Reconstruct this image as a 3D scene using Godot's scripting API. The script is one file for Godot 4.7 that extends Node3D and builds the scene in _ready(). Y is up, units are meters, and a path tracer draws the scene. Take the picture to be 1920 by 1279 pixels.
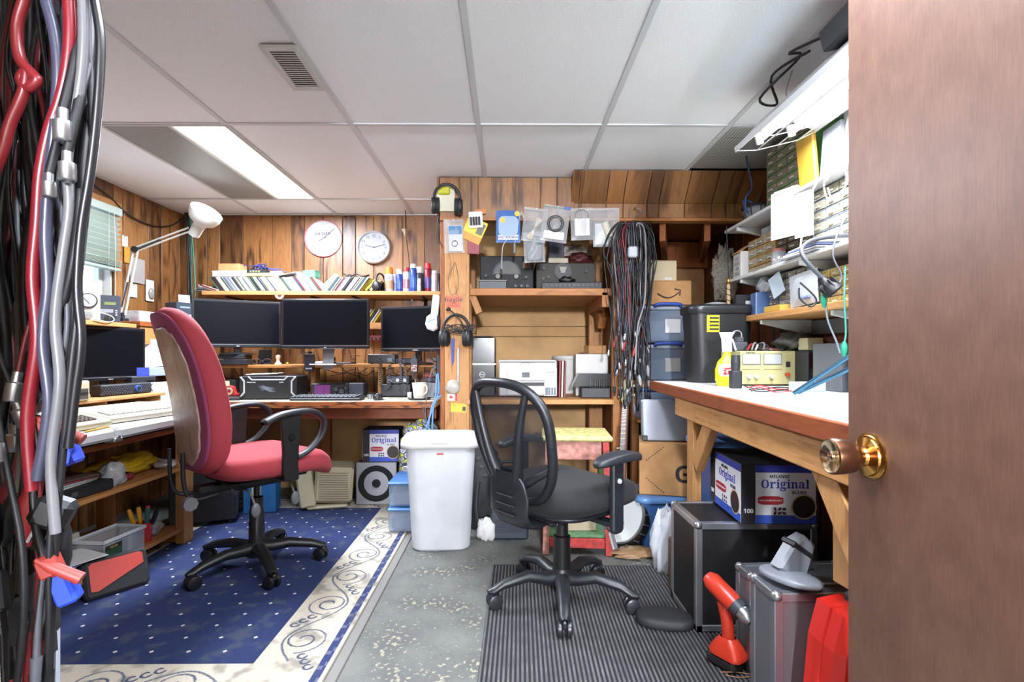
extends Node3D
# A cluttered basement radio workshop. Room axes: x right, y up, -z into the room. Metres.
const FOC := 981.0
const EYE := 1.05
const YAW := 0.0092
const CEIL := 2.164
const BACK := 4.17
const LEFT := -2.56
const RIGHT := 1.58
var mats := {}
var texs := {}
var used := {}
var rng := RandomNumberGenerator.new()

# ---------- places: where the sight line through a point of the 1920x1279 frame reaches a depth, a height or a side wall ----------
func P(px: float, py: float, d: float) -> Vector3:
	var xc := (px - 960.0) / FOC * d
	return Vector3(xc * cos(YAW) + d * sin(YAW), EYE - (py - 666.0) / FOC * d, -(d * cos(YAW) - xc * sin(YAW)))
func PY(px: float, py: float, y: float) -> Vector3:
	return P(px, py, (EYE - y) * FOC / (py - 666.0))
func PX(px: float, py: float, x: float) -> Vector3:
	return P(px, py, x * FOC / (px - 951.0))

# ---------- shape collector ----------
class B:
	var v := PackedVector3Array()
	var n := PackedVector3Array()
	var u := PackedVector2Array()
	var xf := Transform3D()
	func at(o: Vector3, b := Basis()) -> B:
		xf = Transform3D(b, o)
		return self
	func tri(a: Vector3, b: Vector3, c: Vector3, na: Vector3, nb: Vector3, nc: Vector3, ua := Vector2.ZERO, ub := Vector2.ZERO, uc := Vector2.ZERO) -> void:
		v.append(xf * a); v.append(xf * c); v.append(xf * b)
		var q := xf.basis
		n.append((q * na).normalized()); n.append((q * nc).normalized()); n.append((q * nb).normalized())
		u.append(ua); u.append(uc); u.append(ub)
	func flat(a: Vector3, b: Vector3, c: Vector3) -> void:
		var k := (b - a).cross(c - a)
		if k.length_squared() > 1e-18:
			tri(a, b, c, k, k, k)
	# corners anticlockwise seen from the front: bottom left, bottom right, top right, top left
	func quad(a: Vector3, b: Vector3, c: Vector3, d: Vector3) -> B:
		var k := (b - a).cross(d - a)
		if k.length_squared() < 1e-18:
			k = (c - b).cross(d - b)
		tri(a, b, c, k, k, k, Vector2(0, 1), Vector2(1, 1), Vector2(1, 0))
		tri(a, c, d, k, k, k, Vector2(0, 1), Vector2(1, 0), Vector2(0, 0))
		return self
	func box(c: Vector3, s: Vector3, e := 0.0) -> B:
		var h := s * 0.5
		e = minf(e, minf(h.x, minf(h.y, h.z)) * 0.9)
		for ax in 3:
			for sg in [-1.0, 1.0]:
				var a1 := (ax + 1) % 3
				var a2 := (ax + 2) % 3
				var p: Array = []
				for q in [[-1, -1], [1, -1], [1, 1], [-1, 1]]:
					var w := Vector3()
					w[ax] = h[ax] * sg
					w[a1] = (h[a1] - e) * q[0] * sg
					w[a2] = (h[a2] - e) * q[1]
					p.append(c + w)
				quad(p[0], p[1], p[2], p[3])
		if e > 0.0:
			for ax in 3:
				var a1 := (ax + 1) % 3
				var a2 := (ax + 2) % 3
				for s1 in [-1.0, 1.0]:
					for s2 in [-1.0, 1.0]:
						var p: Array = []
						for q in [[0, -1], [1, -1], [1, 1], [0, 1]]:
							var w := Vector3()
							w[ax] = (h[ax] - e) * q[1]
							w[a1] = (h[a1] if q[0] == 0 else h[a1] - e) * s1
							w[a2] = (h[a2] - e if q[0] == 0 else h[a2]) * s2
							p.append(c + w)
						if s1 * s2 > 0:
							quad(p[0], p[1], p[2], p[3])
						else:
							quad(p[3], p[2], p[1], p[0])
			for sx in [-1.0, 1.0]:
				for sy in [-1.0, 1.0]:
					for sz in [-1.0, 1.0]:
						var a := c + Vector3(h.x * sx, (h.y - e) * sy, (h.z - e) * sz)
						var b := c + Vector3((h.x - e) * sx, h.y * sy, (h.z - e) * sz)
						var d := c + Vector3((h.x - e) * sx, (h.y - e) * sy, h.z * sz)
						if sx * sy * sz > 0:
							flat(a, b, d)
						else:
							flat(a, d, b)
		return self
	func cyl(a: Vector3, b: Vector3, r1: float, r2 := -1.0, k := 12, caps := true) -> B:
		if r2 < 0.0:
			r2 = r1
		var d := (b - a).normalized()
		var s := d.cross(Vector3.UP if absf(d.y) < 0.9 else Vector3.RIGHT).normalized()
		var t := s.cross(d)
		var slope := (r1 - r2) / maxf((b - a).length(), 1e-6)
		for i in k:
			var p := s * cos(TAU * i / k) + t * sin(TAU * i / k)
			var q := s * cos(TAU * (i + 1) / k) + t * sin(TAU * (i + 1) / k)
			var np := p + d * slope
			var nq := q + d * slope
			tri(a + p * r1, b + q * r2, a + q * r1, np, nq, nq)
			tri(a + p * r1, b + p * r2, b + q * r2, np, np, nq)
			if caps and r1 > 0.0:
				tri(a, a + p * r1, a + q * r1, -d, -d, -d)
			if caps and r2 > 0.0:
				tri(b, b + q * r2, b + p * r2, d, d, d)
		return self
	func tube(pts: Array, r: float, k := 6, r_end := -1.0) -> B:
		if r_end < 0.0:
			r_end = r
		var d0: Vector3 = (pts[1] - pts[0]).normalized()
		var s := d0.cross(Vector3.UP if absf(d0.y) < 0.9 else Vector3.RIGHT).normalized()
		var rings: Array = []
		var m := pts.size()
		for i in m:
			var d: Vector3 = (pts[mini(i + 1, m - 1)] - pts[maxi(i - 1, 0)]).normalized()
			s = (s - d * s.dot(d)).normalized()
			var t := s.cross(d)
			var rr := lerpf(r, r_end, float(i) / (m - 1))
			var ring: Array = []
			for j in k:
				var q := s * cos(TAU * j / k) + t * sin(TAU * j / k)
				ring.append([pts[i] + q * rr, q])
			rings.append(ring)
		for i in m - 1:
			for j in k:
				var a: Array = rings[i][j]
				var b: Array = rings[i][(j + 1) % k]
				var c: Array = rings[i + 1][(j + 1) % k]
				var e: Array = rings[i + 1][j]
				tri(a[0], e[0], c[0], a[1], e[1], c[1])
				tri(a[0], c[0], b[0], a[1], c[1], b[1])
		for j in k:
			flat(pts[0], rings[0][j][0], rings[0][(j + 1) % k][0])
			flat(pts[m - 1], rings[m - 1][(j + 1) % k][0], rings[m - 1][j][0])
		return self
	# profile of Vector2(radius, height) from bottom to top; smooth joins turns below about 45 degrees
	func lathe(prof: Array, k := 24, o := Vector3.ZERO, sx := 1.0, sz := 1.0) -> B:
		var m := prof.size()
		var nn: Array = []
		for i in m - 1:
			var t: Vector2 = (prof[i + 1] - prof[i]).normalized()
			nn.append(Vector2(t.y, -t.x))
		for i in m - 1:
			var n1: Vector2 = nn[i]
			var n2: Vector2 = nn[i]
			if i > 0 and nn[i - 1].dot(nn[i]) > 0.7:
				n1 = (nn[i - 1] + nn[i]).normalized()
			if i < m - 2 and nn[i + 1].dot(nn[i]) > 0.7:
				n2 = (nn[i + 1] + nn[i]).normalized()
			for j in k:
				var c1 := cos(TAU * j / k)
				var s1 := sin(TAU * j / k)
				var c2 := cos(TAU * (j + 1) / k)
				var s2 := sin(TAU * (j + 1) / k)
				var p: Vector2 = prof[i]
				var q: Vector2 = prof[i + 1]
				var a := o + Vector3(p.x * c1 * sx, p.y, p.x * s1 * sz)
				var b := o + Vector3(p.x * c2 * sx, p.y, p.x * s2 * sz)
				var c := o + Vector3(q.x * c2 * sx, q.y, q.x * s2 * sz)
				var d := o + Vector3(q.x * c1 * sx, q.y, q.x * s1 * sz)
				var na := Vector3(n1.x * c1 / sx, n1.y, n1.x * s1 / sz)
				var nb := Vector3(n1.x * c2 / sx, n1.y, n1.x * s2 / sz)
				var nc := Vector3(n2.x * c2 / sx, n2.y, n2.x * s2 / sz)
				var nd := Vector3(n2.x * c1 / sx, n2.y, n2.x * s1 / sz)
				var u0 := Vector2(float(j) / k, 1.0 - float(i) / (m - 1))
				var u1 := Vector2(float(j + 1) / k, 1.0 - float(i + 1) / (m - 1))
				if p.x > 1e-6:
					tri(a, c, b, na, nc, nb, u0, u1, Vector2(u1.x, u0.y))
				if q.x > 1e-6:
					tri(a, d, c, na, nd, nc, u0, Vector2(u0.x, u1.y), u1)
		return self
	# rows of points, smooth normals
	func surf(rows: Array, wrap_u := false, wrap_v := false) -> B:
		var h := rows.size()
		var w: int = rows[0].size()
		var nr: Array = []
		for i in h:
			var line: Array = []
			for j in w:
				var i0 := (i - 1 + h) % h if wrap_v else maxi(i - 1, 0)
				var i1 := (i + 1) % h if wrap_v else mini(i + 1, h - 1)
				var j0 := (j - 1 + w) % w if wrap_u else maxi(j - 1, 0)
				var j1 := (j + 1) % w if wrap_u else mini(j + 1, w - 1)
				var dv: Vector3 = rows[i1][j] - rows[i0][j]
				var du: Vector3 = rows[i][j1] - rows[i][j0]
				var q := du.cross(dv)
				if q.length_squared() < 1e-16:
					var ii := 1 if i == 0 else h - 2
					du = rows[ii][j1] - rows[ii][j0]
					q = du.cross(dv)
				line.append(q.normalized())
			nr.append(line)
		for i in (h if wrap_v else h - 1):
			for j in (w if wrap_u else w - 1):
				var i1 := (i + 1) % h
				var j1 := (j + 1) % w
				var ua := Vector2(float(j) / (w - 1), 1.0 - float(i) / (h - 1))
				var ub := Vector2(float(j + 1) / (w - 1), ua.y)
				var uc := Vector2(ub.x, 1.0 - float(i + 1) / (h - 1))
				tri(rows[i][j], rows[i][j1], rows[i1][j1], nr[i][j], nr[i][j1], nr[i1][j1], ua, ub, uc)
				tri(rows[i][j], rows[i1][j1], rows[i1][j], nr[i][j], nr[i1][j1], nr[i1][j], ua, uc, Vector2(ua.x, uc.y))
		return self
	func ball(c: Vector3, r: Vector3, k := 12) -> B:
		var rows: Array = []
		for i in k / 2 + 1:
			var f := PI * i / (k / 2) - PI / 2
			var row: Array = []
			for j in k:
				var g := -TAU * j / k
				row.append(c + Vector3(r.x * cos(f) * cos(g), r.y * sin(f), r.z * cos(f) * sin(g)))
			rows.append(row)
		return surf(rows, true)
	# flat outline in the xy plane (anticlockwise), thick from z = -depth/2 to +depth/2, with a chamfer
	func plate(poly: PackedVector2Array, depth: float, e := 0.0, taper := 1.0) -> B:
		var m := poly.size()
		var area := 0.0
		for i in m:
			area += poly[i].cross(poly[(i + 1) % m])
		if area < 0.0:
			poly = poly.duplicate()
			poly.reverse()
		var inner := poly
		if e > 0.0:
			var off := Geometry2D.offset_polygon(poly, -e, Geometry2D.JOIN_MITER)
			if off.size() == 1 and off[0].size() == m:
				var best := 0
				for i in m:
					if off[0][i].distance_to(poly[0]) < off[0][best].distance_to(poly[0]):
						best = i
				inner = PackedVector2Array()
				for i in m:
					inner.append(off[0][(best + i) % m])
			else:
				inner = PackedVector2Array()
				var c := Vector2()
				for p in poly:
					c += p / m
				for p in poly:
					inner.append(p + (c - p).normalized() * e)
		var z := depth * 0.5
		var idx := Geometry2D.triangulate_polygon(inner)
		for i in range(0, idx.size(), 3):
			var a := inner[idx[i]]
			var b := inner[idx[i + 1]]
			var c := inner[idx[i + 2]]
			if (b - a).cross(c - a) < 0.0:
				var t := b
				b = c
				c = t
			flat(Vector3(a.x, a.y, z), Vector3(b.x, b.y, z), Vector3(c.x, c.y, z))
			flat(Vector3(a.x * taper, a.y * taper, -z), Vector3(c.x * taper, c.y * taper, -z), Vector3(b.x * taper, b.y * taper, -z))
		for i in m:
			var j := (i + 1) % m
			var p := poly[i]
			var q := poly[j]
			quad(Vector3(p.x * taper, p.y * taper, -z + e), Vector3(q.x * taper, q.y * taper, -z + e), Vector3(q.x, q.y, z - e), Vector3(p.x, p.y, z - e))
			if e > 0.0:
				quad(Vector3(p.x, p.y, z - e), Vector3(q.x, q.y, z - e), Vector3(inner[j].x, inner[j].y, z), Vector3(inner[i].x, inner[i].y, z))
				quad(Vector3(inner[i].x, inner[i].y, -z), Vector3(inner[j].x, inner[j].y, -z), Vector3(q.x, q.y, -z + e), Vector3(p.x, p.y, -z + e))
		return self
	func mesh() -> ArrayMesh:
		var a: Array = []
		a.resize(Mesh.ARRAY_MAX)
		a[Mesh.ARRAY_VERTEX] = v
		a[Mesh.ARRAY_NORMAL] = n
		a[Mesh.ARRAY_TEX_UV] = u
		var me := ArrayMesh.new()
		me.add_surface_from_arrays(Mesh.PRIMITIVE_TRIANGLES, a)
		return me

# ---------- small helpers ----------
func rr(w: float, h: float, r: float, k := 4) -> PackedVector2Array:
	var o := PackedVector2Array()
	for c in 4:
		var cx := (w / 2 - r) * (1.0 if c == 0 or c == 3 else -1.0)
		var cy := (h / 2 - r) * (1.0 if c < 2 else -1.0)
		for i in k + 1:
			var a := PI / 2 * (c + float(i) / k)
			o.append(Vector2(cx + r * cos(a), cy + r * sin(a)))
	return o
func circ(r: float, k := 20) -> PackedVector2Array:
	var o := PackedVector2Array()
	for i in k:
		o.append(Vector2(cos(TAU * i / k), sin(TAU * i / k)) * r)
	return o
func pv(a: Array) -> PackedVector2Array:
	var o := PackedVector2Array()
	for i in range(0, a.size(), 2):
		o.append(Vector2(a[i], a[i + 1]))
	return o
func spl(p: Array, k := 6) -> Array:
	var o: Array = []
	var m := p.size()
	for i in m - 1:
		var a: Vector3 = p[maxi(i - 1, 0)]
		var b: Vector3 = p[i]
		var c: Vector3 = p[i + 1]
		var d: Vector3 = p[mini(i + 2, m - 1)]
		for j in k:
			o.append(b.cubic_interpolate(c, a, d, float(j) / k))
	o.append(p[m - 1])
	return o
func eul(x: float, y: float, z: float) -> Basis:
	return Basis.from_euler(Vector3(deg_to_rad(x), deg_to_rad(y), deg_to_rad(z)))
# basis whose +z looks along d with y up
func face(d: Vector3) -> Basis:
	var z := d.normalized()
	var x := Vector3.UP.cross(z).normalized()
	return Basis(x, z.cross(x), z)

func numbered(called: String) -> String:
	var k: int = used.get(called, 0)
	used[called] = k + 1
	return called if k == 0 else "%s_%03d" % [called, k]
func obj(called: String, b: B, mat: Material, parent: Node3D = null, at := Vector3.ZERO, turn := Basis()) -> MeshInstance3D:
	var o := MeshInstance3D.new()
	o.mesh = b.mesh()
	o.material_override = mat
	o.name = called if parent else numbered(called)
	(parent if parent else self).add_child(o, true)
	o.transform = Transform3D(turn, at)
	return o
func tag(o: Node3D, label: String, category: String, group := "") -> Node3D:
	o.set_meta("label", label)
	o.set_meta("category", category)
	if group:
		o.set_meta("group", group)
	return o
func thing(called: String, label: String, category: String, at := Vector3.ZERO, turn := Basis(), group := "") -> Node3D:
	var o := Node3D.new()
	o.name = numbered(called)
	add_child(o, true)
	o.transform = Transform3D(turn, at)
	return tag(o, label, category, group)
func one(called: String, b: B, mat: Material, label: String, category: String, at := Vector3.ZERO, turn := Basis(), group := "") -> MeshInstance3D:
	var o := obj(called, b, mat, null, at, turn)
	tag(o, label, category, group)
	return o
func struct(called: String, b: B, mat: Material, parent: Node3D = null) -> MeshInstance3D:
	var o := obj(called, b, mat, parent)
	if parent == null:
		o.set_meta("kind", "structure")
	return o
func copy(o: Node3D, at: Vector3, turn := Basis(), label := "") -> Node3D:
	var c: Node3D = o.duplicate()
	c.name = numbered(String(o.name).rstrip("0123456789").rstrip("_"))
	add_child(c, true)
	c.transform = Transform3D(turn, at)
	if label:
		c.set_meta("label", label)
	return c
func words(text: String, size: float, mat: Material, parent: Node3D, at: Vector3, turn := Basis(), bold := false, serif := false, called := "lettering", stretch := 1.0) -> MeshInstance3D:
	var t := TextMesh.new()
	var f := SystemFont.new()
	f.font_names = PackedStringArray(["Droid Serif" if serif else "Droid Sans"])
	if bold:
		f.font_weight = 700
	t.font = f
	t.text = text
	t.font_size = 32
	t.pixel_size = size / 32.0
	t.depth = 0.0006
	t.curve_step = 2.0
	var o := MeshInstance3D.new()
	o.mesh = t
	o.material_override = mat
	o.name = called
	parent.add_child(o, true)
	o.transform = Transform3D(turn * Basis.from_scale(Vector3(stretch, 1, 1)), at)
	return o

# ---------- surfaces ----------
func pic(key: String, w: int, h: int, fn: Callable) -> ImageTexture:
	if not texs.has(key):
		var d := PackedByteArray()
		d.resize(w * h * 3)
		var i := 0
		for y in h:
			for x in w:
				var c: Color = fn.call(x, y)
				d[i] = clampi(int(c.r * 255.0), 0, 255)
				d[i + 1] = clampi(int(c.g * 255.0), 0, 255)
				d[i + 2] = clampi(int(c.b * 255.0), 0, 255)
				i += 3
		texs[key] = ImageTexture.create_from_image(Image.create_from_data(w, h, false, Image.FORMAT_RGB8, d))
	return texs[key]
func noise_tex(key: String, freq: float, lo: float, hi: float, w := 256, h := 256, octaves := 4, kind := FastNoiseLite.TYPE_SIMPLEX_SMOOTH) -> ImageTexture:
	if not texs.has(key):
		var f := FastNoiseLite.new()
		f.noise_type = kind
		f.seed = hash(key) % 1000
		f.frequency = freq
		f.fractal_octaves = octaves
		var im := f.get_seamless_image(w, h)
		im.convert(Image.FORMAT_RGB8)
		var d := im.get_data()
		for i in d.size():
			d[i] = int(255.0 * lerpf(lo, hi, d[i] / 255.0))
		texs[key] = ImageTexture.create_from_image(Image.create_from_data(w, h, false, Image.FORMAT_RGB8, d))
	return texs[key]
func mat(key: String, col: String = "808080", rough := 0.6, metal := 0.0, o := {}) -> StandardMaterial3D:
	if mats.has(key):
		return mats[key]
	var m := StandardMaterial3D.new()
	m.resource_name = key
	var base := Color.html(col)
	if not (o.has("tex") or o.has("emit") or metal > 0.45):
		base = Color(base.r * 0.84, base.g * 0.84, base.b * 0.84)   # colours were noted from a bright print; base colours are deeper
	m.albedo_color = base
	m.roughness = rough
	m.metallic = metal
	if o.has("tex"):
		m.albedo_texture = o.tex
	if o.has("rtex"):
		m.roughness_texture = o.rtex
	if o.has("relief"):
		m.heightmap_enabled = true
		m.heightmap_texture = o.relief
		m.heightmap_scale = o.get("height", 0.2)
	if o.has("scale"):
		m.uv1_triplanar = true
		m.uv1_world_triplanar = o.get("world", false)
		m.uv1_scale = o.scale if o.scale is Vector3 else Vector3.ONE * float(o.scale)
		m.uv1_triplanar_sharpness = 8.0
		m.uv1_offset = o.get("offset", Vector3.ZERO)
	if o.has("alpha"):
		m.transparency = BaseMaterial3D.TRANSPARENCY_ALPHA
		m.albedo_color.a = o.alpha
	if o.has("emit"):
		m.emission_enabled = true
		m.emission = Color.html(o.get("glow", col))
		m.emission_energy_multiplier = o.emit
	if o.has("coat"):
		m.clearcoat_enabled = true
		m.clearcoat = o.coat
		m.clearcoat_roughness = 0.1
	if o.has("back"):
		m.backlight_enabled = true
		m.backlight = Color.html(o.back)
	if o.has("spec"):
		m.metallic_specular = o.spec
	if o.has("rim"):
		m.rim_enabled = true
		m.rim = o.rim
	mats[key] = m
	return m
func C(hex: String) -> StandardMaterial3D:   # plain satin plastic or paint of one colour
	return mat("plain_" + hex, hex, 0.5)
func fbm(seed_: int, freq: float, oct := 3) -> FastNoiseLite:
	var f := FastNoiseLite.new()
	f.seed = seed_
	f.frequency = freq
	f.noise_type = FastNoiseLite.TYPE_SIMPLEX_SMOOTH
	f.fractal_octaves = oct
	return f
# wood as a colour picture with the grain running down it
func wood_tex(key: String, light: String, mid: String, dark: String, knots: float, rings: float, seed_: int, w := 384, h := 768) -> ImageTexture:
	if texs.has(key):
		return texs[key]
	var a := fbm(seed_, 1.0, 3)
	var b := fbm(seed_ + 7, 1.0, 2)
	var cl := Color.html(light)
	var cm := Color.html(mid)
	var cd := Color.html(dark)
	var fn := func(x: int, y: int) -> Color:
		var fx := float(x) / w
		var fy := float(y) / h
		# fold the coordinates on a torus-like mirror so that the picture tiles
		var mx := absf(fx * 2.0 - 1.0)
		var my := absf(fy * 2.0 - 1.0)
		var bend := a.get_noise_2d(mx * 2.2, my * 0.7)
		var ring := 0.5 + 0.5 * sin((mx * 1.3 + bend * 0.9) * rings)
		var streak := a.get_noise_2d(mx * 70.0 + 31.0, my * 3.0) * 0.5 + 0.5
		var fine := b.get_noise_2d(mx * 190.0, my * 9.0 + 77.0) * 0.5 + 0.5
		var blot := b.get_noise_2d(mx * 3.6 + 11.0 + bend, my * 1.9)
		var t := ring * 0.24 + streak * 0.55 + fine * 0.3
		var c := cl.lerp(cm, clampf(t, 0.0, 1.0))
		var k := smoothstep(0.05, 0.7, blot + (streak - 0.5) * 0.5) * knots
		return c.lerp(cd, clampf(k, 0.0, 1.0))
	return pic(key, w, h, fn)
func turned(key: String, from: ImageTexture) -> ImageTexture:
	if not texs.has(key):
		var im: Image = from.get_image().duplicate()
		im.rotate_90(CLOCKWISE)
		texs[key] = ImageTexture.create_from_image(im)
	return texs[key]

func V(x: float, y: float, z: float) -> Vector3:
	return Vector3(x, y, z)
func nb() -> B:
	return B.new()

func _ready() -> void:
	rng.seed = 7
	# camera: level, lens shifted so that the horizon lies a little under the middle
	var cam := Camera3D.new()
	cam.name = "camera"
	cam.projection = Camera3D.PROJECTION_FRUSTUM
	cam.near = 0.02
	cam.far = 200.0
	cam.size = 0.02 * 1279.0 / FOC
	cam.frustum_offset = W(0, 0.02 * 26.5 / FOC)
	cam.position = V(0, EYE, 0)
	cam.rotation.y = -YAW
	cam.current = true
	add_child(cam)
	# daylight outside the basement window
	var env := Environment.new()
	env.background_mode = Environment.BG_SKY
	var sky := Sky.new()
	var air := ProceduralSkyMaterial.new()
	air.sky_top_color = Color(0.62, 0.75, 0.92)
	air.sky_horizon_color = Color(0.9, 0.94, 1.0)
	air.ground_bottom_color = Color(0.5, 0.52, 0.5)
	air.ground_horizon_color = Color(0.8, 0.84, 0.86)
	air.sky_energy_multiplier = 2.6
	air.ground_energy_multiplier = 1.6
	sky.sky_material = air
	env.sky = sky
	env.tonemap_mode = Environment.TONE_MAPPER_LINEAR
	env.tonemap_exposure = 1.68
	env.sdfgi_enabled = true
	env.ssao_enabled = true
	env.ssil_enabled = true
	var we := WorldEnvironment.new()
	we.name = "surroundings"
	we.environment = env
	add_child(we)
	# the lit half of the ceiling troffer, the two tubes over the bench, the hall lamp behind the open door
	area("troffer_glow", V(-1.50, CEIL - 0.012, -3.146), Vector3.DOWN, W(0.25, 1.18), 7.5, "e9f1ff")
	area("near_troffer_glow", V(0.31, CEIL - 0.012, -0.706), Vector3.DOWN, W(0.25, 1.18), 6.0, "e9f1ff")
	area("bench_tube_glow", V(1.142, 1.93, -1.61), V(0.24, -1, 0), W(0.24, 1.15), 3.4, "f0f5ff")
	var hall := OmniLight3D.new()
	hall.name = "hall_lamp_glow"
	hall.position = V(0.15, 1.76, 3.6)
	hall.light_energy = 27.0
	hall.light_color = Color.html("eef3ff")
	hall.light_size = 0.13
	hall.omni_range = 14.0
	hall.omni_attenuation = 2.0
	hall.shadow_enabled = true
	add_child(hall)
	room()
	print("room")
	furniture()
	print("furniture")
	chairs()
	print("chairs")
	desk_things()
	print("desk")
	left_things()
	print("left")
	middle_things()
	print("middle")
	right_things()
	print("right")
	cables()

func area(called: String, at: Vector3, towards: Vector3, size: Vector2, energy: float, col: String) -> void:
	var l := AreaLight3D.new()
	l.name = called
	l.area_size = size
	l.light_color = Color.html(col)
	l.light_energy = energy
	l.area_range = 14.0
	l.area_attenuation = 2.0
	l.shadow_enabled = true
	add_child(l)
	var z := -towards.normalized()
	var x := Vector3.RIGHT
	x = (x - z * x.dot(z)).normalized()
	l.transform = Transform3D(Basis(x, z.cross(x), z), at)

# ---------- woods ----------
func panel(k: int) -> StandardMaterial3D:      # printed wall panelling, grain upright
	var t := wood_tex("panel%d" % (k % 2), "d2a46c" if k % 2 else "c4935c", "8f5f34", "3e2413", 0.78, 26.0, 3 + k % 2)
	return mat("panelling_%d" % k, ["d2ccc4", "b4a99c", "cabeb0", "a09284", "c0b3a2", "8e8072"][k % 6], 0.42, 0.0, {"tex": t, "scale": V(1.1, 0.62, 1.1), "world": true, "offset": V(k * 0.37, k * 0.23, k * 0.31)})
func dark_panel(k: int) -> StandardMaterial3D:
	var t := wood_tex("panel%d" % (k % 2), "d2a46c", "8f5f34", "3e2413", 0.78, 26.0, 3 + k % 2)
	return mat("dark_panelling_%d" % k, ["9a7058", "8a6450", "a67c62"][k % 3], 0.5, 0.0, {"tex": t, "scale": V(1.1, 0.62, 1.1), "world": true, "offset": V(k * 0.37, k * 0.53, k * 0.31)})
func pine(k: int) -> StandardMaterial3D:       # upright framing lumber
	var t := wood_tex("pine_up", "e2b277", "c48a4c", "7a4a22", 0.45, 18.0, 21, 256, 512)
	return mat("pine_upright_%d" % k, ["cfcac4", "c2b6a8", "b8a086", "a8845f"][k % 4], 0.62, 0.0, {"tex": t, "scale": V(2.4, 1.1, 2.4), "world": true, "offset": V(k * 0.41, k * 0.27, k * 0.19)})
func board(k: int) -> StandardMaterial3D:      # boards whose length lies along their own x
	var t := turned("pine_flat", wood_tex("pine_up", "e2b277", "c48a4c", "7a4a22", 0.45, 18.0, 21, 256, 512))
	return mat("pine_board_%d" % k, ["d6d0c8", "cabcaa", "c0a684", "a87c52", "8c6142"][k % 5], 0.6, 0.0, {"tex": t, "scale": V(1.1, 2.4, 2.4), "offset": V(k * 0.41, k * 0.27, k * 0.19)})

func planks_x(parent: Node3D, xs: Array, y0: float, y1: float, z: float, dark := false) -> void:
	for i in xs.size() - 1:
		var w: float = xs[i + 1] - xs[i] - 0.005
		var b := nb().box(Vector3.ZERO, V(w, y1 - y0, 0.008), 0.002)
		var k := rng.randi() % 6
		obj("plank", b, dark_panel(k) if dark else panel(k), parent, V((xs[i] + xs[i + 1]) / 2, (y0 + y1) / 2, z))
func planks_z(parent: Node3D, zs: Array, y0: float, y1: float, x: float, dark := false) -> void:
	for i in zs.size() - 1:
		var w: float = absf(zs[i + 1] - zs[i]) - 0.005
		var b := nb().box(Vector3.ZERO, V(0.008, y1 - y0, w), 0.002)
		var k := rng.randi() % 6
		obj("plank", b, dark_panel(k) if dark else panel(k), parent, V(x, (y0 + y1) / 2, -(zs[i] + zs[i + 1]) / 2))

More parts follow.
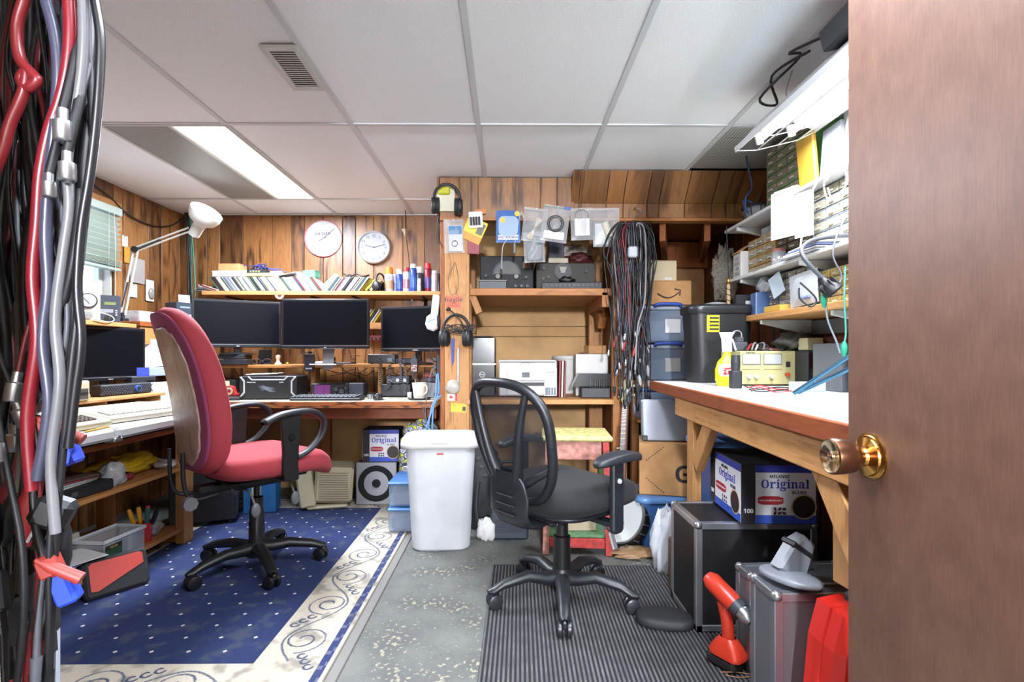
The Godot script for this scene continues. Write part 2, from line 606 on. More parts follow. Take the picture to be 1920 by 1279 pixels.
func room() -> void:
	var conc := fbm(5, 1.0, 4)
	var conc2 := fbm(9, 1.0, 3)
	var ct := pic("concrete", 768, 768, func(x: int, y: int) -> Color:
		var mx := absf(x / 384.0 - 1.0)
		var my := absf(y / 384.0 - 1.0)
		var a := conc.get_noise_2d(mx * 4.0, my * 4.0)
		var b := conc2.get_noise_2d(mx * 42.0 + 5.0, my * 42.0)
		var c := Color(0.43, 0.435, 0.415).lerp(Color(0.34, 0.345, 0.335), clampf(a + 0.5, 0, 1))
		c = c.lerp(Color(0.80, 0.76, 0.62), smoothstep(0.42, 0.6, b + a * 0.55) * 0.6)
		var s := conc2.get_noise_2d(mx * 60.0, my * 60.0 + 40.0)
		c = c.lerp(Color(0.2, 0.2, 0.19), smoothstep(0.62, 0.72, s) * 0.8)
		var crack := absf(conc.get_noise_2d(mx * 3.0 + 60.0, my * 3.0))
		c = c.lerp(Color(0.33, 0.32, 0.29), (1.0 - smoothstep(0.0, 0.008, crack)) * 0.7)
		return c * (0.94 + 0.12 * conc2.get_noise_2d(x * 0.7, y * 0.7)))
	var concrete := mat("painted_concrete", "ffffff", 0.62, 0.0, {"tex": ct, "scale": 0.42, "world": true})
	struct("floor", nb().box(V(-0.45, -0.05, -0.1), V(4.9, 0.1, 9.4)), concrete)
	# ceiling: slab, tiles, grid
	var tile := mat("ceiling_tile", "f6f7f8", 0.9, 0.0, {"tex": noise_tex("tile_spots", 0.09, 0.92, 1.0), "scale": 6.0, "world": true, "relief": noise_tex("tile_relief", 0.12, 0.0, 1.0), "height": 0.12})
	var bar := mat("grid_bar", "f0f2f4", 0.5)
	var ceil := struct("ceiling", nb().box(V(-0.45, CEIL + 0.1, -1.92), V(4.5, 0.08, 4.8)), mat("ceiling_slab", "b4b0a8", 0.9))
	var xs := [-2.56, -1.97, -1.36, -0.75, -0.14, 0.47, 1.08, 1.58]
	var zs := [-0.2, 1.316, 2.536, 3.756, 4.17]
	for i in 7:
		for j in 4:
			if (i == 1 and j == 2) or (i == 4 and j == 0):
				continue
			var w: float = xs[i + 1] - xs[i] - 0.004
			var d: float = zs[j + 1] - zs[j] - 0.004
			var z1: float = zs[j]
			if i == 6 and j == 2:
				continue
			obj("ceiling_tile", nb().box(Vector3.ZERO, V(w, 0.015, d)), tile, ceil, V((xs[i] + xs[i + 1]) / 2, CEIL + 0.0125, -(z1 + zs[j + 1]) / 2), eul(rng.randf_range(-0.12, 0.12), 0, rng.randf_range(-0.15, 0.15)))
	for i in range(1, 7):
		obj("grid_bar", nb().box(V(xs[i], CEIL + 0.001, -1.985), V(0.024, 0.006, 4.37), 0.001), bar, ceil)
	for j in range(1, 4):
		obj("grid_bar", nb().box(V(-0.49, CEIL + 0.0015, -zs[j]), V(4.14, 0.006, 0.024), 0.001), bar, ceil)
	obj("wall_angle", nb().box(V(-1.5, CEIL - 0.002, -BACK + 0.012), V(2.12, 0.006, 0.022)), bar, ceil)
	obj("wall_angle", nb().box(V(LEFT + 0.012, CEIL - 0.002, -2.0), V(0.022, 0.006, 4.3)), bar, ceil)
	# perforated return-air panel in the cell by the right wall
	var dots := pic("perforation", 32, 32, func(x: int, y: int) -> Color:
		var d := W(x - 15.5, y - 15.5).length()
		return Color(0.82, 0.82, 0.80) if d > 8.5 else Color(0.33, 0.33, 0.32))
	obj("perforated_panel", nb().box(V(1.33, CEIL + 0.008, -2.83), V(0.478, 0.012, 0.57), 0.002), mat("perforated_metal", "e8e8e4", 0.45, 0.2, {"tex": dots, "scale": 62.0, "world": true}), ceil)
	# back wall: panelling over a tan lower board
	var back := struct("wall_back", nb().box(V(-0.45, 1.08, -BACK - 0.06), V(4.5, 2.3, 0.1)), mat("wall_core", "b08a5e", 0.9))
	var bx: Array = [LEFT]
	for p in [372, 391, 416, 458, 513, 549, 572.6, 607.6, 643.7, 667.6, 701.8, 756, 796.5, 838]:
		bx.append(P(p, 500, BACK).x)
	planks_x(back, bx, 0.70, CEIL - 0.004, -BACK)
	var tan := mat("tan_board", "cca068", 0.7, 0.0, {"tex": noise_tex("tan_mottle", 0.012, 0.82, 1.0), "scale": 0.9, "world": true})
	obj("lower_board", nb().box(V(-1.5, 0.35, -BACK + 0.002), V(2.1, 0.7, 0.012)), tan, back)
	# tan boards at the back of the recess (two joints)
	for r in [[0.0, 0.705], [0.71, 1.195], [1.2, 1.275], [1.28, 2.0]]:
		obj("recess_board", nb().box(V(0.15, (r[0] + r[1]) / 2, -BACK + 0.004), V(1.14, r[1] - r[0], 0.016), 0.002), tan, back)
	var card := mat("brown_card", "b98a58", 0.8, 0.0, {"tex": noise_tex("card_mottle", 0.02, 0.88, 1.0), "scale": 2.0, "world": true})
	obj("card_sheet", nb().box(V(1.15, 1.25, -BACK + 0.01), V(0.84, 1.3, 0.006)), card, back)
	# left wall with the window opening
	var wz0 := 2.48
	var wz1 := 3.42
	var wy0 := 1.33
	var wy1 := 1.99
	var core := mat("wall_core")
	var lw := nb()
	lw.box(V(LEFT - 0.08, wy0 / 2, -2.0), V(0.14, wy0, 4.6))
	lw.box(V(LEFT - 0.08, (wy1 + 2.24) / 2, -2.0), V(0.14, 2.24 - wy1, 4.6))
	lw.box(V(LEFT - 0.08, (wy0 + wy1) / 2, -(wz0 - 0.3) / 2), V(0.14, wy1 - wy0, wz0 + 0.3))
	lw.box(V(LEFT - 0.08, (wy0 + wy1) / 2, -(wz1 + 4.3) / 2), V(0.14, wy1 - wy0, 4.3 - wz1))
	var left := struct("wall_left", lw, core)
	planks_z(left, [-0.2, 0.02, 0.21, 0.42, 0.58, 0.83, 0.99, 1.22, 1.45, 1.6, 1.83, 1.98, 2.21, wz0], 0.0, CEIL - 0.004, LEFT)
	planks_z(left, [wz0, 2.6, 2.82, 2.97, 3.216, wz1], wy1, CEIL - 0.004, LEFT)
	planks_z(left, [wz0, 2.6, 2.82, 2.97, 3.216, wz1], 0.0, wy0, LEFT)
	planks_z(left, [wz1, 3.51, 3.748, 3.894, 4.1, BACK], 0.0, CEIL - 0.004, LEFT)
	window(wz0, wz1, wy0, wy1)
	# right wall, dark panelling
	var right := struct("wall_right", nb().box(V(RIGHT + 0.06, 1.1, -2.0), V(0.1, 2.3, 4.7)), core)
	var rz: Array = [-0.2]
	while rz[-1] < 4.0:
		rz.append(rz[-1] + [0.1, 0.2, 0.14, 0.24, 0.16][rng.randi() % 5])
	rz[-1] = BACK
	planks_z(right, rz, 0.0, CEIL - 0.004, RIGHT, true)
	# front wall around the doorway in which one stands, and the hall behind
	var paint := mat("hall_paint", "9c968a", 0.8)
	var fw := nb()
	fw.box(V(-1.49, 1.08, 0.2), V(2.2, 2.3, 0.12))
	fw.box(V(1.15, 1.08, 0.2), V(0.98, 2.3, 0.12))
	fw.box(V(0.14, 2.13, 0.2), V(1.06, 0.2, 0.12))
	struct("wall_front", fw, panel(1))
	struct("wall_hall_left", nb().box(V(-1.05, 1.2, 2.25), V(0.1, 2.5, 4.0)), paint)
	struct("wall_hall_right", nb().box(V(1.25, 1.2, 2.25), V(0.1, 2.5, 4.0)), paint)
	struct("wall_hall_back", nb().box(V(0.1, 1.2, 4.3), V(2.4, 2.5, 0.1)), paint)
	struct("ceiling_hall", nb().box(V(0.1, 2.42, 2.25), V(2.4, 0.1, 4.2)), mat("hall_ceiling", "efece4", 0.9))
	var hl := thing("floor_lamp", "floor lamp with a round white globe in the hall behind the doorway", "floor lamp", V(0.15, 0.0, 3.6))
	obj("base", nb().lathe([W(0, 0.001), W(0.14, 0.001), W(0.14, 0.02), W(0.02, 0.03), W(0, 0.03)], 24), C("55585c"), hl)
	obj("pole", nb().cyl(V(0, 0.02, 0), V(0, 1.63, 0), 0.012), C("55585c"), hl)
	obj("globe", nb().ball(V(0, 1.76, 0), V(0.14, 0.14, 0.14), 24), mat("globe_glow", "ffffff", 0.4, 0.0, {"emit": 2.0, "glow": "f4f7ff"}), hl)
	bulkhead()
	troffer(V(-1.665, CEIL, -3.146), "ceiling troffer with one lit white lens and one grey perforated half")
	troffer(V(0.165, CEIL, -0.706), "ceiling troffer of the same kind over the doorway")
	rugs()
	# register in the ceiling
	var reg := thing("ceiling_register", "white louvred air register in the ceiling, scuffed at the edges", "vent", V(-0.822, CEIL - 0.001, -2.035))
	var white := mat("register_white", "eceae4", 0.45)
	var fr := nb()
	for s in [-1, 1]:
		fr.box(V(s * 0.0575, -0.005, 0), V(0.024, 0.012, 0.312), 0.003)
		fr.box(V(0, -0.005, s * 0.143), V(0.1, 0.012, 0.026), 0.003)
	obj("frame", fr, white, reg)
	obj("backing", nb().box(V(0, -0.0005, 0), V(0.1, 0.001, 0.28)), mat("register_dark", "4a4844", 0.8), reg)
	for i in 17:
		for s in [-1, 1, 0]:
			obj("louvre", nb().at(V(s * 0.031, -0.005, -0.122 + i * 0.01525), eul(16, 0, 0)).box(Vector3.ZERO, V(0.029, 0.0015, 0.0142)), white, reg)

func window(z0: float, z1: float, y0: float, y1: float) -> void:
	var wn := struct("window_1", frame_x(z0, z1, y0, y1, 0.045, 0.05), mat("vinyl", "eef2f2", 0.4))
	wn.position = V(LEFT - 0.08, 0, 0)
	var zm := (z0 + z1) / 2
	obj("sash_bar", nb().box(V(0.01, (y0 + y1) / 2, -(z1 - 0.2)), V(0.05, y1 - y0 - 0.06, 0.045), 0.004), mat("vinyl"), wn)
	obj("sash_bar", nb().box(V(0.02, (y0 + y1) / 2, -(zm - 0.05)), V(0.05, y1 - y0 - 0.06, 0.045), 0.004), mat("vinyl"), wn)
	obj("pane", nb().box(V(-0.01, (y0 + y1) / 2, -zm), V(0.006, y1 - y0 - 0.08, z1 - z0 - 0.08)), mat("window_glass", "e8f4fa", 0.02, 0.0, {"alpha": 0.12}), wn)
	var lining := nb()
	lining.box(V(-0.0, y0 + 0.008, -zm), V(0.15, 0.016, z1 - z0))
	lining.box(V(-0.0, y1 - 0.008, -zm), V(0.15, 0.016, z1 - z0))
	lining.box(V(-0.0, (y0 + y1) / 2, -z1 + 0.008), V(0.15, y1 - y0, 0.016))
	lining.box(V(-0.0, (y0 + y1) / 2, -z0 - 0.008), V(0.15, y1 - y0, 0.016))
	obj("lining", lining, mat("window_lining", "e2d9c6", 0.6), wn)
	var tr := struct("trim_1", frame_x(z0 - 0.06, z1 + 0.06, y0 - 0.06, y1 + 0.06, 0.06, 0.014), pine(1))
	tr.position = V(LEFT + 0.011, 0, 0)
	# blind, drawn up part of the way
	var bl := thing("window_blind", "pale green slatted blind drawn half up over the window", "blind", V(LEFT + 0.03, 0, -zm))
	var slat := mat("blind_slat", "cfdccb", 0.5, 0.0, {"back": "404a40"})
	obj("headrail", nb().box(V(0.005, y1 - 0.015, 0), V(0.045, 0.05, z1 - z0 + 0.02), 0.004), mat("blind_rail", "c2d2c6", 0.5), bl)
	for i in 8:
		obj("slat", nb().at(V(0.004, y1 - 0.07 - i * 0.034, 0), eul(0, 0, 38 + i % 3)).box(Vector3.ZERO, V(0.048, 0.002, z1 - z0)), slat, bl)
	for i in 6:
		obj("slat", nb().at(V(0.004, y1 - 0.335 - i * 0.007, 0), eul(0, 0, 4)).box(Vector3.ZERO, V(0.048, 0.002, z1 - z0)), slat, bl)
	obj("bottom_rail", nb().box(V(0.004, y1 - 0.39, 0), V(0.046, 0.018, z1 - z0), 0.004), mat("blind_rail"), bl)
	for k in 3:
		obj("cord", nb().tube([V(0.028, y1 - 0.03, -0.36 + k * 0.34), V(0.028, y1 - 0.4, -0.36 + k * 0.34)], 0.0012, 5), C("d8dccf"), bl)
	obj("pull_cord", nb().tube(spl([V(0.03, y1 - 0.03, -0.40), V(0.036, y1 - 0.3, -0.405), V(0.03, y1 - 0.62, -0.41)]), 0.0018, 5), C("e6e6da"), bl)
	# the bright yard outside
	var yd := one("window_well", nb().box(V(LEFT - 0.75, 0.62, -3.0), V(1.0, 1.2, 3.0)).box(V(LEFT - 1.3, 1.0, -3.0), V(0.1, 1.9, 3.0)), mat("pale_stucco", "d8dde0", 0.9), "pale concrete ledge and wall outside the basement window", "wall")
	yd.set_meta("kind", "structure")

func frame_x(z0: float, z1: float, y0: float, y1: float, w: float, t: float) -> B:
	var b := nb()
	b.box(V(0, (y0 + y1) / 2, -z0 - w / 2), V(t, y1 - y0, w), 0.003)
	b.box(V(0, (y0 + y1) / 2, -z1 + w / 2), V(t, y1 - y0, w), 0.003)
	b.box(V(0, y0 + w / 2, -(z0 + z1) / 2), V(t, w, z1 - z0 - 2 * w), 0.003)
	b.box(V(0, y1 - w / 2, -(z0 + z1) / 2), V(t, w, z1 - z0 - 2 * w), 0.003)
	return b

func bulkhead() -> void:
	# panelled header over the recess, with the sloping soffit to its right
	var hw := struct("wall_header", nb().box(V(0.58, 2.04, -3.33), V(2.0, 0.25, 0.05)), mat("wall_core"))
	var xs: Array = [-0.425]
	for p in [852, 897, 967, 1013, 1044, 1078]:
		xs.append(P(p, 350, 3.27).x)
	xs[1] = P(862, 350, 3.27).x
	planks_x(hw, xs, 1.905, CEIL - 0.002, -3.28)
	obj("end_board", nb().box(V(-0.432, 2.03, -3.5), V(0.012, 0.26, 0.45)), panel(3), hw)
	var top: Array = []
	for p in [1078, 1091, 1145, 1178, 1225, 1248, 1299, 1353, 1400, 1446]:
		top.append(P(p, 319, 3.14).x)
	# front face: slopes back from the ceiling, then drops straight
	for i in top.size() - 1:
		var x0: float = top[i] + 0.0025
		var x1: float = top[i + 1] - 0.0025
		var k := rng.randi() % 6
		var b := nb()
		b.quad(V(x0, 2.005, -3.28), V(x1, 2.005, -3.28), V(x1, CEIL - 0.002, -3.14), V(x0, CEIL - 0.002, -3.14))
		b.quad(V(x1, 2.005, -3.29), V(x0, 2.005, -3.29), V(x0, CEIL - 0.002, -3.15), V(x1, CEIL - 0.002, -3.15))
		b.quad(V(x0, 2.005, -3.29), V(x0, 2.005, -3.28), V(x0, CEIL - 0.002, -3.14), V(x0, CEIL - 0.002, -3.15))
		obj("soffit_plank", b, panel(k), hw)
		obj("plank", nb().box(V((x0 + x1) / 2, 1.958, -3.284), V(x1 - x0, 0.092, 0.008), 0.002), panel(k), hw)
	obj("soffit_end", nb().plate(pv([3.28, 2.005, 3.28, CEIL, 3.14, CEIL]), 0.006).at(Vector3.ZERO), panel(2), hw, V(top[0] - 0.002, 0, 0), Basis(V(0, 0, -1), V(0, 1, 0), V(1, 0, 0)))
	obj("bottom_rail", nb().box(V(0, 1.9, -3.30), V(1.98, 0.018, 0.07), 0.002), board(2), hw, V(0.57, 0, 0))
	# framing: posts and studs round the recess
	var post := struct("post_1", nb().box(Vector3.ZERO, V(0.155, 1.9, 0.06), 0.004), pine(0))
	post.position = V(P(857, 600, 3.27).x, 0.95, -3.30)
	var strip := struct("trim_2", nb().box(Vector3.ZERO, V(0.028, 1.89, 0.04), 0.003), pine(3))
	strip.position = V(P(829, 600, 3.27).x, 0.945, -3.31)
	var part := struct("wall_partition", nb().box(V(-0.40, 0.95, -3.75), V(0.05, 1.9, 0.82)), pine(2))
	for s in [[-0.265, 3.36, 0.05, 0.04, 0.75, 1.32], [-0.25, 3.42, 0.04, 0.09, 0.0, 1.4], [-0.262, 3.9, 0.06, 0.09, 0.0, 1.9]]:
		obj("stud", nb().box(V(s[0], (s[4] + s[5]) / 2, -s[1]), V(s[2], s[5] - s[4], s[3]), 0.003), pine(1), part)
	obj("brace", nb().at(V(-0.215, 1.41, -3.36), eul(0, 0, 22)).box(Vector3.ZERO, V(0.045, 0.2, 0.06), 0.003), pine(1), part)
	var p2 := struct("post_2", nb().box(Vector3.ZERO, V(0.09, 1.9, 0.05), 0.003), pine(2))
	p2.position = V(0.71, 0.95, -3.31)
	var p3 := struct("post_3", nb().box(Vector3.ZERO, V(0.1, 1.9, 0.045), 0.003), pine(1))
	p3.position = V(0.655, 0.95, -3.88)
	obj("brace", nb().at(V(-0.0, 0.43, 0.13), eul(38, 0, 0)).box(Vector3.ZERO, V(0.05, 0.09, 0.36), 0.003), pine(2), p3)
	var pw := struct("wall_recess_right", nb().box(V(0.735, 0.95, -3.9), V(0.03, 1.9, 0.5)), pine(2))
	pw.set_meta("kind", "structure")
	# stair carriage and joists above the store on the right
	var dk := mat("old_timber", "a9805a", 0.75, 0.0, {"tex": wood_tex("pine_up", "e2b277", "c48a4c", "7a4a22", 0.45, 18.0, 21, 256, 512), "scale": V(2.4, 1.1, 2.4), "world": true})
	struct("ceiling_store", nb().box(V(1.16, 1.97, -3.76), V(0.9, 0.03, 0.86)), dk)
	for j in [[0.86, 1.86], [1.13, 1.86], [1.42, 1.86]]:
		var jo := struct("joist_%d" % int(j[0] * 10), nb().at(V(j[0], j[1], -3.76), eul(0, -18, 0)).box(Vector3.ZERO, V(0.04, 0.15, 0.84), 0.003), mat("joist_wood", "b48c62", 0.7, 0.0, {"tex": texs["pine_up"], "scale": 2.0, "world": true}))
		jo.name = "beam_%d" % int(j[0] * 10)
	struct("beam_back", nb().box(V(1.16, 1.84, -4.12), V(0.86, 0.2, 0.04)), dk)
	# insulation batt spilling from the corner
	one("insulation_batt", lump(V(0.08, 0.2, 0.06), 0.45, 71, 30), mat("glass_wool", "cfc6b4", 0.95, 0.0, {"tex": noise_tex("wool", 0.05, 0.6, 1.0), "scale": 5.0}), "dusty white batt of glass wool insulation hanging beside the store timbers", "insulation", V(1.48, 1.42, -3.55))

func troffer(at: Vector3, label: String) -> void:
	var t := thing("troffer_light", label, "ceiling light", at)
	var dots := pic("fine_perforation", 16, 16, func(x: int, y: int) -> Color:
		var d := W(x - 7.5, y - 7.5).length()
		return Color(0.80, 0.80, 0.79) if d > 4.4 else Color(0.46, 0.46, 0.46))
	obj("perforated_half", nb().box(V(-0.14, 0.004, 0), V(0.31, 0.008, 1.19)), mat("grey_perforated", "bdbdbb", 0.55, 0.1, {"tex": dots, "scale": 110.0, "world": true}), t)
	obj("lens", nb().box(V(0.165, 0.006, 0), V(0.262, 0.006, 1.186)), mat("lit_lens", "ffffff", 0.35, 0.0, {"emit": 1.25, "glow": "fffaf2"}), t)
	var f := nb()
	for s in [-1, 1]:
		f.box(V(s * 0.3, 0.0, 0), V(0.016, 0.01, 1.21), 0.002)
		f.box(V(0, 0.0, s * 0.6), V(0.6, 0.01, 0.016), 0.002)
	f.box(V(0.023, 0, 0), V(0.018, 0.01, 1.2), 0.002)
	obj("frame", f, mat("troffer_frame", "dcdcd8", 0.45), t)
	obj("housing", nb().box(V(0, 0.03, 0), V(0.6, 0.03, 1.2)), C("c8c8c8"), t)

func rugs() -> void:
	# blue bordered rug, 5 by 8 feet
	var w := 640
	var h := 960
	var im := Image.create(w, h, false, Image.FORMAT_RGB8)
	var blue := Color.html("142450")
	var cream := Color.html("b9b09f")
	var navy := Color.html("232f5a")
	var f1 := fbm(31, 1.0, 3)
	var mpp := 1.53 / w
	var bord := 0.265
	for y in h:
		for x in w:
			var e := minf(minf(x, w - 1 - x), minf(y, h - 1 - y)) * mpp
			var c := cream
			if e > bord:
				c = blue
			elif e < 0.012:
				c = Color.html("a9a294")
			elif e < 0.042:
				c = navy
				if (int(x / 9.0) + int(y / 9.0)) % 4 == 0:
					c = navy.lerp(cream, 0.35)
			var nz := f1.get_noise_2d(x * 0.55, y * 0.55)
			var dirt := f1.get_noise_2d(x * 0.018 + 40.0, y * 0.018)
			c = c * (1.0 + nz * 0.14)
			c = c.lerp(Color.html("55534e"), clampf(smoothstep(0.05, 0.5, dirt + nz * 0.25) * 0.45, 0.0, 0.45))
			im.set_pixel(x, y, c)
	var lint := RandomNumberGenerator.new()
	lint.seed = 4
	for i in 900:
		var lx := lint.randi_range(110, w - 112)
		var ly := lint.randi_range(110, h - 112)
		im.set_pixel(lx, ly, blue.lerp(cream, lint.randf_range(0.15, 0.55)))
	# woven diamonds, staggered
	var nx := 0.128 / mpp
	var ny := 0.087 / mpp
	for j in 24:
		for i in 12:
			var cx := int(bord / mpp + 14 + i * nx + (nx * 0.5 if j % 2 else 0.0))
			var cy := int(bord / mpp + 16 + j * ny)
			if cx > w - bord / mpp - 8 or cy > h - bord / mpp - 8:
				continue
			for a in range(-3, 4):
				for b in range(-3, 4):
					if absi(a) + absi(b) <= 3:
						im.set_pixel(cx + a, cy + b, Color.html("c9c2b4"))
	# vine scrolls in the border
	var ink := Color.html("3f475c")
	var dot := func(p: Vector2, r: float, c: Color) -> void:
		for a in range(-3, 4):
			for b in range(-3, 4):
				if W(a, b).length() <= r:
					var q := Vector2i(int(p.x) + a, int(p.y) + b)
					if q.x > 20 and q.y > 20 and q.x < w - 20 and q.y < h - 20:
						im.set_pixelv(q, im.get_pixelv(q).lerp(c, 0.7))
	var mid := 0.152 / mpp
	var sides := [[W(mid, 60), W(0, 1), h - 120], [W(w - mid, 60), W(0, 1), h - 120], [W(60, mid), W(1, 0), w - 120], [W(60, h - mid), W(1, 0), w - 120]]
	for s in sides:
		var o: Vector2 = s[0]
		var d: Vector2 = s[1]
		var p := W(-d.y, d.x)
		var step := 112.0
		var m := int(s[2] / step)
		for i in m:
			var sg := 1.0 if i % 2 else -1.0
			var c0 := o + d * (i + 0.5) * step
			for q in 150:
				var t := q / 150.0
				var a := t * TAU * 1.7
				dot.call(c0 + (d * cos(a) + p * sin(a) * sg) * (36.0 * (1.0 - t * 0.8)), 1.9 if q % 30 < 22 else 1.2, ink)
			for q in 60:
				var t := q / 60.0
				dot.call(o + d * ((i + t) * step) + p * sg * sin(t * PI) * -30.0, 1.6, ink)
			for k in 3:
				var c1 := c0 + d * (step * 0.5) + p * sg * (14.0 + k * 9.0) + d * (k * 13.0 - 13.0)
				for q in 40:
					var a := q / 40.0 * TAU * 0.8
					dot.call(c1 + W(cos(a), sin(a)) * (7.0 - q * 0.06), 1.5, ink)
	var tex := ImageTexture.create_from_image(im)
	var rm := mat("rug_pile", "ffffff", 0.95, 0.0, {"tex": tex})
	var rw := 1.53
	var rl := 2.34
	var rug := thing("area_rug", "blue rug with small cream diamonds and a cream scrolled border", "rug", V(-1.355, 0, -2.67))
	obj("pile", nb().quad(V(-rw / 2, 0.011, rl / 2), V(rw / 2, 0.011, rl / 2), V(rw / 2, 0.011, -rl / 2), V(-rw / 2, 0.011, -rl / 2)), rm, rug)
	obj("backing", nb().box(V(0, 0.005, 0), V(rw + 0.006, 0.0105, rl + 0.006), 0.003), mat("rug_backing", "8f8778", 0.95), rug)
	obj("floor_strip", nb().box(V(rw / 2 + 0.022, 0.004, 0), V(0.036, 0.007, rl), 0.002), mat("grey_strip", "8c8a84", 0.7), rug)
	# ribbed rubber mat
	var rub := mat("black_rubber", "5a5a5c", 0.7, 0.0, {"tex": noise_tex("rubber_dust", 0.02, 0.7, 1.0), "scale": 2.0})
	var mt := thing("rubber_mat", "dark ribbed rubber floor mat under the black mesh chair", "mat", V(0.42, 0, -1.9), eul(0, -1.4, 0))
	obj("sheet", nb().box(V(0, 0.002, 0), V(1.02, 0.004, 1.4)), mat("mat_base", "141416", 0.8), mt)
	var ribs := nb()
	for i in 66:
		ribs.box(V(-0.505 + i * 0.01555, 0.0055, 0), V(0.0085, 0.004, 1.4), 0.0015)
	var ro := obj("ribs", ribs, rub, mt)
	ro.set_meta("kind", "stuff")

func hboard(parent: Node3D, called: String, x0: float, x1: float, y_top: float, t: float, zf: float, zb: float, k: int, m: Material = null) -> MeshInstance3D:   # a board lying along x
	return obj(called, nb().box(Vector3.ZERO, V(x1 - x0, t, zb - zf), 0.003), m if m else board(k), parent, V((x0 + x1) / 2, y_top - t / 2, -(zf + zb) / 2))
func zboard(parent: Node3D, called: String, x0: float, x1: float, y_top: float, t: float, zf: float, zb: float, k: int, m: Material = null) -> MeshInstance3D:   # a board lying along z
	return obj(called, nb().box(Vector3.ZERO, V(zb - zf, t, x1 - x0), 0.003), m if m else board(k), parent, V((x0 + x1) / 2, y_top - t / 2, -(zf + zb) / 2), eul(0, 90, 0))
func post(parent: Node3D, called: String, x: float, z: float, y0: float, y1: float, wx: float, wz: float, k: int) -> MeshInstance3D:
	return obj(called, nb().box(Vector3.ZERO, V(wx, y1 - y0, wz), 0.003), pine(k), parent, V(x, (y0 + y1) / 2, -z))

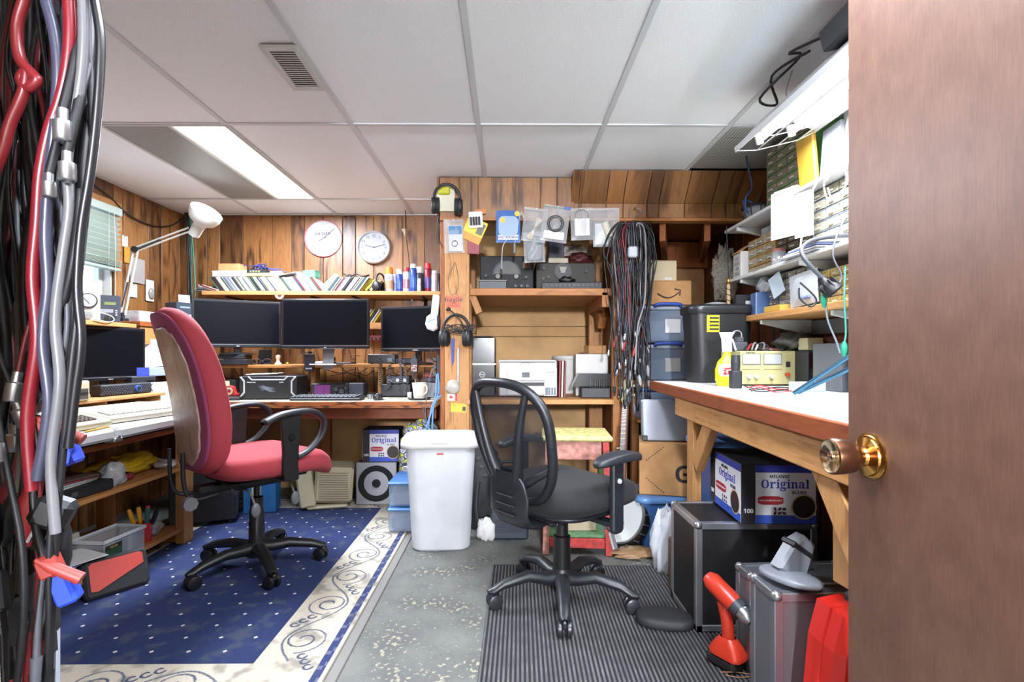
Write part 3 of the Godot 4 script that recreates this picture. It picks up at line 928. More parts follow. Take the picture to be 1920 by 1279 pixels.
func furniture() -> void:
	# long desk along the back wall
	var d := thing("back_desk", "long plywood desk with a worn brown edge along the panelled back wall", "desk", V(-1.5, 0, -3.7))
	var ply := mat("ply_edge", "d0b088", 0.65, 0.0, {"tex": turned("burl_flat", wood_tex("burl", "d09a5c", "8e5427", "3c2010", 1.0, 30.0, 51, 256, 512)), "scale": V(2.0, 6.0, 2.0)})
	obj("edge_board", nb().box(V(0.0, 0.739, 0.42), V(2.1, 0.042, 0.02), 0.003), ply, d)
	obj("top", nb().box(V(0, 0.74, -0.025), V(2.1, 0.04, 0.87), 0.002), mat("cream_laminate", "c2bba6", 0.4, 0.0, {"tex": noise_tex("laminate", 0.03, 0.9, 1.0), "scale": 3.0}), d)
	for x in [-0.95, 0.12, 0.98]:
		post(d, "leg", x, 0.28, 0.0125, 0.72, 0.09, 0.04, 3)
	obj("apron", nb().box(V(0, 0.68, 0.3), V(2.08, 0.08, 0.03)), board(4), d)
	# raised shelf behind it
	var r := thing("desk_riser", "raised plank shelf standing at the back of the long desk", "shelf", V(0, 0, 0))
	hboard(r, "shelf_board", P(300, 683, 3.65).x, P(617, 683, 3.65).x, 0.982, 0.022, 3.66, 4.1, 2)
	hboard(r, "shelf_board", P(617, 683, 3.65).x, P(822, 683, 3.65).x, 0.988, 0.022, 3.64, 4.1, 1)
	for px in [388, 598, 720, 816]:
		post(r, "support", P(px, 690, 3.8).x, 3.74, 0.76, 0.965, 0.035, 0.09, 1)
	# shelf on the wall above
	var s := thing("wall_shelf", "long pine wall shelf holding discs and spray cans", "shelf")
	hboard(s, "shelf_board", P(382, 548, 3.87).x, P(826, 548, 3.87).x, 1.522, 0.03, 3.86, BACK - 0.01, 0)
	var iron := mat("black_iron", "1d1d20", 0.5, 0.6)
	for px in [425, 585, 662, 790]:
		var x := P(px, 560, 3.9).x
		obj("bracket", nb().box(V(x, 1.486, -4.03), V(0.02, 0.008, 0.24)).at(V(x, 1.42, -4.05), eul(38, 0, 0)).box(Vector3.ZERO, V(0.016, 0.008, 0.2)).at(Vector3.ZERO).box(V(x, 1.41, -BACK + 0.008), V(0.02, 0.16, 0.006)), iron, s)
	# white folding table along the left wall, and the wooden shelf unit under it
	var ft := thing("folding_table", "white plastic folding table along the left wall under the old computers", "table", V(-2.08, 0, -2.25))
	var plas := mat("white_plastic_top", "d6d7d6", 0.45)
	obj("top_half", nb().at(V(0, 0.715, -0.45)).box(Vector3.ZERO, V(0.84, 0.05, 0.895), 0.012), plas, ft)
	obj("top_half", nb().at(V(0, 0.715, 0.46)).box(Vector3.ZERO, V(0.84, 0.05, 0.895), 0.012), plas, ft)
	obj("hinge", nb().box(V(0.40, 0.69, 0.004), V(0.05, 0.018, 0.05), 0.004).cyl(V(0.36, 0.697, 0.004), V(0.427, 0.697, 0.004), 0.011), mat("steel", "b9bcc0", 0.3, 0.9), ft)
	obj("frame", nb().box(V(0.36, 0.683, 0), V(0.025, 0.014, 1.78)).box(V(-0.36, 0.683, 0), V(0.025, 0.014, 1.78)), iron, ft)
	var u := thing("shelf_unit", "low open wooden shelf unit under the white folding table", "shelf")
	zboard(u, "top_board", -2.26, -1.75, 0.675, 0.035, 1.15, 3.0, 3)
	zboard(u, "shelf_board", -2.26, -1.79, 0.435, 0.02, 1.15, 2.95, 1)
	zboard(u, "shelf_board", -2.26, -1.79, 0.1, 0.02, 1.15, 2.93, 1)
	for z in [1.2, 2.93]:
		post(u, "leg", -1.797, z, 0.0125, 0.64, 0.05, 0.085, 0)
		post(u, "leg", -2.23, z, 0.0125, 0.64, 0.05, 0.085, 1)
	post(u, "divider", -2.21, 2.62, 0.1, 0.415, 0.05, 0.085, 1)
	for z in [1.2, 2.93]:
		obj("foot_rail", nb().box(V(-2.02, 0.052, -z), V(0.4, 0.075, 0.04), 0.003), board(2), u)
	# shelves on the left wall
	var ls := thing("side_shelf", "narrow pine shelf under the window on the left wall", "shelf")
	zboard(ls, "shelf_board", LEFT + 0.01, -2.30, 1.243, 0.026, 2.3, 3.27, 0)
	var ls2 := thing("corner_shelf", "reddish wooden shelf in the far left corner", "shelf")
	zboard(ls2, "shelf_board", LEFT + 0.01, -2.29, 1.262, 0.03, 3.29, 3.98, 3)
	obj("cleat", nb().box(Vector3.ZERO, V(0.68, 0.11, 0.02)), board(1), ls2, V(-2.31, 1.175, -3.64), eul(0, 90, 0))
	# recess shelves
	var rs := thing("radio_shelf", "thick plank shelf carrying the old grey receivers in the recess", "shelf")
	hboard(rs, "shelf_board", -0.235, 0.66, 1.472, 0.045, 3.30, 4.1, 2)
	obj("cleat", nb().box(V(0.62, 1.40, -3.6), V(0.04, 0.09, 0.6)), pine(2), rs)
	var ps := thing("printer_shelf", "pale pine shelf carrying the white printer in the recess", "shelf")
	hboard(ps, "shelf_board", -0.26, P(1152, 750, 3.28).x, 0.772, 0.03, 3.26, 4.1, 0)
	# workbench
	var wb := thing("workbench", "heavy pine workbench with white top and brown front edge along the right wall", "workbench", V(0.856, 0, -3.06), eul(0, -2.8, 0))
	obj("top", nb().box(V(0.35, 0.882, 1.15), V(0.7, 0.034, 2.3), 0.002), mat("bench_white", "e0e0da", 0.5, 0.0, {"tex": noise_tex("bench_stain", 0.02, 0.86, 1.0), "scale": 2.0}), wb)
	obj("edge_board", nb().box(Vector3.ZERO, V(2.3, 0.052, 0.02), 0.003), mat("bench_edge", "9a6440", 0.6, 0.0, {"tex": texs["pine_flat"], "scale": V(1.3, 2.4, 2.4)}), wb, V(-0.008, 0.872, 1.15), eul(0, 90, 0))
	obj("end_edge", nb().box(V(0.35, 0.87, -0.008), V(0.7, 0.05, 0.016), 0.003), board(3), wb)
	obj("apron", nb().box(Vector3.ZERO, V(1.85, 0.092, 0.038), 0.004), board(0), wb, V(0.02, 0.8, 1.39), eul(0, 90, 0))
	obj("end_apron", nb().box(V(0.36, 0.8, 0.485), V(0.64, 0.09, 0.038), 0.004), board(2), wb)
	for z in [0.68, 2.0]:
		for x in [0.03, 0.64]:
			post(wb, "leg", x, -z, 0.01, 0.757 if x < 0.1 else 0.865, 0.038, 0.09, 0)
	obj("brace", nb().at(V(0.03, 0.688, 0.845), eul(-48, 0, 0)).box(Vector3.ZERO, V(0.036, 0.085, 0.33), 0.003), pine(0), wb)
	obj("brace", nb().at(V(0.03, 0.688, 1.83), eul(48, 0, 0)).box(Vector3.ZERO, V(0.036, 0.085, 0.33), 0.003), pine(0), wb)
	# shelves on the right wall
	var mel := mat("white_melamine", "e6e5e1", 0.45)
	var rows := [["upper", 1.795, 0.018, 1.30, 3.12, "white shelf high on the right wall under the bench light"], ["middle", 1.492, 0.018, 1.30, 3.07, "white shelf carrying the yellow drawer cabinet and lettered box"], ["lower", 1.262, 0.03, 1.29, 2.84, "pale wooden shelf over the bench with white brackets"]]
	for q in rows:
		var sh := thing(q[0] + "_wall_shelf", q[5], "shelf")
		zboard(sh, "shelf_board", q[3], RIGHT - 0.006, q[1], q[2], 1.0, q[4], 0, mel if q[0] != "lower" else board(0))
		for z in [q[4] - 0.16, q[4] - 0.75, q[4] - 1.35]:
			obj("bracket", nb().plate(pv([0, 0, -0.27, 0, -0.27, -0.02, -0.2, -0.035, 0, -0.085]), 0.02, 0.002), mel, sh, V(RIGHT - 0.006, q[1] - q[2] - 0.001, -z))
		if q[0] == "lower":
			obj("rail", nb().box(V(RIGHT - 0.012, 1.19, -1.95), V(0.014, 0.07, 1.7)), mat("grey_rail", "8f9296", 0.5), sh)
	door()
	bench_light()

func door() -> void:
	var x := 0.582
	var f := fbm(77, 1.0, 3)
	var t := pic("veneer", 256, 512, func(px: int, py: int) -> Color:
		var mx := absf(px / 128.0 - 1.0)
		var my := absf(py / 256.0 - 1.0)
		var g := f.get_noise_2d(mx * 90.0, my * 6.0) * 0.5 + 0.5
		var b := f.get_noise_2d(mx * 5.0 + 20.0, my * 4.0) * 0.5 + 0.5
		return Color(0.62, 0.47, 0.39).lerp(Color(0.44, 0.31, 0.25), clampf(g * 0.55 + b * 0.5, 0, 1)))
	var d := struct("door_1", nb().box(V(x + 0.0175, 1.02, -0.509), V(0.035, 2.02, 0.76), 0.002), mat("door_veneer", "b4aeaa", 0.42, 0.0, {"tex": t, "scale": V(2.2, 1.6, 2.2), "world": true}))
	var brass := mat("brass", "c8964e", 0.14, 1.0)
	var bronze := mat("bronze", "6f4a34", 0.28, 0.9)
	var kb := eul(0, 0, 90)
	var k := obj("door_knob", nb().lathe([W(0.009, 0.012), W(0.0135, 0.016), W(0.0155, 0.022), W(0.022, 0.027), W(0.0265, 0.036), W(0.0285, 0.05), W(0.029, 0.062), W(0.0282, 0.0655), W(0.0265, 0.0665)], 32), bronze, d, V(x, 0.888, -0.832), kb)
	obj("rose", nb().lathe([W(0.037, 0.0), W(0.037, 0.003), W(0.033, 0.006), W(0.031, 0.006), W(0.03, 0.009), W(0.016, 0.013), W(0.013, 0.02), W(0.0, 0.02)], 32), brass, k)
	obj("knob_face", nb().lathe([W(0.0275, 0.0655), W(0.0255, 0.0672), W(0.022, 0.0655), W(0.008, 0.0628), W(0.007, 0.066), W(0.0, 0.0675)], 32), mat("pale_brass", "e0c9a8", 0.16, 1.0), k)
	obj("hinge", nb().box(V(x + 0.018, 1.8, -0.135), V(0.03, 0.09, 0.012)).box(V(x + 0.018, 0.25, -0.135), V(0.03, 0.09, 0.012)), brass, d)

func bench_light() -> void:
	var t := thing("shop_light", "hanging white fluorescent shop light with wire guard over the workbench", "shop light", V(1.135, 1.985, -1.61), eul(0, 0, 14))
	var white := mat("enamel_white", "e9ebec", 0.35)
	var sh := nb()
	var pr := [W(-0.175, -0.015), W(-0.165, -0.012), W(-0.06, 0.06), W(0.06, 0.06), W(0.165, -0.012), W(0.175, -0.015)]
	for i in 5:
		var a: Vector2 = pr[i]
		var b: Vector2 = pr[i + 1]
		sh.quad(V(a.x, a.y, -0.61), V(b.x, b.y, -0.61), V(b.x, b.y, 0.61), V(a.x, a.y, 0.61))
		sh.quad(V(a.x, a.y + 0.003, 0.61), V(b.x, b.y + 0.003, 0.61), V(b.x, b.y + 0.003, -0.61), V(a.x, a.y + 0.003, -0.61))
	sh.box(V(-0.174, -0.02, 0), V(0.004, 0.022, 1.22)).box(V(0.174, -0.02, 0), V(0.004, 0.022, 1.22))
	obj("reflector", sh, white, t)
	obj("channel", nb().box(V(0, 0.045, 0), V(0.11, 0.05, 1.2), 0.004), white, t)
	var glow := mat("tube_glow", "ffffff", 0.3, 0.0, {"emit": 3.2, "glow": "fcfdff"})
	for s in [-1, 1]:
		obj("tube", nb().cyl(V(s * 0.07, -0.004, -0.59), V(s * 0.07, -0.004, 0.59), 0.016, -1, 14), glow, t)
		for e in [-1, 1]:
			obj("tube_holder", nb().box(V(s * 0.07, 0.0, e * 0.598), V(0.03, 0.05, 0.014), 0.003), C("f2f2f0"), t)
	var g := nb()
	for i in 9:
		var z := -0.6 + i * 0.15
		g.tube([V(-0.172, -0.028, z), V(-0.09, -0.045, z), V(0.09, -0.045, z), V(0.172, -0.028, z)], 0.0022, 5)
	for x in [-0.172, -0.09, 0.0, 0.09, 0.172]:
		g.tube([V(x, -0.046 if absf(x) < 0.1 else -0.029, -0.6), V(x, -0.046 if absf(x) < 0.1 else -0.029, 0.6)], 0.0022, 5)
	obj("wire_guard", g, mat("guard_wire", "f4f4f2", 0.3, 0.3), t)
	obj("ballast_box", nb().box(V(-0.05, 0.1, 0.03), V(0.11, 0.07, 0.2), 0.006), mat("ballast_grey", "3a3c42", 0.5), t)
	var cord := mat("black_cord", "17171a", 0.5)
	obj("power_cord", nb().tube(spl([V(-0.06, 0.12, -0.06), V(-0.12, 0.15, -0.2), V(-0.02, 0.17, -0.3), V(-0.13, 0.1, -0.42), V(-0.02, 0.09, -0.5), V(-0.1, 0.15, -0.36), V(-0.05, 0.14, -0.2)]), 0.005, 6), cord, t)
	for z in [-0.42, 0.42]:
		obj("chain", nb().tube(spl([V(-0.03, 0.07, z), V(-0.02, 0.11, z), V(0.02, 0.175, z)]), 0.003, 5), mat("steel"), t)

func soft(w: float, d: float, h: float, dome := 0.01, power := 3.2, bend: Variant = null, k := 28) -> B:   # cushion lying flat, base at y = 0
	var rows: Array = []
	for q in [[0.0, 0.0], [0.5, 0.0], [0.86, 0.0], [0.96, 0.12], [1.0, 0.4], [0.99, 0.68], [0.95, 0.88], [0.86, 0.99], [0.62, 1.0], [0.3, 1.0], [0.0, 1.0]]:
		var row: Array = []
		for j in k:
			var a := -TAU * j / k
			var c := cos(a)
			var s := sin(a)
			var p := V(signf(c) * pow(absf(c), 2.0 / power) * w / 2 * q[0], q[1] * h + (dome * (1.0 - q[0] * q[0]) if q[1] > 0.97 else 0.0), signf(s) * pow(absf(s), 2.0 / power) * d / 2 * q[0])
			row.append(bend.call(p) if bend != null else p)
		rows.append(row)
	return nb().surf(rows, true)

func star_base(t: Node3D, turn: float, r: float, m: Material, wheel: Material, arch: float) -> void:
	for i in 5:
		var b := eul(0, turn + 72.0 * i, 0)
		var rows: Array = []
		for q in [[0.02, 0.1, 0.034, 0.056], [0.07, 0.1, 0.033, 0.05], [0.5 * r, 0.096 + arch, 0.029, 0.042], [0.85 * r, 0.082 + arch * 0.6, 0.025, 0.036], [r, 0.072, 0.023, 0.03], [r + 0.022, 0.07, 0.012, 0.016]]:
			var row: Array = []
			for j in 8:
				var a := -TAU * (j + 0.5) / 8
				row.append(V(cos(a) * q[2], q[1] + sin(a) * q[3] * 0.55, q[0]))
			rows.append(row)
		obj("base_leg", nb().surf(rows, true), m, t, Vector3.ZERO, b)
		var c := obj("caster", nb().box(V(0, 0.052, 0.006), V(0.024, 0.034, 0.044), 0.008).cyl(V(0, 0.05, 0), V(0, 0.08, 0), 0.007), m, t, b * V(0, 0, r - 0.006), eul(0, turn + 72.0 * i + 35.0 * sin(i * 2.3), 0))
		for s in [-1, 1]:
			obj("wheel", nb().lathe([W(0, -0.011), W(0.021, -0.011), W(0.0295, -0.007), W(0.031, 0), W(0.0295, 0.007), W(0.021, 0.011), W(0, 0.011)], 18), wheel, c, V(s * 0.018, 0.0315, 0.0), eul(0, 0, 90))

func chairs() -> void:
	red_chair()
	black_chair()

func red_chair() -> void:
	var t := thing("red_office_chair", "red fabric office chair with a torn backrest showing its bare shell", "chair", V(-1.227, 0.011, -2.575), eul(0, -40, 0))
	var blk := mat("chair_black", "191a1c", 0.45, 0.0, {"tex": noise_tex("scuff", 0.03, 0.75, 1.0), "scale": 3.0})
	var weave := pic("weave", 16, 16, func(x: int, y: int) -> Color:
		var v := 0.8 + 0.2 * sin(x * TAU / 8.0) * sin(y * TAU / 8.0)
		return Color(v, v, v))
	var red := mat("red_weave", "bf3f49", 0.85, 0.0, {"tex": weave, "scale": 90.0, "rim": 0.25})
	var purple := mat("faded_back_cloth", "a3416b", 0.9, 0.0, {"tex": weave, "scale": 120.0, "rim": 0.2})
	star_base(t, 40.0 - 34.6, 0.3, blk, mat("wheel_black", "1a1b1d", 0.35), 0.01)
	obj("hub", nb().lathe([W(0.0, 0.06), W(0.048, 0.06), W(0.05, 0.1), W(0.042, 0.125), W(0.036, 0.13)], 20), blk, t)
	obj("gas_lift", nb().lathe([W(0.036, 0.12), W(0.036, 0.225), W(0.033, 0.23), W(0.033, 0.285), W(0.029, 0.29), W(0.029, 0.345), W(0.014, 0.35), W(0.014, 0.43)], 20), mat("lift_black", "17181a", 0.3), t)
	var mech := obj("seat_mechanism", nb().box(V(0, 0.435, 0.02), V(0.17, 0.045, 0.24), 0.012).box(V(0, 0.455, 0), V(0.3, 0.014, 0.36), 0.004).box(V(0, 0.43, 0.19), V(0.07, 0.035, 0.16), 0.006), blk, t)
	var grey := mat("lever_grey", "6b6d70", 0.45)
	for q in [[0.15, 0.41, 0.1, 30.0], [0.13, 0.42, -0.1, -15.0], [-0.15, 0.42, 0.02, 10.0]]:
		var pd := spl([V(q[0] * 0.4, q[1] + 0.01, q[2]), V(q[0], q[1], q[2]), V(q[0] * 1.35, q[1] - 0.05, q[2])])
		obj("lever", nb().tube(pd, 0.006, 6).at(V(q[0] * 1.4, q[1] - 0.07, q[2])).ball(Vector3.ZERO, V(0.012, 0.034, 0.022)), grey, mech)
	obj("tension_knob", nb().at(V(0.1, 0.40, 0.33)).cyl(V(-0.016, 0, 0), V(0.016, 0, 0), 0.03, -1, 8), grey, t)
	for s in [-1.0, 1.0]:
		obj("back_bar", nb().tube(spl([V(s * 0.06, 0.41, 0.2), V(s * 0.075, 0.41, 0.31), V(s * 0.08, 0.48, 0.345), V(s * 0.08, 0.62, 0.35)]), 0.009, 6), blk, t)
	var seat_bend := func(p: Vector3) -> Vector3:
		return p + V(0, -0.06 * pow(clampf((-p.z - 0.12) / 0.14, 0.0, 1.0), 2.0) + 0.012 * pow(p.x / 0.25, 2.0), 0)
	obj("seat", soft(0.54, 0.56, 0.10, 0.012, 3.0, seat_bend), red, t, V(0, 0.468, -0.05))
	# backrest: a cushion stood on edge, leaning back
	var back_bend := func(p: Vector3) -> Vector3:
		# p.x across, p.z down (top is -z), p.y thickness towards the front
		var up := 0.37 - p.z
		var narrow := 1.0 - 0.16 * pow(clampf(up / 0.74, 0, 1), 2.0)
		var lum := 0.04 * sin(clampf(up / 0.74, 0, 1) * PI * 0.9) - 0.015
		var lean := up * 0.2
		return V(p.x * narrow, up, lean - lum - p.y + 0.03 * pow(p.x / 0.22, 2.0) * -1.0)
	obj("backrest", soft(0.45, 0.74, 0.10, 0.015, 3.0, back_bend, 36), red, t, V(0, 0.505, 0.285))
	var strip := nb()
	var bare := nb()
	for layer in [[strip, 0.415, 0.69, 0.006, 0.0], [bare, 0.31, 0.6, 0.012, 1.0]]:
		var rows: Array = []
		for i in 7:
			var f: float = [1.0, 1.0, 0.96, 0.8, 0.5, 0.25, 0.0][i]
			var row: Array = []
			for j in 48:
				var a := TAU * j / 48
				var c := cos(a)
				var s := sin(a)
				var jag: float = 1.0 + layer[4] * 0.028 * sin(j * 2.7) * sin(j * 1.3 + 1.0)
				var x: float = signf(c) * pow(absf(c), 0.62) * layer[1] / 2 * f * jag
				var z: float = signf(s) * pow(absf(s), 0.62) * layer[2] / 2 * f * jag + 0.02 * layer[4]
				row.append(back_bend.call(V(x, (-layer[3] if i > 0 else 0.004), z)))
			rows.append(row)
		layer[0].surf(rows, true)
	obj("back_cover", strip, purple, t, V(0, 0.505, 0.285))
	var ft := wood_tex("bare_shell", "b79c8c", "8f6f5f", "5d4034", 0.5, 10.0, 91, 128, 256)
	obj("bare_shell", bare, mat("bare_shell", "ffffff", 0.35, 0.0, {"tex": ft, "scale": V(2.5, 1.5, 2.5)}), t, V(0, 0.505, 0.285))
	# loop armrests
	for s in [-1.0, 1.0]:
		var pts := spl([V(0, 0.735, 0.13), V(0, 0.765, 0.05), V(0, 0.775, -0.05), V(0, 0.765, -0.12), V(0, 0.72, -0.165), V(0, 0.65, -0.15), V(0, 0.59, -0.09), V(0, 0.565, -0.03)], 7)
		var rows: Array = []
		for i in pts.size():
			var p: Vector3 = pts[i]
			var d: Vector3 = (pts[mini(i + 1, pts.size() - 1)] - pts[maxi(i - 1, 0)]).normalized()
			var nrm := V(0, d.z, -d.y)
			var f := float(i) / (pts.size() - 1)
			var w := lerpf(0.03, 0.019, f) * (0.5 if i == 0 else 1.0)
			var th := lerpf(0.016, 0.013, f) * (0.5 if i == 0 else 1.0)
			var row: Array = []
			for j in 10:
				var a := TAU * j / 10
				row.append(p + V(cos(a) * w, 0, 0) + nrm * sin(a) * th)
			rows.append(row)
		var arm := obj("armrest", nb().surf(rows, true), mat("arm_rubber", "24262b", 0.5, 0.0, {"tex": noise_tex("scuff", 0.03, 0.75, 1.0), "scale": 4.0}), t, V(s * 0.275, 0, -0.03))
		obj("arm_post", nb().plate(pv([-0.04, 0.49, 0.03, 0.49, 0.036, 0.6, 0.044, 0.765, -0.05, 0.765, -0.04, 0.6]), 0.02, 0.004).at(Vector3.ZERO), blk, arm, Vector3.ZERO, eul(0, 90, 0))
		obj("arm_bracket", nb().box(V(-s * 0.07, 0.47, 0), V(0.16, 0.02, 0.07), 0.004).box(V(0, 0.49, 0), V(0.024, 0.05, 0.07), 0.004), blk, arm)
		obj("arm_screw", nb().cyl(V(s * 0.01, 0.66, 0), V(s * 0.017, 0.66, 0), 0.018, 0.014, 14), mat("wheel_black"), arm)

func black_chair() -> void:
	var t := thing("black_mesh_chair", "black mesh back office chair standing on the ribbed rubber mat", "chair", V(0.233, 0.0075, -2.227), eul(0, -50, 0))
	var blk := mat("slate_plastic", "1d2025", 0.42, 0.0, {"tex": noise_tex("scuff", 0.03, 0.75, 1.0), "scale": 3.0})
	var dark := mat("wheel_black")
	star_base(t, 50.0 - 4.0, 0.3, blk, mat("wheel_slate", "26282d", 0.35), 0.022)
	obj("hub", nb().lathe([W(0.0, 0.07), W(0.042, 0.07), W(0.045, 0.115), W(0.038, 0.14), W(0.0, 0.14)], 20), blk, t)
	obj("gas_lift", nb().lathe([W(0.038, 0.12), W(0.036, 0.275), W(0.027, 0.28), W(0.027, 0.325), W(0.014, 0.33), W(0.014, 0.38)], 20), mat("lift_black"), t)
	obj("seat_mechanism", nb().box(V(0, 0.372, 0.02), V(0.16, 0.035, 0.24), 0.01).box(V(0, 0.392, 0), V(0.3, 0.012, 0.36), 0.004), blk, t)
	obj("lever", nb().tube(spl([V(0.05, 0.37, -0.05), V(0.15, 0.365, -0.05), V(0.22, 0.33, -0.06)]), 0.005, 6).at(V(0.225, 0.30, -0.06), eul(0, 0, 20)).box(Vector3.ZERO, V(0.012, 0.075, 0.03), 0.005), mat("lever_grey"), t)
	var cloth := mat("black_seat_weave", "15171a", 0.9, 0.0, {"tex": texs["weave"], "scale": 80.0, "rim": 0.15})
	var bend := func(p: Vector3) -> Vector3:
		return p + V(0, -0.03 * pow(clampf((-p.z - 0.14) / 0.12, 0.0, 1.0), 2.0) + 0.014 * pow(absf(p.x) / 0.25, 2.0), 0)
	obj("seat", soft(0.52, 0.52, 0.1, 0.006, 3.4, bend), cloth, t, V(0, 0.412, -0.03))
	obj("seat_pan", soft(0.44, 0.42, 0.03, 0.0, 3.2), blk, t, V(0, 0.395, -0.01))
	# backrest frame: a curved hoop, wide at the top
	var shape := func(a: float, k: float) -> Vector3:
		var c := cos(a)
		var s := sin(a)
		var y := 0.705 + 0.235 * signf(s) * pow(absf(s), 0.8) * k
		var w := 0.235 * (0.80 + 0.2 * clampf((y - 0.47) / 0.4, 0.0, 1.0))
		var x := signf(c) * pow(absf(c), 0.72) * w * k
		return V(x, y, 0.235 + 0.26 * (y - 0.47) - 0.06 * pow(x / 0.235, 2.0) + 0.03 * sin((y - 0.47) * 6.0))
	var hoop: Array = []
	for i in 49:
		hoop.append(shape.call(TAU * i / 48 + 0.01, 1.0))
	obj("back_frame", nb().tube(hoop, 0.019, 8), blk, t)
	var rows: Array = []
	for i in 9:
		var row: Array = []
		for j in 40:
			row.append(shape.call(-TAU * j / 40, maxf(i / 8.0, 0.001)) + V(0, 0, -0.006))
		rows.append(row)
	obj("mesh_fabric", nb().surf(rows, true), mat("mesh_fabric", "22262d", 0.6, 0.0, {"alpha": 0.6}), t)
	# spine and arms of the support
	var sup := nb()
	for s in [-1.0, 1.0]:
		sup.tube(spl([V(s * 0.03, 0.50, 0.275), V(s * 0.075, 0.62, 0.315), V(s * 0.11, 0.76, 0.34), V(s * 0.15, 0.9, 0.345)]), 0.024, 8, 0.013)
		sup.tube(spl([V(s * 0.05, 0.53, 0.28), V(s * 0.12, 0.575, 0.275), V(s * 0.205, 0.63, 0.235)]), 0.018, 8, 0.012)
	obj("back_support", sup, blk, t)
	var sp: Array = []
	for q in [[0.38, 0.1, 0.06, 0.018], [0.372, 0.2, 0.085, 0.02], [0.385, 0.265, 0.1, 0.022], [0.43, 0.295, 0.11, 0.02], [0.5, 0.295, 0.115, 0.018], [0.56, 0.305, 0.1, 0.016], [0.6, 0.315, 0.06, 0.012]]:
		var row: Array = []
		for j in 14:
			var a := -TAU * j / 14
			row.append(V(signf(cos(a)) * pow(absf(cos(a)), 0.6) * q[2], q[0] + sin(a) * q[3] * (0.9 if q[1] < 0.25 else 0.25), q[1] - sin(a) * q[3] * (0.25 if q[1] < 0.25 else 0.9)))
		sp.append(row)
	obj("back_spine", nb().surf(sp, true), blk, t)
	for i in 3:
		obj("spine_slot", nb().at(V(0, 0.43 + i * 0.035, 0.317), eul(-3, 0, 0)).box(Vector3.ZERO, V(0.12 - i * 0.01, 0.006, 0.008), 0.002), mat("slot_black", "0c0d0f", 0.9), t)
	for s in [-1.0, 1.0]:
		var pad := func(p: Vector3) -> Vector3:
			return V(p.x + 0.02 * cos(p.z * 9.0) * s, p.y - 0.018 * pow(p.z / 0.13, 2.0), p.z)
		var arm := obj("armrest", soft(0.082, 0.27, 0.032, 0.004, 2.6, pad), mat("arm_rubber"), t, V(s * 0.275, 0.635, -0.02))
		obj("arm_post", nb().plate(rr(0.065, 0.30, 0.02), 0.026, 0.006), blk, arm, V(0, -0.135, 0.0), eul(0, 90, 0))
		obj("arm_bracket", nb().box(V(-s * 0.09, -0.252, 0), V(0.2, 0.018, 0.055), 0.004), blk, arm)
		obj("arm_button", nb().cyl(V(s * 0.012, -0.08, 0), V(s * 0.019, -0.08, 0), 0.011, 0.009, 14), mat("button_grey", "c9ccd0", 0.35), arm)

# ---------- common small things ----------
func flatprint(parent: Node3D, called: String, w: float, h: float, m: Material, at: Vector3, turn := Basis()) -> MeshInstance3D:   # a thin printed sheet, facing its own +z
	return obj(called, nb().box(Vector3.ZERO, V(w, h, 0.0008)), m, parent, at, turn)
func carton(called: String, label: String, cat: String, base: Vector3, s: Vector3, m: Material, turn := 0.0, tape := true, group := "") -> Node3D:
	var t := thing(called, label, cat, base, eul(0, turn, 0), group)
	obj("body", nb().box(V(0, s.y / 2, 0), s, minf(0.004, s.y * 0.1)), m, t)
	if tape:
		obj("top_flap", nb().box(V(0, s.y + 0.0012, s.z * 0.249), V(s.x * 0.995, 0.0024, s.z * 0.49)), m, t)
		obj("top_flap", nb().box(V(0, s.y + 0.0012, -s.z * 0.249), V(s.x * 0.995, 0.0024, s.z * 0.49)), m, t)
	return t
func monitor(called: String, label: String, a: Vector3, b: Vector3, h: float, floor_y: float, logo: String, plate_stand := false, tilt := 0.0) -> Node3D:
	var mid := (a + b) / 2
	var w := (b - a).length()
	var t := thing(called, label, "monitor", V(mid.x, floor_y, mid.z), face(Vector3.UP.cross(b - a) * -1.0))
	var y0 := mid.y - floor_y
	var sh := mat("monitor_shell", "15161a", 0.35)
	var tb := eul(tilt, 0, 0)
	var pan := obj("panel", nb().box(V(0, h / 2, -0.012), V(w, h, 0.024), 0.004).box(V(0, h / 2, -0.035), V(w * 0.7, h * 0.6, 0.03), 0.01), sh, t, V(0, y0, 0), tb)
	obj("screen", nb().box(V(0, h / 2 + 0.006, 0.0004), V(w - 0.03, h - 0.045, 0.001)), mat("dark_screen", "0c0e13", 0.3, 0.0, {"spec": 0.25}), pan)
	obj("lower_bezel", nb().box(V(0, 0.0195, 0.0005), V(w - 0.004, 0.0035, 0.002)), mat("bezel_line", "8d949e", 0.3, 0.6), pan)
	if logo:
		words(logo, 0.0085, mat("print_white", "e4e6ea", 0.5), pan, V(0, 0.009, 0.0012), Basis(), true)
	if plate_stand:
		obj("stand_plate", nb().at(V(0, y0 / 2 + 0.02, -0.07), eul(-12, 0, 0)).box(Vector3.ZERO, V(0.075, y0 + 0.1, 0.006), 0.002), mat("brushed_alloy", "a9adb2", 0.3, 0.85), t)
		obj("foot", nb().box(V(0, 0.005, -0.03), V(0.18, 0.008, 0.16), 0.003), mat("brushed_alloy"), t)
	else:
		obj("neck", nb().box(V(0, y0 / 2 + 0.04, -0.05), V(0.045, y0 + 0.09, 0.02), 0.004), sh, t)
		obj("foot", nb().lathe([W(0, 0.0), W(0.115, 0.0), W(0.118, 0.006), W(0.1, 0.011), W(0.03, 0.016), W(0, 0.016)], 28, V(0, 0, -0.035), 1.0, 0.62), sh, t)
	return t
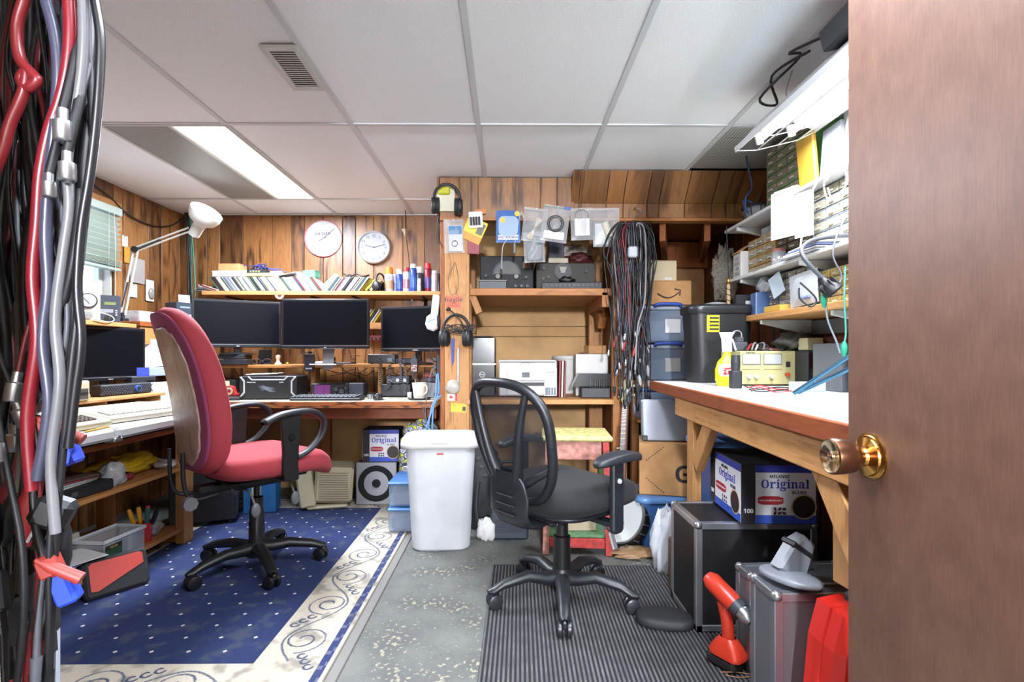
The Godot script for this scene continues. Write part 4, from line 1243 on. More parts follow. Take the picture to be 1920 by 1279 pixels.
func spray_can(label: String, px: float, r: float, h: float, body: String, band: String, cap: String, cap_h: float, z := 3.95) -> Node3D:
	var p := P(px, 545, z)
	var t := thing("spray_can", label, "spray can", V(p.x, 1.522, p.z), Basis(), "cans on the wall shelf")
	var hb := h - cap_h
	obj("body", nb().lathe([W(0, 0), W(r * 0.95, 0), W(r, 0.004), W(r, hb - 0.016), W(r * 0.9, hb - 0.006), W(r * 0.7, hb), W(0, hb)], 18), mat("can_" + body, body, 0.3, 0.2), t)
	obj("print_band", nb().cyl(V(0, hb * 0.18, 0), V(0, hb * 0.62, 0), r * 1.006, -1, 18, false), mat("can_" + band, band, 0.35, 0.1), t)
	obj("cap", nb().lathe([W(0, hb - 0.003), W(r * 0.86, hb - 0.003), W(r * 0.86, hb + cap_h * 0.55), W(r * 0.78, hb + cap_h * 0.95), W(r * 0.6, hb + cap_h), W(0, hb + cap_h)], 18), mat("cap_" + cap, cap, 0.4), t)
	return t
func wire(called: String, label: String, cat: String, pts: Array, r: float, m: Material, group := "", k := 5) -> MeshInstance3D:
	return one(called, nb().tube(spl(pts, 5), r, k), m, label, cat, Vector3.ZERO, Basis(), group)
func coil(b: B, a: Vector3, c: Vector3, sag: float, turns: int, R: float, r: float) -> void:
	var pts: Array = []
	for i in turns * 8 + 1:
		var f := float(i) / (turns * 8)
		var g := TAU * i / 8.0
		pts.append(a.lerp(c, f) + V(0, -sag * sin(f * PI), 0) + V(R * cos(g), 0, R * sin(g)))
	b.tube(pts, r, 5)

func desk_things() -> void:
	# ---- monitors on the riser ----
	monitor("monitor", "left wide black monitor of the row of three, angled towards the red chair", P(359, 652, 3.5), P(527, 651, 3.8), 0.33, 1.054, "ASUS")
	monitor("monitor", "middle black monitor of the row of three, on a metal plate stand", P(527.5, 654, 3.5), P(692, 654, 3.5), 0.334, 0.982, "acer", true)
	monitor("monitor", "right black monitor of the row of three, half behind the white headset", P(714, 659, 3.66), P(846, 659, 3.5), 0.31, 0.988, "SAMSUNG")
	# ---- disc cases leaning on the wall shelf ----
	var cols := ["d9d9d6", "c8cbd0", "2e323c", "e6e4de", "6f7684", "b9bec8", "3d4a63", "d3cfc4", "8a8f98", "f0efe9", "50535c", "a39c8c", "7d3434", "c9c4a0", "4e5f4c"]
	var case_box := nb().box(V(0, 0.0625, 0), V(0.0102, 0.125, 0.142), 0.001).mesh()
	var th := deg_to_rad(36)
	var n_left := 58
	for i in n_left:
		var x := lerpf(P(421, 545, 3.93).x, P(612, 545, 3.93).x, float(i) / (n_left - 1))
		disc_case(case_box, x, 1.522, th, cols[rng.randi() % cols.size()], "slim disc case leaning left in the long row on the wall shelf", "disc cases leaning left")
	for i in 20:
		var x := lerpf(P(612, 545, 3.93).x, P(676, 545, 3.93).x, i / 19.0) + 0.004
		disc_case(case_box, x, 1.522, -th, cols[(i * 7) % cols.size()], "slim disc case leaning right between the manila book and the headphones", "disc cases leaning right")
	for i in 4:
		disc_case(case_box, P(388, 545, 3.93).x + i * 0.014 + 0.085, 1.522, deg_to_rad(72), ["6e2c2c", "d8d4cc", "83302f", "cfcac0"][i], "disc case slumped flat at the left end of the shelf", "slumped disc cases")
	for q in [[680, "d8c84e"], [688, "d2bf3e"], [697, "cbb98a"]]:
		var m := MeshInstance3D.new()
		m.mesh = nb().box(V(0, 0.055, 0), V(0.02, 0.11, 0.13), 0.002).mesh()
		m.material_override = C(q[1])
		m.name = numbered("yellow_book")
		add_child(m, true)
		tag(m, "yellow backed book leaning right at the end of the disc row", "book", "yellow books on the wall shelf")
		m.transform = Transform3D(eul(0, 0, -44), V(P(q[0], 545, 3.93).x, 1.522, P(q[0], 545, 3.95).z) + V(0.0, 0.009, 0))
	one("manila_book", nb().box(V(0, 0.085, 0), V(0.035, 0.17, 0.13), 0.003), C("d7be8c"), "tan cardboard wallet leaning right above the disc cases", "book", V(P(606, 545, 3.95).x, 1.53, P(606, 545, 3.95).z), eul(0, 0, -46))
	# ---- things on top of the discs ----
	var y1 := 1.522 + 0.109
	var wt := thing("white_box", "flat white cardboard tray box lying on the leaning discs", "box", V(P(436, 520, 3.92).x, y1, P(436, 520, 3.95).z), eul(0, 3, 1))
	obj("body", nb().box(V(0, 0.022, 0), V(0.25, 0.044, 0.16), 0.004), C("eceeee"), wt)
	obj("lid_edge", nb().box(V(0, 0.038, 0.0005), V(0.253, 0.012, 0.162), 0.002), C("f7f8f8"), wt)
	carton("small_carton", "small brown carton on top of the flat white box", "box", V(P(436, 510, 3.95).x, y1 + 0.048, -3.97), V(0.16, 0.052, 0.11), mat("brown_card"), -2)
	var fol := one("paper_wallet", nb().box(V(0, 0.013, 0), V(0.21, 0.026, 0.15), 0.004), C("d9c08a"), "tan paper wallet under the black network switch", "folder", V(P(495, 520, 3.93).x, y1, -3.95))
	words("ASUS RT-N12", 0.018, C("8a6a3a"), fol, V(-0.02, 0.013, 0.076))
	var sw := thing("network_switch", "small black network switch with blue cables on the wall shelf", "switch", V(P(487, 513, 3.93).x, y1 + 0.027, -3.93), eul(0, 4, 0))
	obj("body", nb().box(V(0, 0.014, 0), V(0.135, 0.028, 0.09), 0.003), C("1b1d22"), sw)
	for i in 4:
		obj("port", nb().box(V(-0.04 + i * 0.02, 0.012, 0.0455), V(0.013, 0.011, 0.003)), C("b8a25a" if i % 2 else "7e8a98"), sw)
	for i in 4:
		wire("network_cable", "blue network cable looped over the black switch", "cable", [V(sw.position.x - 0.04 + i * 0.02, y1 + 0.055, -3.93), V(sw.position.x - 0.01 + i * 0.025, y1 + 0.085 + 0.01 * (i % 2), -3.9), V(sw.position.x + 0.06 - i * 0.035, y1 + 0.075, -3.95), V(sw.position.x + [-0.14, 0.15, 0.19, 0.08][i], y1 + [0.1, 0.07, 0.05, 0.04][i], -3.98)], 0.0035, C("2b3f9e" if i % 2 else "3a4a8a"), "blue network cables on the shelf")
	carton("white_carton", "white small carton between the switch and the teal box", "box", V(P(519, 519, 3.95).x, y1, -3.97), V(0.085, 0.045, 0.07), C("dfe3e8"), 8)
	one("envelope", nb().at(Vector3.ZERO, eul(0, 12, 14)).box(V(0, 0.006, 0), V(0.13, 0.004, 0.15), 0.0015), C("cfd0ce"), "crumpled grey paper envelope lying on the discs", "envelope", V(P(542, 519, 3.93).x, y1 + 0.012, -3.94))
	carton("pill_carton", "tiny white and orange carton standing on the disc row", "box", V(P(561, 520, 3.93).x, y1 + 0.002, -3.95), V(0.055, 0.038, 0.05), C("eeeae6"), -10)
	var teal := carton("teal_box", "teal tea box lying on the leaning discs", "box", V(P(585, 520, 3.93).x, y1, -3.94), V(0.1, 0.05, 0.075), C("6fc7b2"), -14, false)
	obj("lid_edge", nb().box(V(0, 0.046, 0), V(0.102, 0.008, 0.077)), C("62b8a3"), teal)
	words("TEA", 0.02, C("2c7a68"), teal, V(0, 0.022, 0.038), Basis(), true)
	wire("eyeglass_cord", "black cable tangle lying on the right leaning discs", "cable", [P(644, 513, 3.9), P(655, 519, 3.9), P(668, 514, 3.92), P(680, 518, 3.9), P(692, 516, 3.93), P(676, 521, 3.93), P(656, 515, 3.95), P(650, 521, 3.93)], 0.005, mat("black_cord"))
	headset("wall_shelf_headphones", "black headphones resting on end beside the spray cans", V(P(714, 545, 3.93).x, 1.522, -3.93), eul(0, 70, 0), mat("headset_black", "1c1d21", 0.5), 0.75, true)
	var blk := mat("matte_black", "1b1c1f", 0.55)
	one("black_remote", nb().at(V(0, 0.012, 0)).plate(rr(0.14, 0.04, 0.012), 0.022, 0.004), blk, "black handheld device lying at the right end of the discs", "device", V(P(704, 545, 3.9).x, 1.522, -3.92), eul(-90, 8, 0))
	# ---- spray cans ----
	var sc := spray_can("white and orange spray can with an orange cap", 729.5, 0.034, 0.192, "f0ece6", "e8862e", "f08a1e", 0.05)
	words("OFF", 0.02, C("3b56b0"), sc, V(0.0, 0.11, 0.0345), Basis(), true)
	spray_can("slim white spray tin half behind the orange capped can", 741, 0.02, 0.15, "e8ecf2", "5f79c9", "f2f2f2", 0.02, 4.02)
	spray_can("blue spray can with a small white nozzle beside the orange capped can", 749, 0.026, 0.175, "2f49a8", "4a66c4", "eef0f2", 0.035)
	spray_can("white spray can with a red cap and red emblem", 762, 0.026, 0.19, "ece8e6", "c4323c", "c92a2e", 0.03)
	spray_can("tall blue spray can with a white nozzle", 775, 0.027, 0.21, "2d52b4", "3f6cd0", "e8ecf0", 0.03, 3.92)
	spray_can("grey tin with a wide white lid", 787, 0.036, 0.205, "54575a", "3b3e40", "ece9e4", 0.045, 4.02)
	spray_can("tall red and blue spray can with a bright red cap", 802, 0.028, 0.222, "8e2a3a", "35509e", "d8242a", 0.04)
	spray_can("pale grey spray can without a cap", 814.5, 0.025, 0.165, "c9ccd2", "aab2c4", "dfe2e6", 0.02)
	spray_can("small clear pump bottle in front of the grey tin", 786, 0.016, 0.1, "c9cdcd", "e4e6e4", "f4f4f2", 0.03, 3.91)
	spray_can("narrow dark blue tin at the post end of the wall shelf", 822, 0.016, 0.15, "2a2f48", "4b5060", "1f2230", 0.02, 4.0)
	# ---- clocks ----
	var c1 := thing("wall_clock", "white round clock with a red rim, lettered VA3MD and dotted hour marks", "clock", P(606.5, 447.5, 4.15), eul(0, 3, 0))
	obj("rim", nb().lathe([W(0.149, 0.0), W(0.149, 0.012), W(0.146, 0.018), W(0.14, 0.018), W(0.139, 0.012)], 48), mat("rim_red", "b8454e", 0.4), c1, V(0, 0, -0.006), eul(90, 0, 0))
	obj("dial", nb().plate(circ(0.14, 48), 0.008), mat("dial_white", "cacac8", 0.5), c1, V(0, 0, 0.002))
	var ink := mat("dial_ink", "3c4048", 0.6)
	words("VA3MD", 0.036, ink, c1, V(-0.005, 0.036, 0.0065), Basis(), true)
	words("AMATEUR RADIO", 0.008, ink, c1, V(0, 0.013, 0.0065))
	for i in 12:
		var a := TAU * i / 12
		words(["---- -", "- ---", "-- --", "--- -", ". ---", ". . --", ". . . -", "- . . .", "-- . .", "- - -", "- ----", "-- ---"][i], 0.016, ink, c1, V(sin(a) * 0.112, cos(a) * 0.112, 0.0065))
	obj("minute_hand", nb().at(V(0.04, 0.037, 0.009), eul(0, 0, -47)).box(Vector3.ZERO, V(0.004, 0.125, 0.001)), ink, c1)
	obj("hour_hand", nb().at(V(-0.006, -0.004, 0.008), eul(0, 0, -60)).box(Vector3.ZERO, V(0.006, 0.07, 0.001)), ink, c1)
	var c2 := thing("wall_clock", "silver rimmed round clock with pale dial and black numerals", "clock", P(701, 464, 4.13), eul(0, 4, 0))
	obj("rim", nb().lathe([W(0.126, -0.02), W(0.131, 0.0), W(0.129, 0.016), W(0.122, 0.022), W(0.115, 0.016), W(0.113, 0.004)], 48), mat("silver_rim", "c9cbce", 0.28, 0.5), c2, V(0, 0, -0.004), eul(90, 0, 0))
	obj("dial", nb().plate(circ(0.116, 48), 0.006), mat("dial_grey", "b4b8c0", 0.45), c2, V(0, 0, 0.0))
	for i in 12:
		var a := TAU * (i + 1) / 12
		words(str(i + 1), 0.026, ink, c2, V(sin(a) * 0.092, cos(a) * 0.092 - 0.001, 0.004), Basis(), true, true)
	obj("minute_hand", nb().at(V(0.042, 0.012, 0.006), eul(0, 0, -73)).box(Vector3.ZERO, V(0.005, 0.095, 0.001)), ink, c2)
	obj("hour_hand", nb().at(V(-0.034, 0.008, 0.005), eul(0, 0, 76)).box(Vector3.ZERO, V(0.006, 0.075, 0.001)), ink, c2)
	obj("hub", nb().cyl(V(0, 0, 0.003), V(0, 0, 0.009), 0.007), ink, c2)
	obj("glass", nb().plate(circ(0.116, 40), 0.001), mat("clock_glass", "ffffff", 0.03, 0.0, {"alpha": 0.06}), c2, V(0, 0, 0.013))
	# ---- small things hung on the wall and shelf edge ----
	var em := thing("round_plaque", "small round wooden plaque with a dark eagle hung from the shelf edge", "plaque", P(524.5, 552.5, 3.85))
	obj("disc", nb().plate(circ(0.036, 28), 0.006, 0.001), C("e3c79a"), em)
	obj("rim", nb().lathe([W(0.033, 0.003), W(0.033, 0.0045), W(0.036, 0.0045), W(0.036, 0.003)], 28), C("7a4a2c"), em, Vector3.ZERO, eul(90, 0, 0))
	obj("bird", nb().plate(pv([0, 0.018, 0.006, 0.012, 0.022, 0.02, 0.024, 0.002, 0.012, -0.006, 0.008, -0.022, 0, -0.016, -0.008, -0.022, -0.012, -0.006, -0.024, 0.002, -0.022, 0.02, -0.006, 0.012]), 0.001), C("6b3226"), em, V(0, 0, 0.0045))
	one("paper_triangle", nb().plate(pv([-0.045, 0.03, 0.045, 0.03, 0.0, -0.04]), 0.001), C("d9d6ce"), "triangle of white paper pinned under the wall shelf near the cans", "paper", P(772, 556, 4.12))
	one("note_scrap", nb().plate(pv([-0.02, 0.03, 0.02, 0.03, 0.022, -0.005, 0.012, -0.035]), 0.001), C("c9ad84"), "scrap of brown paper pinned on the panelling below the hanging wire", "paper", P(757, 436, 4.13))
	wire("antenna_wire", "thin black wire hanging from the ceiling down past the spray cans", "wire", [P(754, 382, 3.95), P(760, 398, 4.05), P(761, 440, 4.12), P(766, 480, 4.12), P(768, 510, 4.1)], 0.003, mat("black_cord"))
	# ---- flat black boxes, webcams and radios on the riser ----
	var hub := thing("disc_player", "two flat black set-top boxes stacked under the left monitor", "player", P(430, 690, 3.68) * V(1, 0, 1) + V(0, 0.982, 0), eul(0, 2, 0))
	obj("lower_case", nb().box(V(0, 0.02, 0), V(0.3, 0.036, 0.14), 0.003), C("23252b"), hub)
	obj("upper_case", nb().box(V(-0.01, 0.056, -0.005), V(0.27, 0.03, 0.14), 0.003), C("2d3038"), hub)
	obj("slot", nb().box(V(-0.05, 0.056, 0.0655), V(0.12, 0.004, 0.002)), C("0c0d10"), hub)
	one("tablet", nb().box(V(0, 0.055, 0), V(0.095, 0.11, 0.008), 0.003), C("3a3d44"), "dark grey tablet leaning behind the reading glasses on the riser", "tablet", V(P(495, 675, 3.85).x, 0.983, -3.87), eul(-14, 6, 0))
	var gl := thing("eyeglasses", "pair of dark rimmed glasses lying on the riser", "glasses", V(P(493, 682, 3.7).x, 0.984, -3.7), eul(0, 20, 0))
	var gm := C("3b2a26")
	for s in [-1, 1]:
		var ring: Array = []
		for i in 15:
			var a := TAU * i / 14
			ring.append(V(s * 0.034 + cos(a) * 0.027, 0.021 + sin(a) * 0.019, 0))
		obj("rim", nb().tube(ring, 0.0022, 5), gm, gl)
		obj("temple", nb().tube(spl([V(s * 0.062, 0.024, 0), V(s * 0.064, 0.02, -0.07), V(s * 0.05, 0.004, -0.13)]), 0.0022, 5), gm, gl)
	obj("bridge", nb().tube([V(-0.008, 0.024, 0), V(0.008, 0.024, 0)], 0.002, 5), gm, gl)
	var wc := thing("webcam", "black webcam on a small foot between the monitors", "webcam", V(P(619, 676, 3.66).x, 0.988, -3.68))
	obj("body", nb().plate(rr(0.066, 0.034, 0.012), 0.03, 0.004), blk, wc, V(0, 0.034, 0))
	obj("lens", nb().cyl(V(0, 0.034, 0.014), V(0, 0.034, 0.019), 0.011), mat("lens_glass", "05070c", 0.05), wc)
	obj("foot", nb().box(V(0, 0.008, -0.004), V(0.07, 0.016, 0.045), 0.003), blk, wc)
	one("white_puck", nb().lathe([W(0, 0), W(0.04, 0), W(0.043, 0.006), W(0.03, 0.018), W(0, 0.02)], 20, Vector3.ZERO, 1.0, 0.7), C("e9e7e2"), "white rounded mouse lying beside the webcam", "mouse", V(P(600, 676, 3.7).x, 0.988, -3.72))
	one("trackpad", nb().box(V(0, 0.006, 0), V(0.14, 0.012, 0.1), 0.003), C("30343c"), "flat dark trackpad right of the webcam", "trackpad", V(P(643, 678, 3.68).x, 0.988, -3.72), eul(0, -6, 0))
	one("toy_figure_base", nb().lathe([W(0, 0), W(0.024, 0), W(0.024, 0.008), W(0.012, 0.02), W(0.011, 0.035), W(0.017, 0.05), W(0.015, 0.064), W(0, 0.07)], 16), C("e0b596"), "small pale pink ornament standing on the riser edge", "ornament", V(P(522, 681, 3.68).x, 0.983, -3.69))
	one("yellow_ball", nb().ball(V(0, 0.009, 0), V(0.009, 0.009, 0.009), 10), C("e8d23a"), "tiny yellow ball on the riser edge", "ball", V(P(541, 679, 3.68).x, 0.983, -3.675))
	var rg := mat("radio_grey", "24262b", 0.45)
	var r1 := radio("mobile_radio", "black mobile radio with silver top in front of the right monitor", V(P(712, 683, 3.62).x, 0.988, -3.74), V(0.19, 0.062, 0.17), 4.0, "VFO")
	obj("silver_lid", nb().box(V(0, 0.064, 0), V(0.185, 0.008, 0.165), 0.003), mat("brushed_alloy"), r1)
	var r2 := radio("mobile_radio", "small grey mobile radio beside the coiled microphone cord", V(P(757, 683, 3.66).x, 0.988, -3.76), V(0.15, 0.036, 0.14), -3.0, "")
	obj("knob", nb().cyl(V(0.055, 0.018, 0.07), V(0.055, 0.018, 0.085), 0.009), C("7e848c"), r2)
	# narrow shelf seen between the middle and right monitors
	var ns := thing("gap_shelf", "short pine shelf on the wall between the middle and right monitors", "shelf")
	hboard(ns, "shelf_board", P(680, 606, 4.05).x, P(740, 606, 4.05).x, 1.3, 0.05, 4.02, BACK - 0.01, 1)
	for i in 5:
		one("booklet", nb().box(V(0, 0.06, 0), V(0.012, 0.12, 0.09), 0.001), C(["c9ccd0", "d8c23a", "2c2e34", "d2cfc8", "d8b830"][i]), ["grey", "bright yellow", "black", "white", "deep yellow"][i] + " booklet leaning on the short shelf between the monitors", "booklet", V(P(684 + i * 5, 600, 4.08).x, 1.302, -4.08), eul(0, 0, -34))
	var kp := thing("knob_strip", "small red panel with black knobs under the short shelf", "panel", V(P(702, 632, 4.1).x, 1.185, -4.11))
	obj("panel", nb().box(Vector3.ZERO, V(0.13, 0.045, 0.05), 0.003), C("9a3a40"), kp)
	for i in 4:
		obj("knob", nb().cyl(V(-0.045 + i * 0.03, -0.006, 0.024), V(-0.045 + i * 0.03, -0.006, 0.045), 0.009), C("1b1c1e"), kp)
	one("white_pad_box", nb().box(V(0, 0.03, 0), V(0.13, 0.06, 0.04), 0.003), C("d9dcde"), "white box standing behind the stacked players under the left monitor", "box", V(P(398, 666, 3.95).x, 0.983, -3.98))
	for i in 3:
		one("loose_paper", nb().at(Vector3.ZERO, eul(4 - i * 3, i * 20, 6)).box(V(0, 0.003 + i * 0.004, 0), V(0.14, 0.002, 0.17)), C(["d8d6d0", "c4c6cc", "e4e4e0"][i]), ["cream", "grey", "white"][i] + " sheet of paper sticking out at the left end of the wall shelf", "paper", V(P(383, 546, 3.9).x, 1.53 + i * 0.006, -3.96))
	# ---- hand microphones ----
	hand_mic("hand_microphone", "black hand microphone hung upright left of the big transceiver", P(580.5, 680, 3.56), 0.07, 0.12, false)
	hand_mic("keypad_microphone", "keypad hand microphone hung above the white mug", P(777, 686, 3.55), 0.052, 0.1, true)
	var plug := thing("round_microphone", "ribbed grey microphone lying on the riser by the coiled cord", "microphone", V(P(729, 683, 3.6).x, 0.99, -3.655))
	obj("head", nb().at(V(0, 0.024, 0)).ball(Vector3.ZERO, V(0.024, 0.02, 0.024)), C("4a5058"), plug)
	for i in 5:
		obj("grille_rib", nb().box(V(-0.016 + i * 0.008, 0.024, 0.02), V(0.003, 0.026, 0.008)), C("8a9098"), plug)
	var cm := mat("coil_black", "2b2d31", 0.5)
	var cc := thing("coiled_cord", "thick coiled black microphone cord hanging in a loop before the riser", "cord")
	for q in [[P(714, 672, 3.6), P(714, 722, 3.50), 12], [P(731, 684, 3.62), P(731, 722, 3.50), 8]]:
		var cb := nb()
		coil(cb, q[0], q[1], 0.0, q[2], 0.009, 0.0035)
		obj("coil", cb, cm, cc)
	var lp := nb()
	var up: Array = []
	for i in 60:
		var f := i / 59.0
		var a := PI * f
		var c := P(722.5, 722, 3.5)
		up.append(c + V(-cos(a) * 0.03 + 0.004 * cos(i * 1.3), -sin(a) * 0.03, 0.004 * sin(i * 1.3)))
	lp.tube(up, 0.0045, 6)
	obj("loop", lp, cm, cc)
	for q in [[P(750, 672, 3.6), P(753, 716, 3.55), 14], [P(757, 676, 3.6), P(763, 712, 3.56), 12]]:
		var cb := nb()
		coil(cb, q[0], q[1], 0.0, q[2], 0.007, 0.0028)
		one("spring_cord", cb, C("54585e"), "tight grey coiled cord hanging from the small radio", "cord", Vector3.ZERO, Basis(), "grey coiled cords")
	# ---- on the desk top (0.76) ----
	var dy := 0.7605
	var pc := thing("power_station", "black box with silver chevron trim standing on the desk", "power station", V(P(504, 741, 3.42).x, dy, -3.52), eul(0, 3, 0))
	var bw := 0.365
	obj("body", nb().box(V(0, 0.08, 0), V(bw, 0.148, 0.22), 0.006).box(V(0, 0.004, 0.06), V(0.27, 0.008, 0.02)), mat("dark_case", "202227", 0.4), pc)
	var al := mat("chevron_silver", "c3c7cc", 0.3, 0.5)
	for s in [-1.0, 1.0]:
		obj("side_chevron", nb().plate(pv([s * 0.18, 0.148, s * 0.155, 0.118, s * 0.155, 0.05, s * 0.178, 0.022, s * 0.168, 0.02, s * 0.145, 0.046, s * 0.145, 0.122, s * 0.168, 0.15]), 0.004, 0.0005), al, pc, V(0, 0, 0.111))
	obj("top_chevron", nb().plate(pv([-0.13, 0.15, -0.105, 0.126, 0.105, 0.126, 0.13, 0.15, 0.122, 0.153, 0.1, 0.134, -0.1, 0.134, -0.122, 0.153]), 0.004, 0.0005), al, pc, V(0, 0, 0.111))
	for i in 4:
		obj("emblem_stripe", nb().plate(pv([-0.06 + i * 0.006, 0.082 - i * 0.008, -0.03 + i * 0.006, 0.094 - i * 0.008, 0.0 + i * 0.01, 0.084 - i * 0.009, 0.05 + i * 0.004, 0.078 - i * 0.008, 0.0 + i * 0.008, 0.078 - i * 0.009, -0.03 + i * 0.006, 0.087 - i * 0.008]), 0.001), C("6f7a86"), pc, V(-0.005, 0, 0.1112))
	words("PREDATOR", 0.011, mat("print_white"), pc, V(-0.105, 0.113, 0.1112), Basis(), true)
	words("ACER", 0.011, mat("print_white"), pc, V(0.085, 0.113, 0.1112), Basis(), true)
	one("white_pad", nb().at(Vector3.ZERO, eul(0, 5, 2)).box(V(0, 0.006, 0), V(0.2, 0.006, 0.13), 0.002), C("e8e6e0"), "stack of white paper lying on the chevron box", "paper", V(P(495, 695, 3.5).x, dy + 0.158, -3.53))
	var kb := thing("black_keyboard", "black computer keyboard on the back desk", "keyboard", V(P(614, 742, 3.38).x, dy, -3.41), eul(0, 2, 0))
	obj("body", nb().plate(rr(0.45, 0.15, 0.012), 0.016, 0.004), blk, kb, V(0, 0.011, 0), eul(-87, 0, 0))
	for r in 5:
		for i in 15:
			obj("key", nb().box(V(-0.205 + i * 0.0275 + r * 0.003, 0.0225 + r * 0.0015, 0.055 - r * 0.026), V(0.022, 0.007, 0.02), 0.002), mat("key_black", "2b2e36", 0.5), kb)
	var mo := thing("computer_mouse", "dark glossy computer mouse on the back desk", "mouse", V(P(708, 743, 3.38).x, dy, -3.4))
	obj("shell", soft(0.062, 0.1, 0.034, 0.006, 2.2), mat("mouse_gloss", "2e3138", 0.25), mo)
	obj("wheel", nb().cyl(V(-0.004, 0.036, 0.022), V(0.004, 0.036, 0.022), 0.009), C("6f747c"), mo)
	# transceiver with a purple display
	var tx := radio("transceiver", "large black transceiver with a glowing purple display on the desk", V(P(617, 735, 3.55).x, dy, -3.64), V(0.245, 0.093, 0.15), 2.0, "")
	obj("display", nb().box(V(-0.048, 0.053, 0.0775), V(0.105, 0.07, 0.003), 0.001), mat("purple_display", "8a4a8e", 0.2, 0.0, {"emit": 0.25, "glow": "8a4a8e"}), tx)
	for q in [[0.045, 0.06, 0.016], [0.083, 0.045, 0.019], [0.04, 0.028, 0.009], [0.112, 0.066, 0.008], [0.112, 0.028, 0.008], [0.064, 0.076, 0.007], [0.086, 0.078, 0.007]]:
		obj("knob", nb().cyl(V(q[0], q[1], 0.074), V(q[0], q[1], 0.094), q[2], q[2] * 0.85, 14), C("4b5058"), tx)
	for q in 6:
		obj("button", nb().box(V(0.012 + q * 0.018, 0.014, 0.077), V(0.012, 0.006, 0.004), 0.001), C("8c9299"), tx)
	var spk := thing("desk_speaker", "small black desktop speaker right of the transceiver", "speaker", V(P(666, 734, 3.55).x, dy, -3.6), eul(0, -2, 0))
	obj("case", nb().box(V(0, 0.053, -0.03), V(0.108, 0.092, 0.1), 0.006), blk, spk)
	obj("grille", nb().plate(rr(0.1, 0.084, 0.01), 0.004, 0.001), mat("grille_cloth", "343946", 0.8), spk, V(0, 0.053, 0.021))
	obj("foot", nb().box(V(0, 0.004, -0.02), V(0.06, 0.008, 0.06)), blk, spk)
	var r3 := radio("base_radio", "grey desktop radio with a white display behind the mug", V(P(742, 734, 3.6).x, dy, -3.71), V(0.21, 0.085, 0.18), -2.0, "")
	obj("display", nb().box(V(-0.045, 0.045, 0.092), V(0.085, 0.045, 0.003)), mat("pale_display", "c9ccd4", 0.3), r3)
	for i in 4:
		obj("knob", nb().cyl(V(0.025 + (i % 2) * 0.045, 0.03 + int(i / 2.0) * 0.035, 0.09), V(0.025 + (i % 2) * 0.045, 0.03 + int(i / 2.0) * 0.035, 0.106), 0.011), C("33373d"), r3)
	var r4 := radio("grey_radio", "pale grey small radio lying on the desktop radio", V(P(745, 712, 3.62).x, dy + 0.0895, -3.7), V(0.16, 0.05, 0.15), 3.0, "")
	obj("front", nb().box(V(0, 0.027, 0.077), V(0.15, 0.042, 0.004), 0.001), C("7c838c"), r4)
	for i in 3:
		obj("knob", nb().cyl(V(-0.05 + i * 0.05, 0.027, 0.076), V(-0.05 + i * 0.05, 0.027, 0.092), 0.012), C("b9bec4"), r4)
	var psu := thing("grey_power_supply", "grey metal power supply box next to the wooden post", "power supply", V(P(812, 734, 3.55).x, dy, -3.64), eul(0, -1, 0))
	obj("case", nb().box(V(0, 0.052, 0), V(0.14, 0.1, 0.16), 0.003), mat("grey_metal_box", "7e8288", 0.45, 0.3), psu)
	obj("red_meter", nb().box(V(-0.02, 0.122, 0.0), V(0.1, 0.03, 0.09), 0.002), C("2c2e36"), psu)
	obj("red_digits", nb().box(V(-0.02, 0.148, 0.01), V(0.095, 0.022, 0.03), 0.002), C("a3262a"), psu)
	obj("wooden_handle", nb().ball(V(0.035, 0.112, 0.06), V(0.024, 0.012, 0.014)), C("c9935a"), psu)
	obj("fan_grille", nb().cyl(V(0.02, 0.02, 0.079), V(0.02, 0.02, 0.083), 0.016), C("1a1b1e"), psu)
	# mug on a tray
	var tray := one("black_coaster", nb().lathe([W(0, 0), W(0.07, 0), W(0.076, 0.012), W(0.072, 0.012), W(0.066, 0.004), W(0, 0.004)], 28), blk, "round black tray under the white mug", "tray", V(P(786, 740, 3.42).x, dy, -3.43))
	var mug := thing("white_mug", "white mug standing on the round black tray", "mug", tray.position + V(0, 0.0045, 0), eul(0, -40, 0))
	obj("cup", nb().lathe([W(0, 0.0), W(0.034, 0.0), W(0.036, 0.004), W(0.048, 0.105), W(0.045, 0.105), W(0.034, 0.008), W(0, 0.008)], 28), mat("china", "efe9dc", 0.2), mug)
	obj("handle", nb().tube(spl([V(0.046, 0.09, 0), V(0.07, 0.085, 0), V(0.072, 0.05, 0), V(0.04, 0.025, 0)]), 0.005, 7), mat("china"), mug)
	obj("spoon", nb().tube([V(-0.01, 0.02, 0.01), V(-0.02, 0.13, 0.02)], 0.002, 5), mat("steel"), mug)
	for q in [[768, 742, 0.016, 0.045, "d5d9dc"], [700, 738, 0.014, 0.018, "c4c0b8"], [694, 735, 0.02, 0.03, "9aa0a6"]]:
		var p := P(q[0], q[1], 3.45)
		one("small_pot" if q[3] < 0.04 else "shot_glass", nb().lathe([W(0, 0), W(q[2] * 0.85, 0), W(q[2], q[3]), W(q[2] * 0.86, q[3]), W(q[2] * 0.75, 0.004), W(0, 0.004)], 16), mat("pot_" + q[4], q[4], 0.15, 0.0 if q[3] > 0.04 else 0.5), "small clear shot glass left of the mug" if q[3] > 0.04 else "tiny metal pot behind the computer mouse", "glass" if q[3] > 0.04 else "pot", V(p.x, dy, p.z), Basis(), "" if q[3] > 0.04 else "tiny metal pots")
	# left half of the desk
	one("laptop_lid", nb().box(V(0, 0.009, 0), V(0.33, 0.018, 0.23), 0.004), C("25272d"), "closed dark laptop lying on the desk behind the red chair", "laptop", V(P(405, 746, 3.4).x, dy, -3.46), eul(0, 6, 0))
	var td := thing("tape_dispenser", "red tape dispenser with a roll of clear tape", "tape dispenser", V(P(434, 740, 3.48).x, dy + 0.019, -3.5), eul(0, -4, 0))
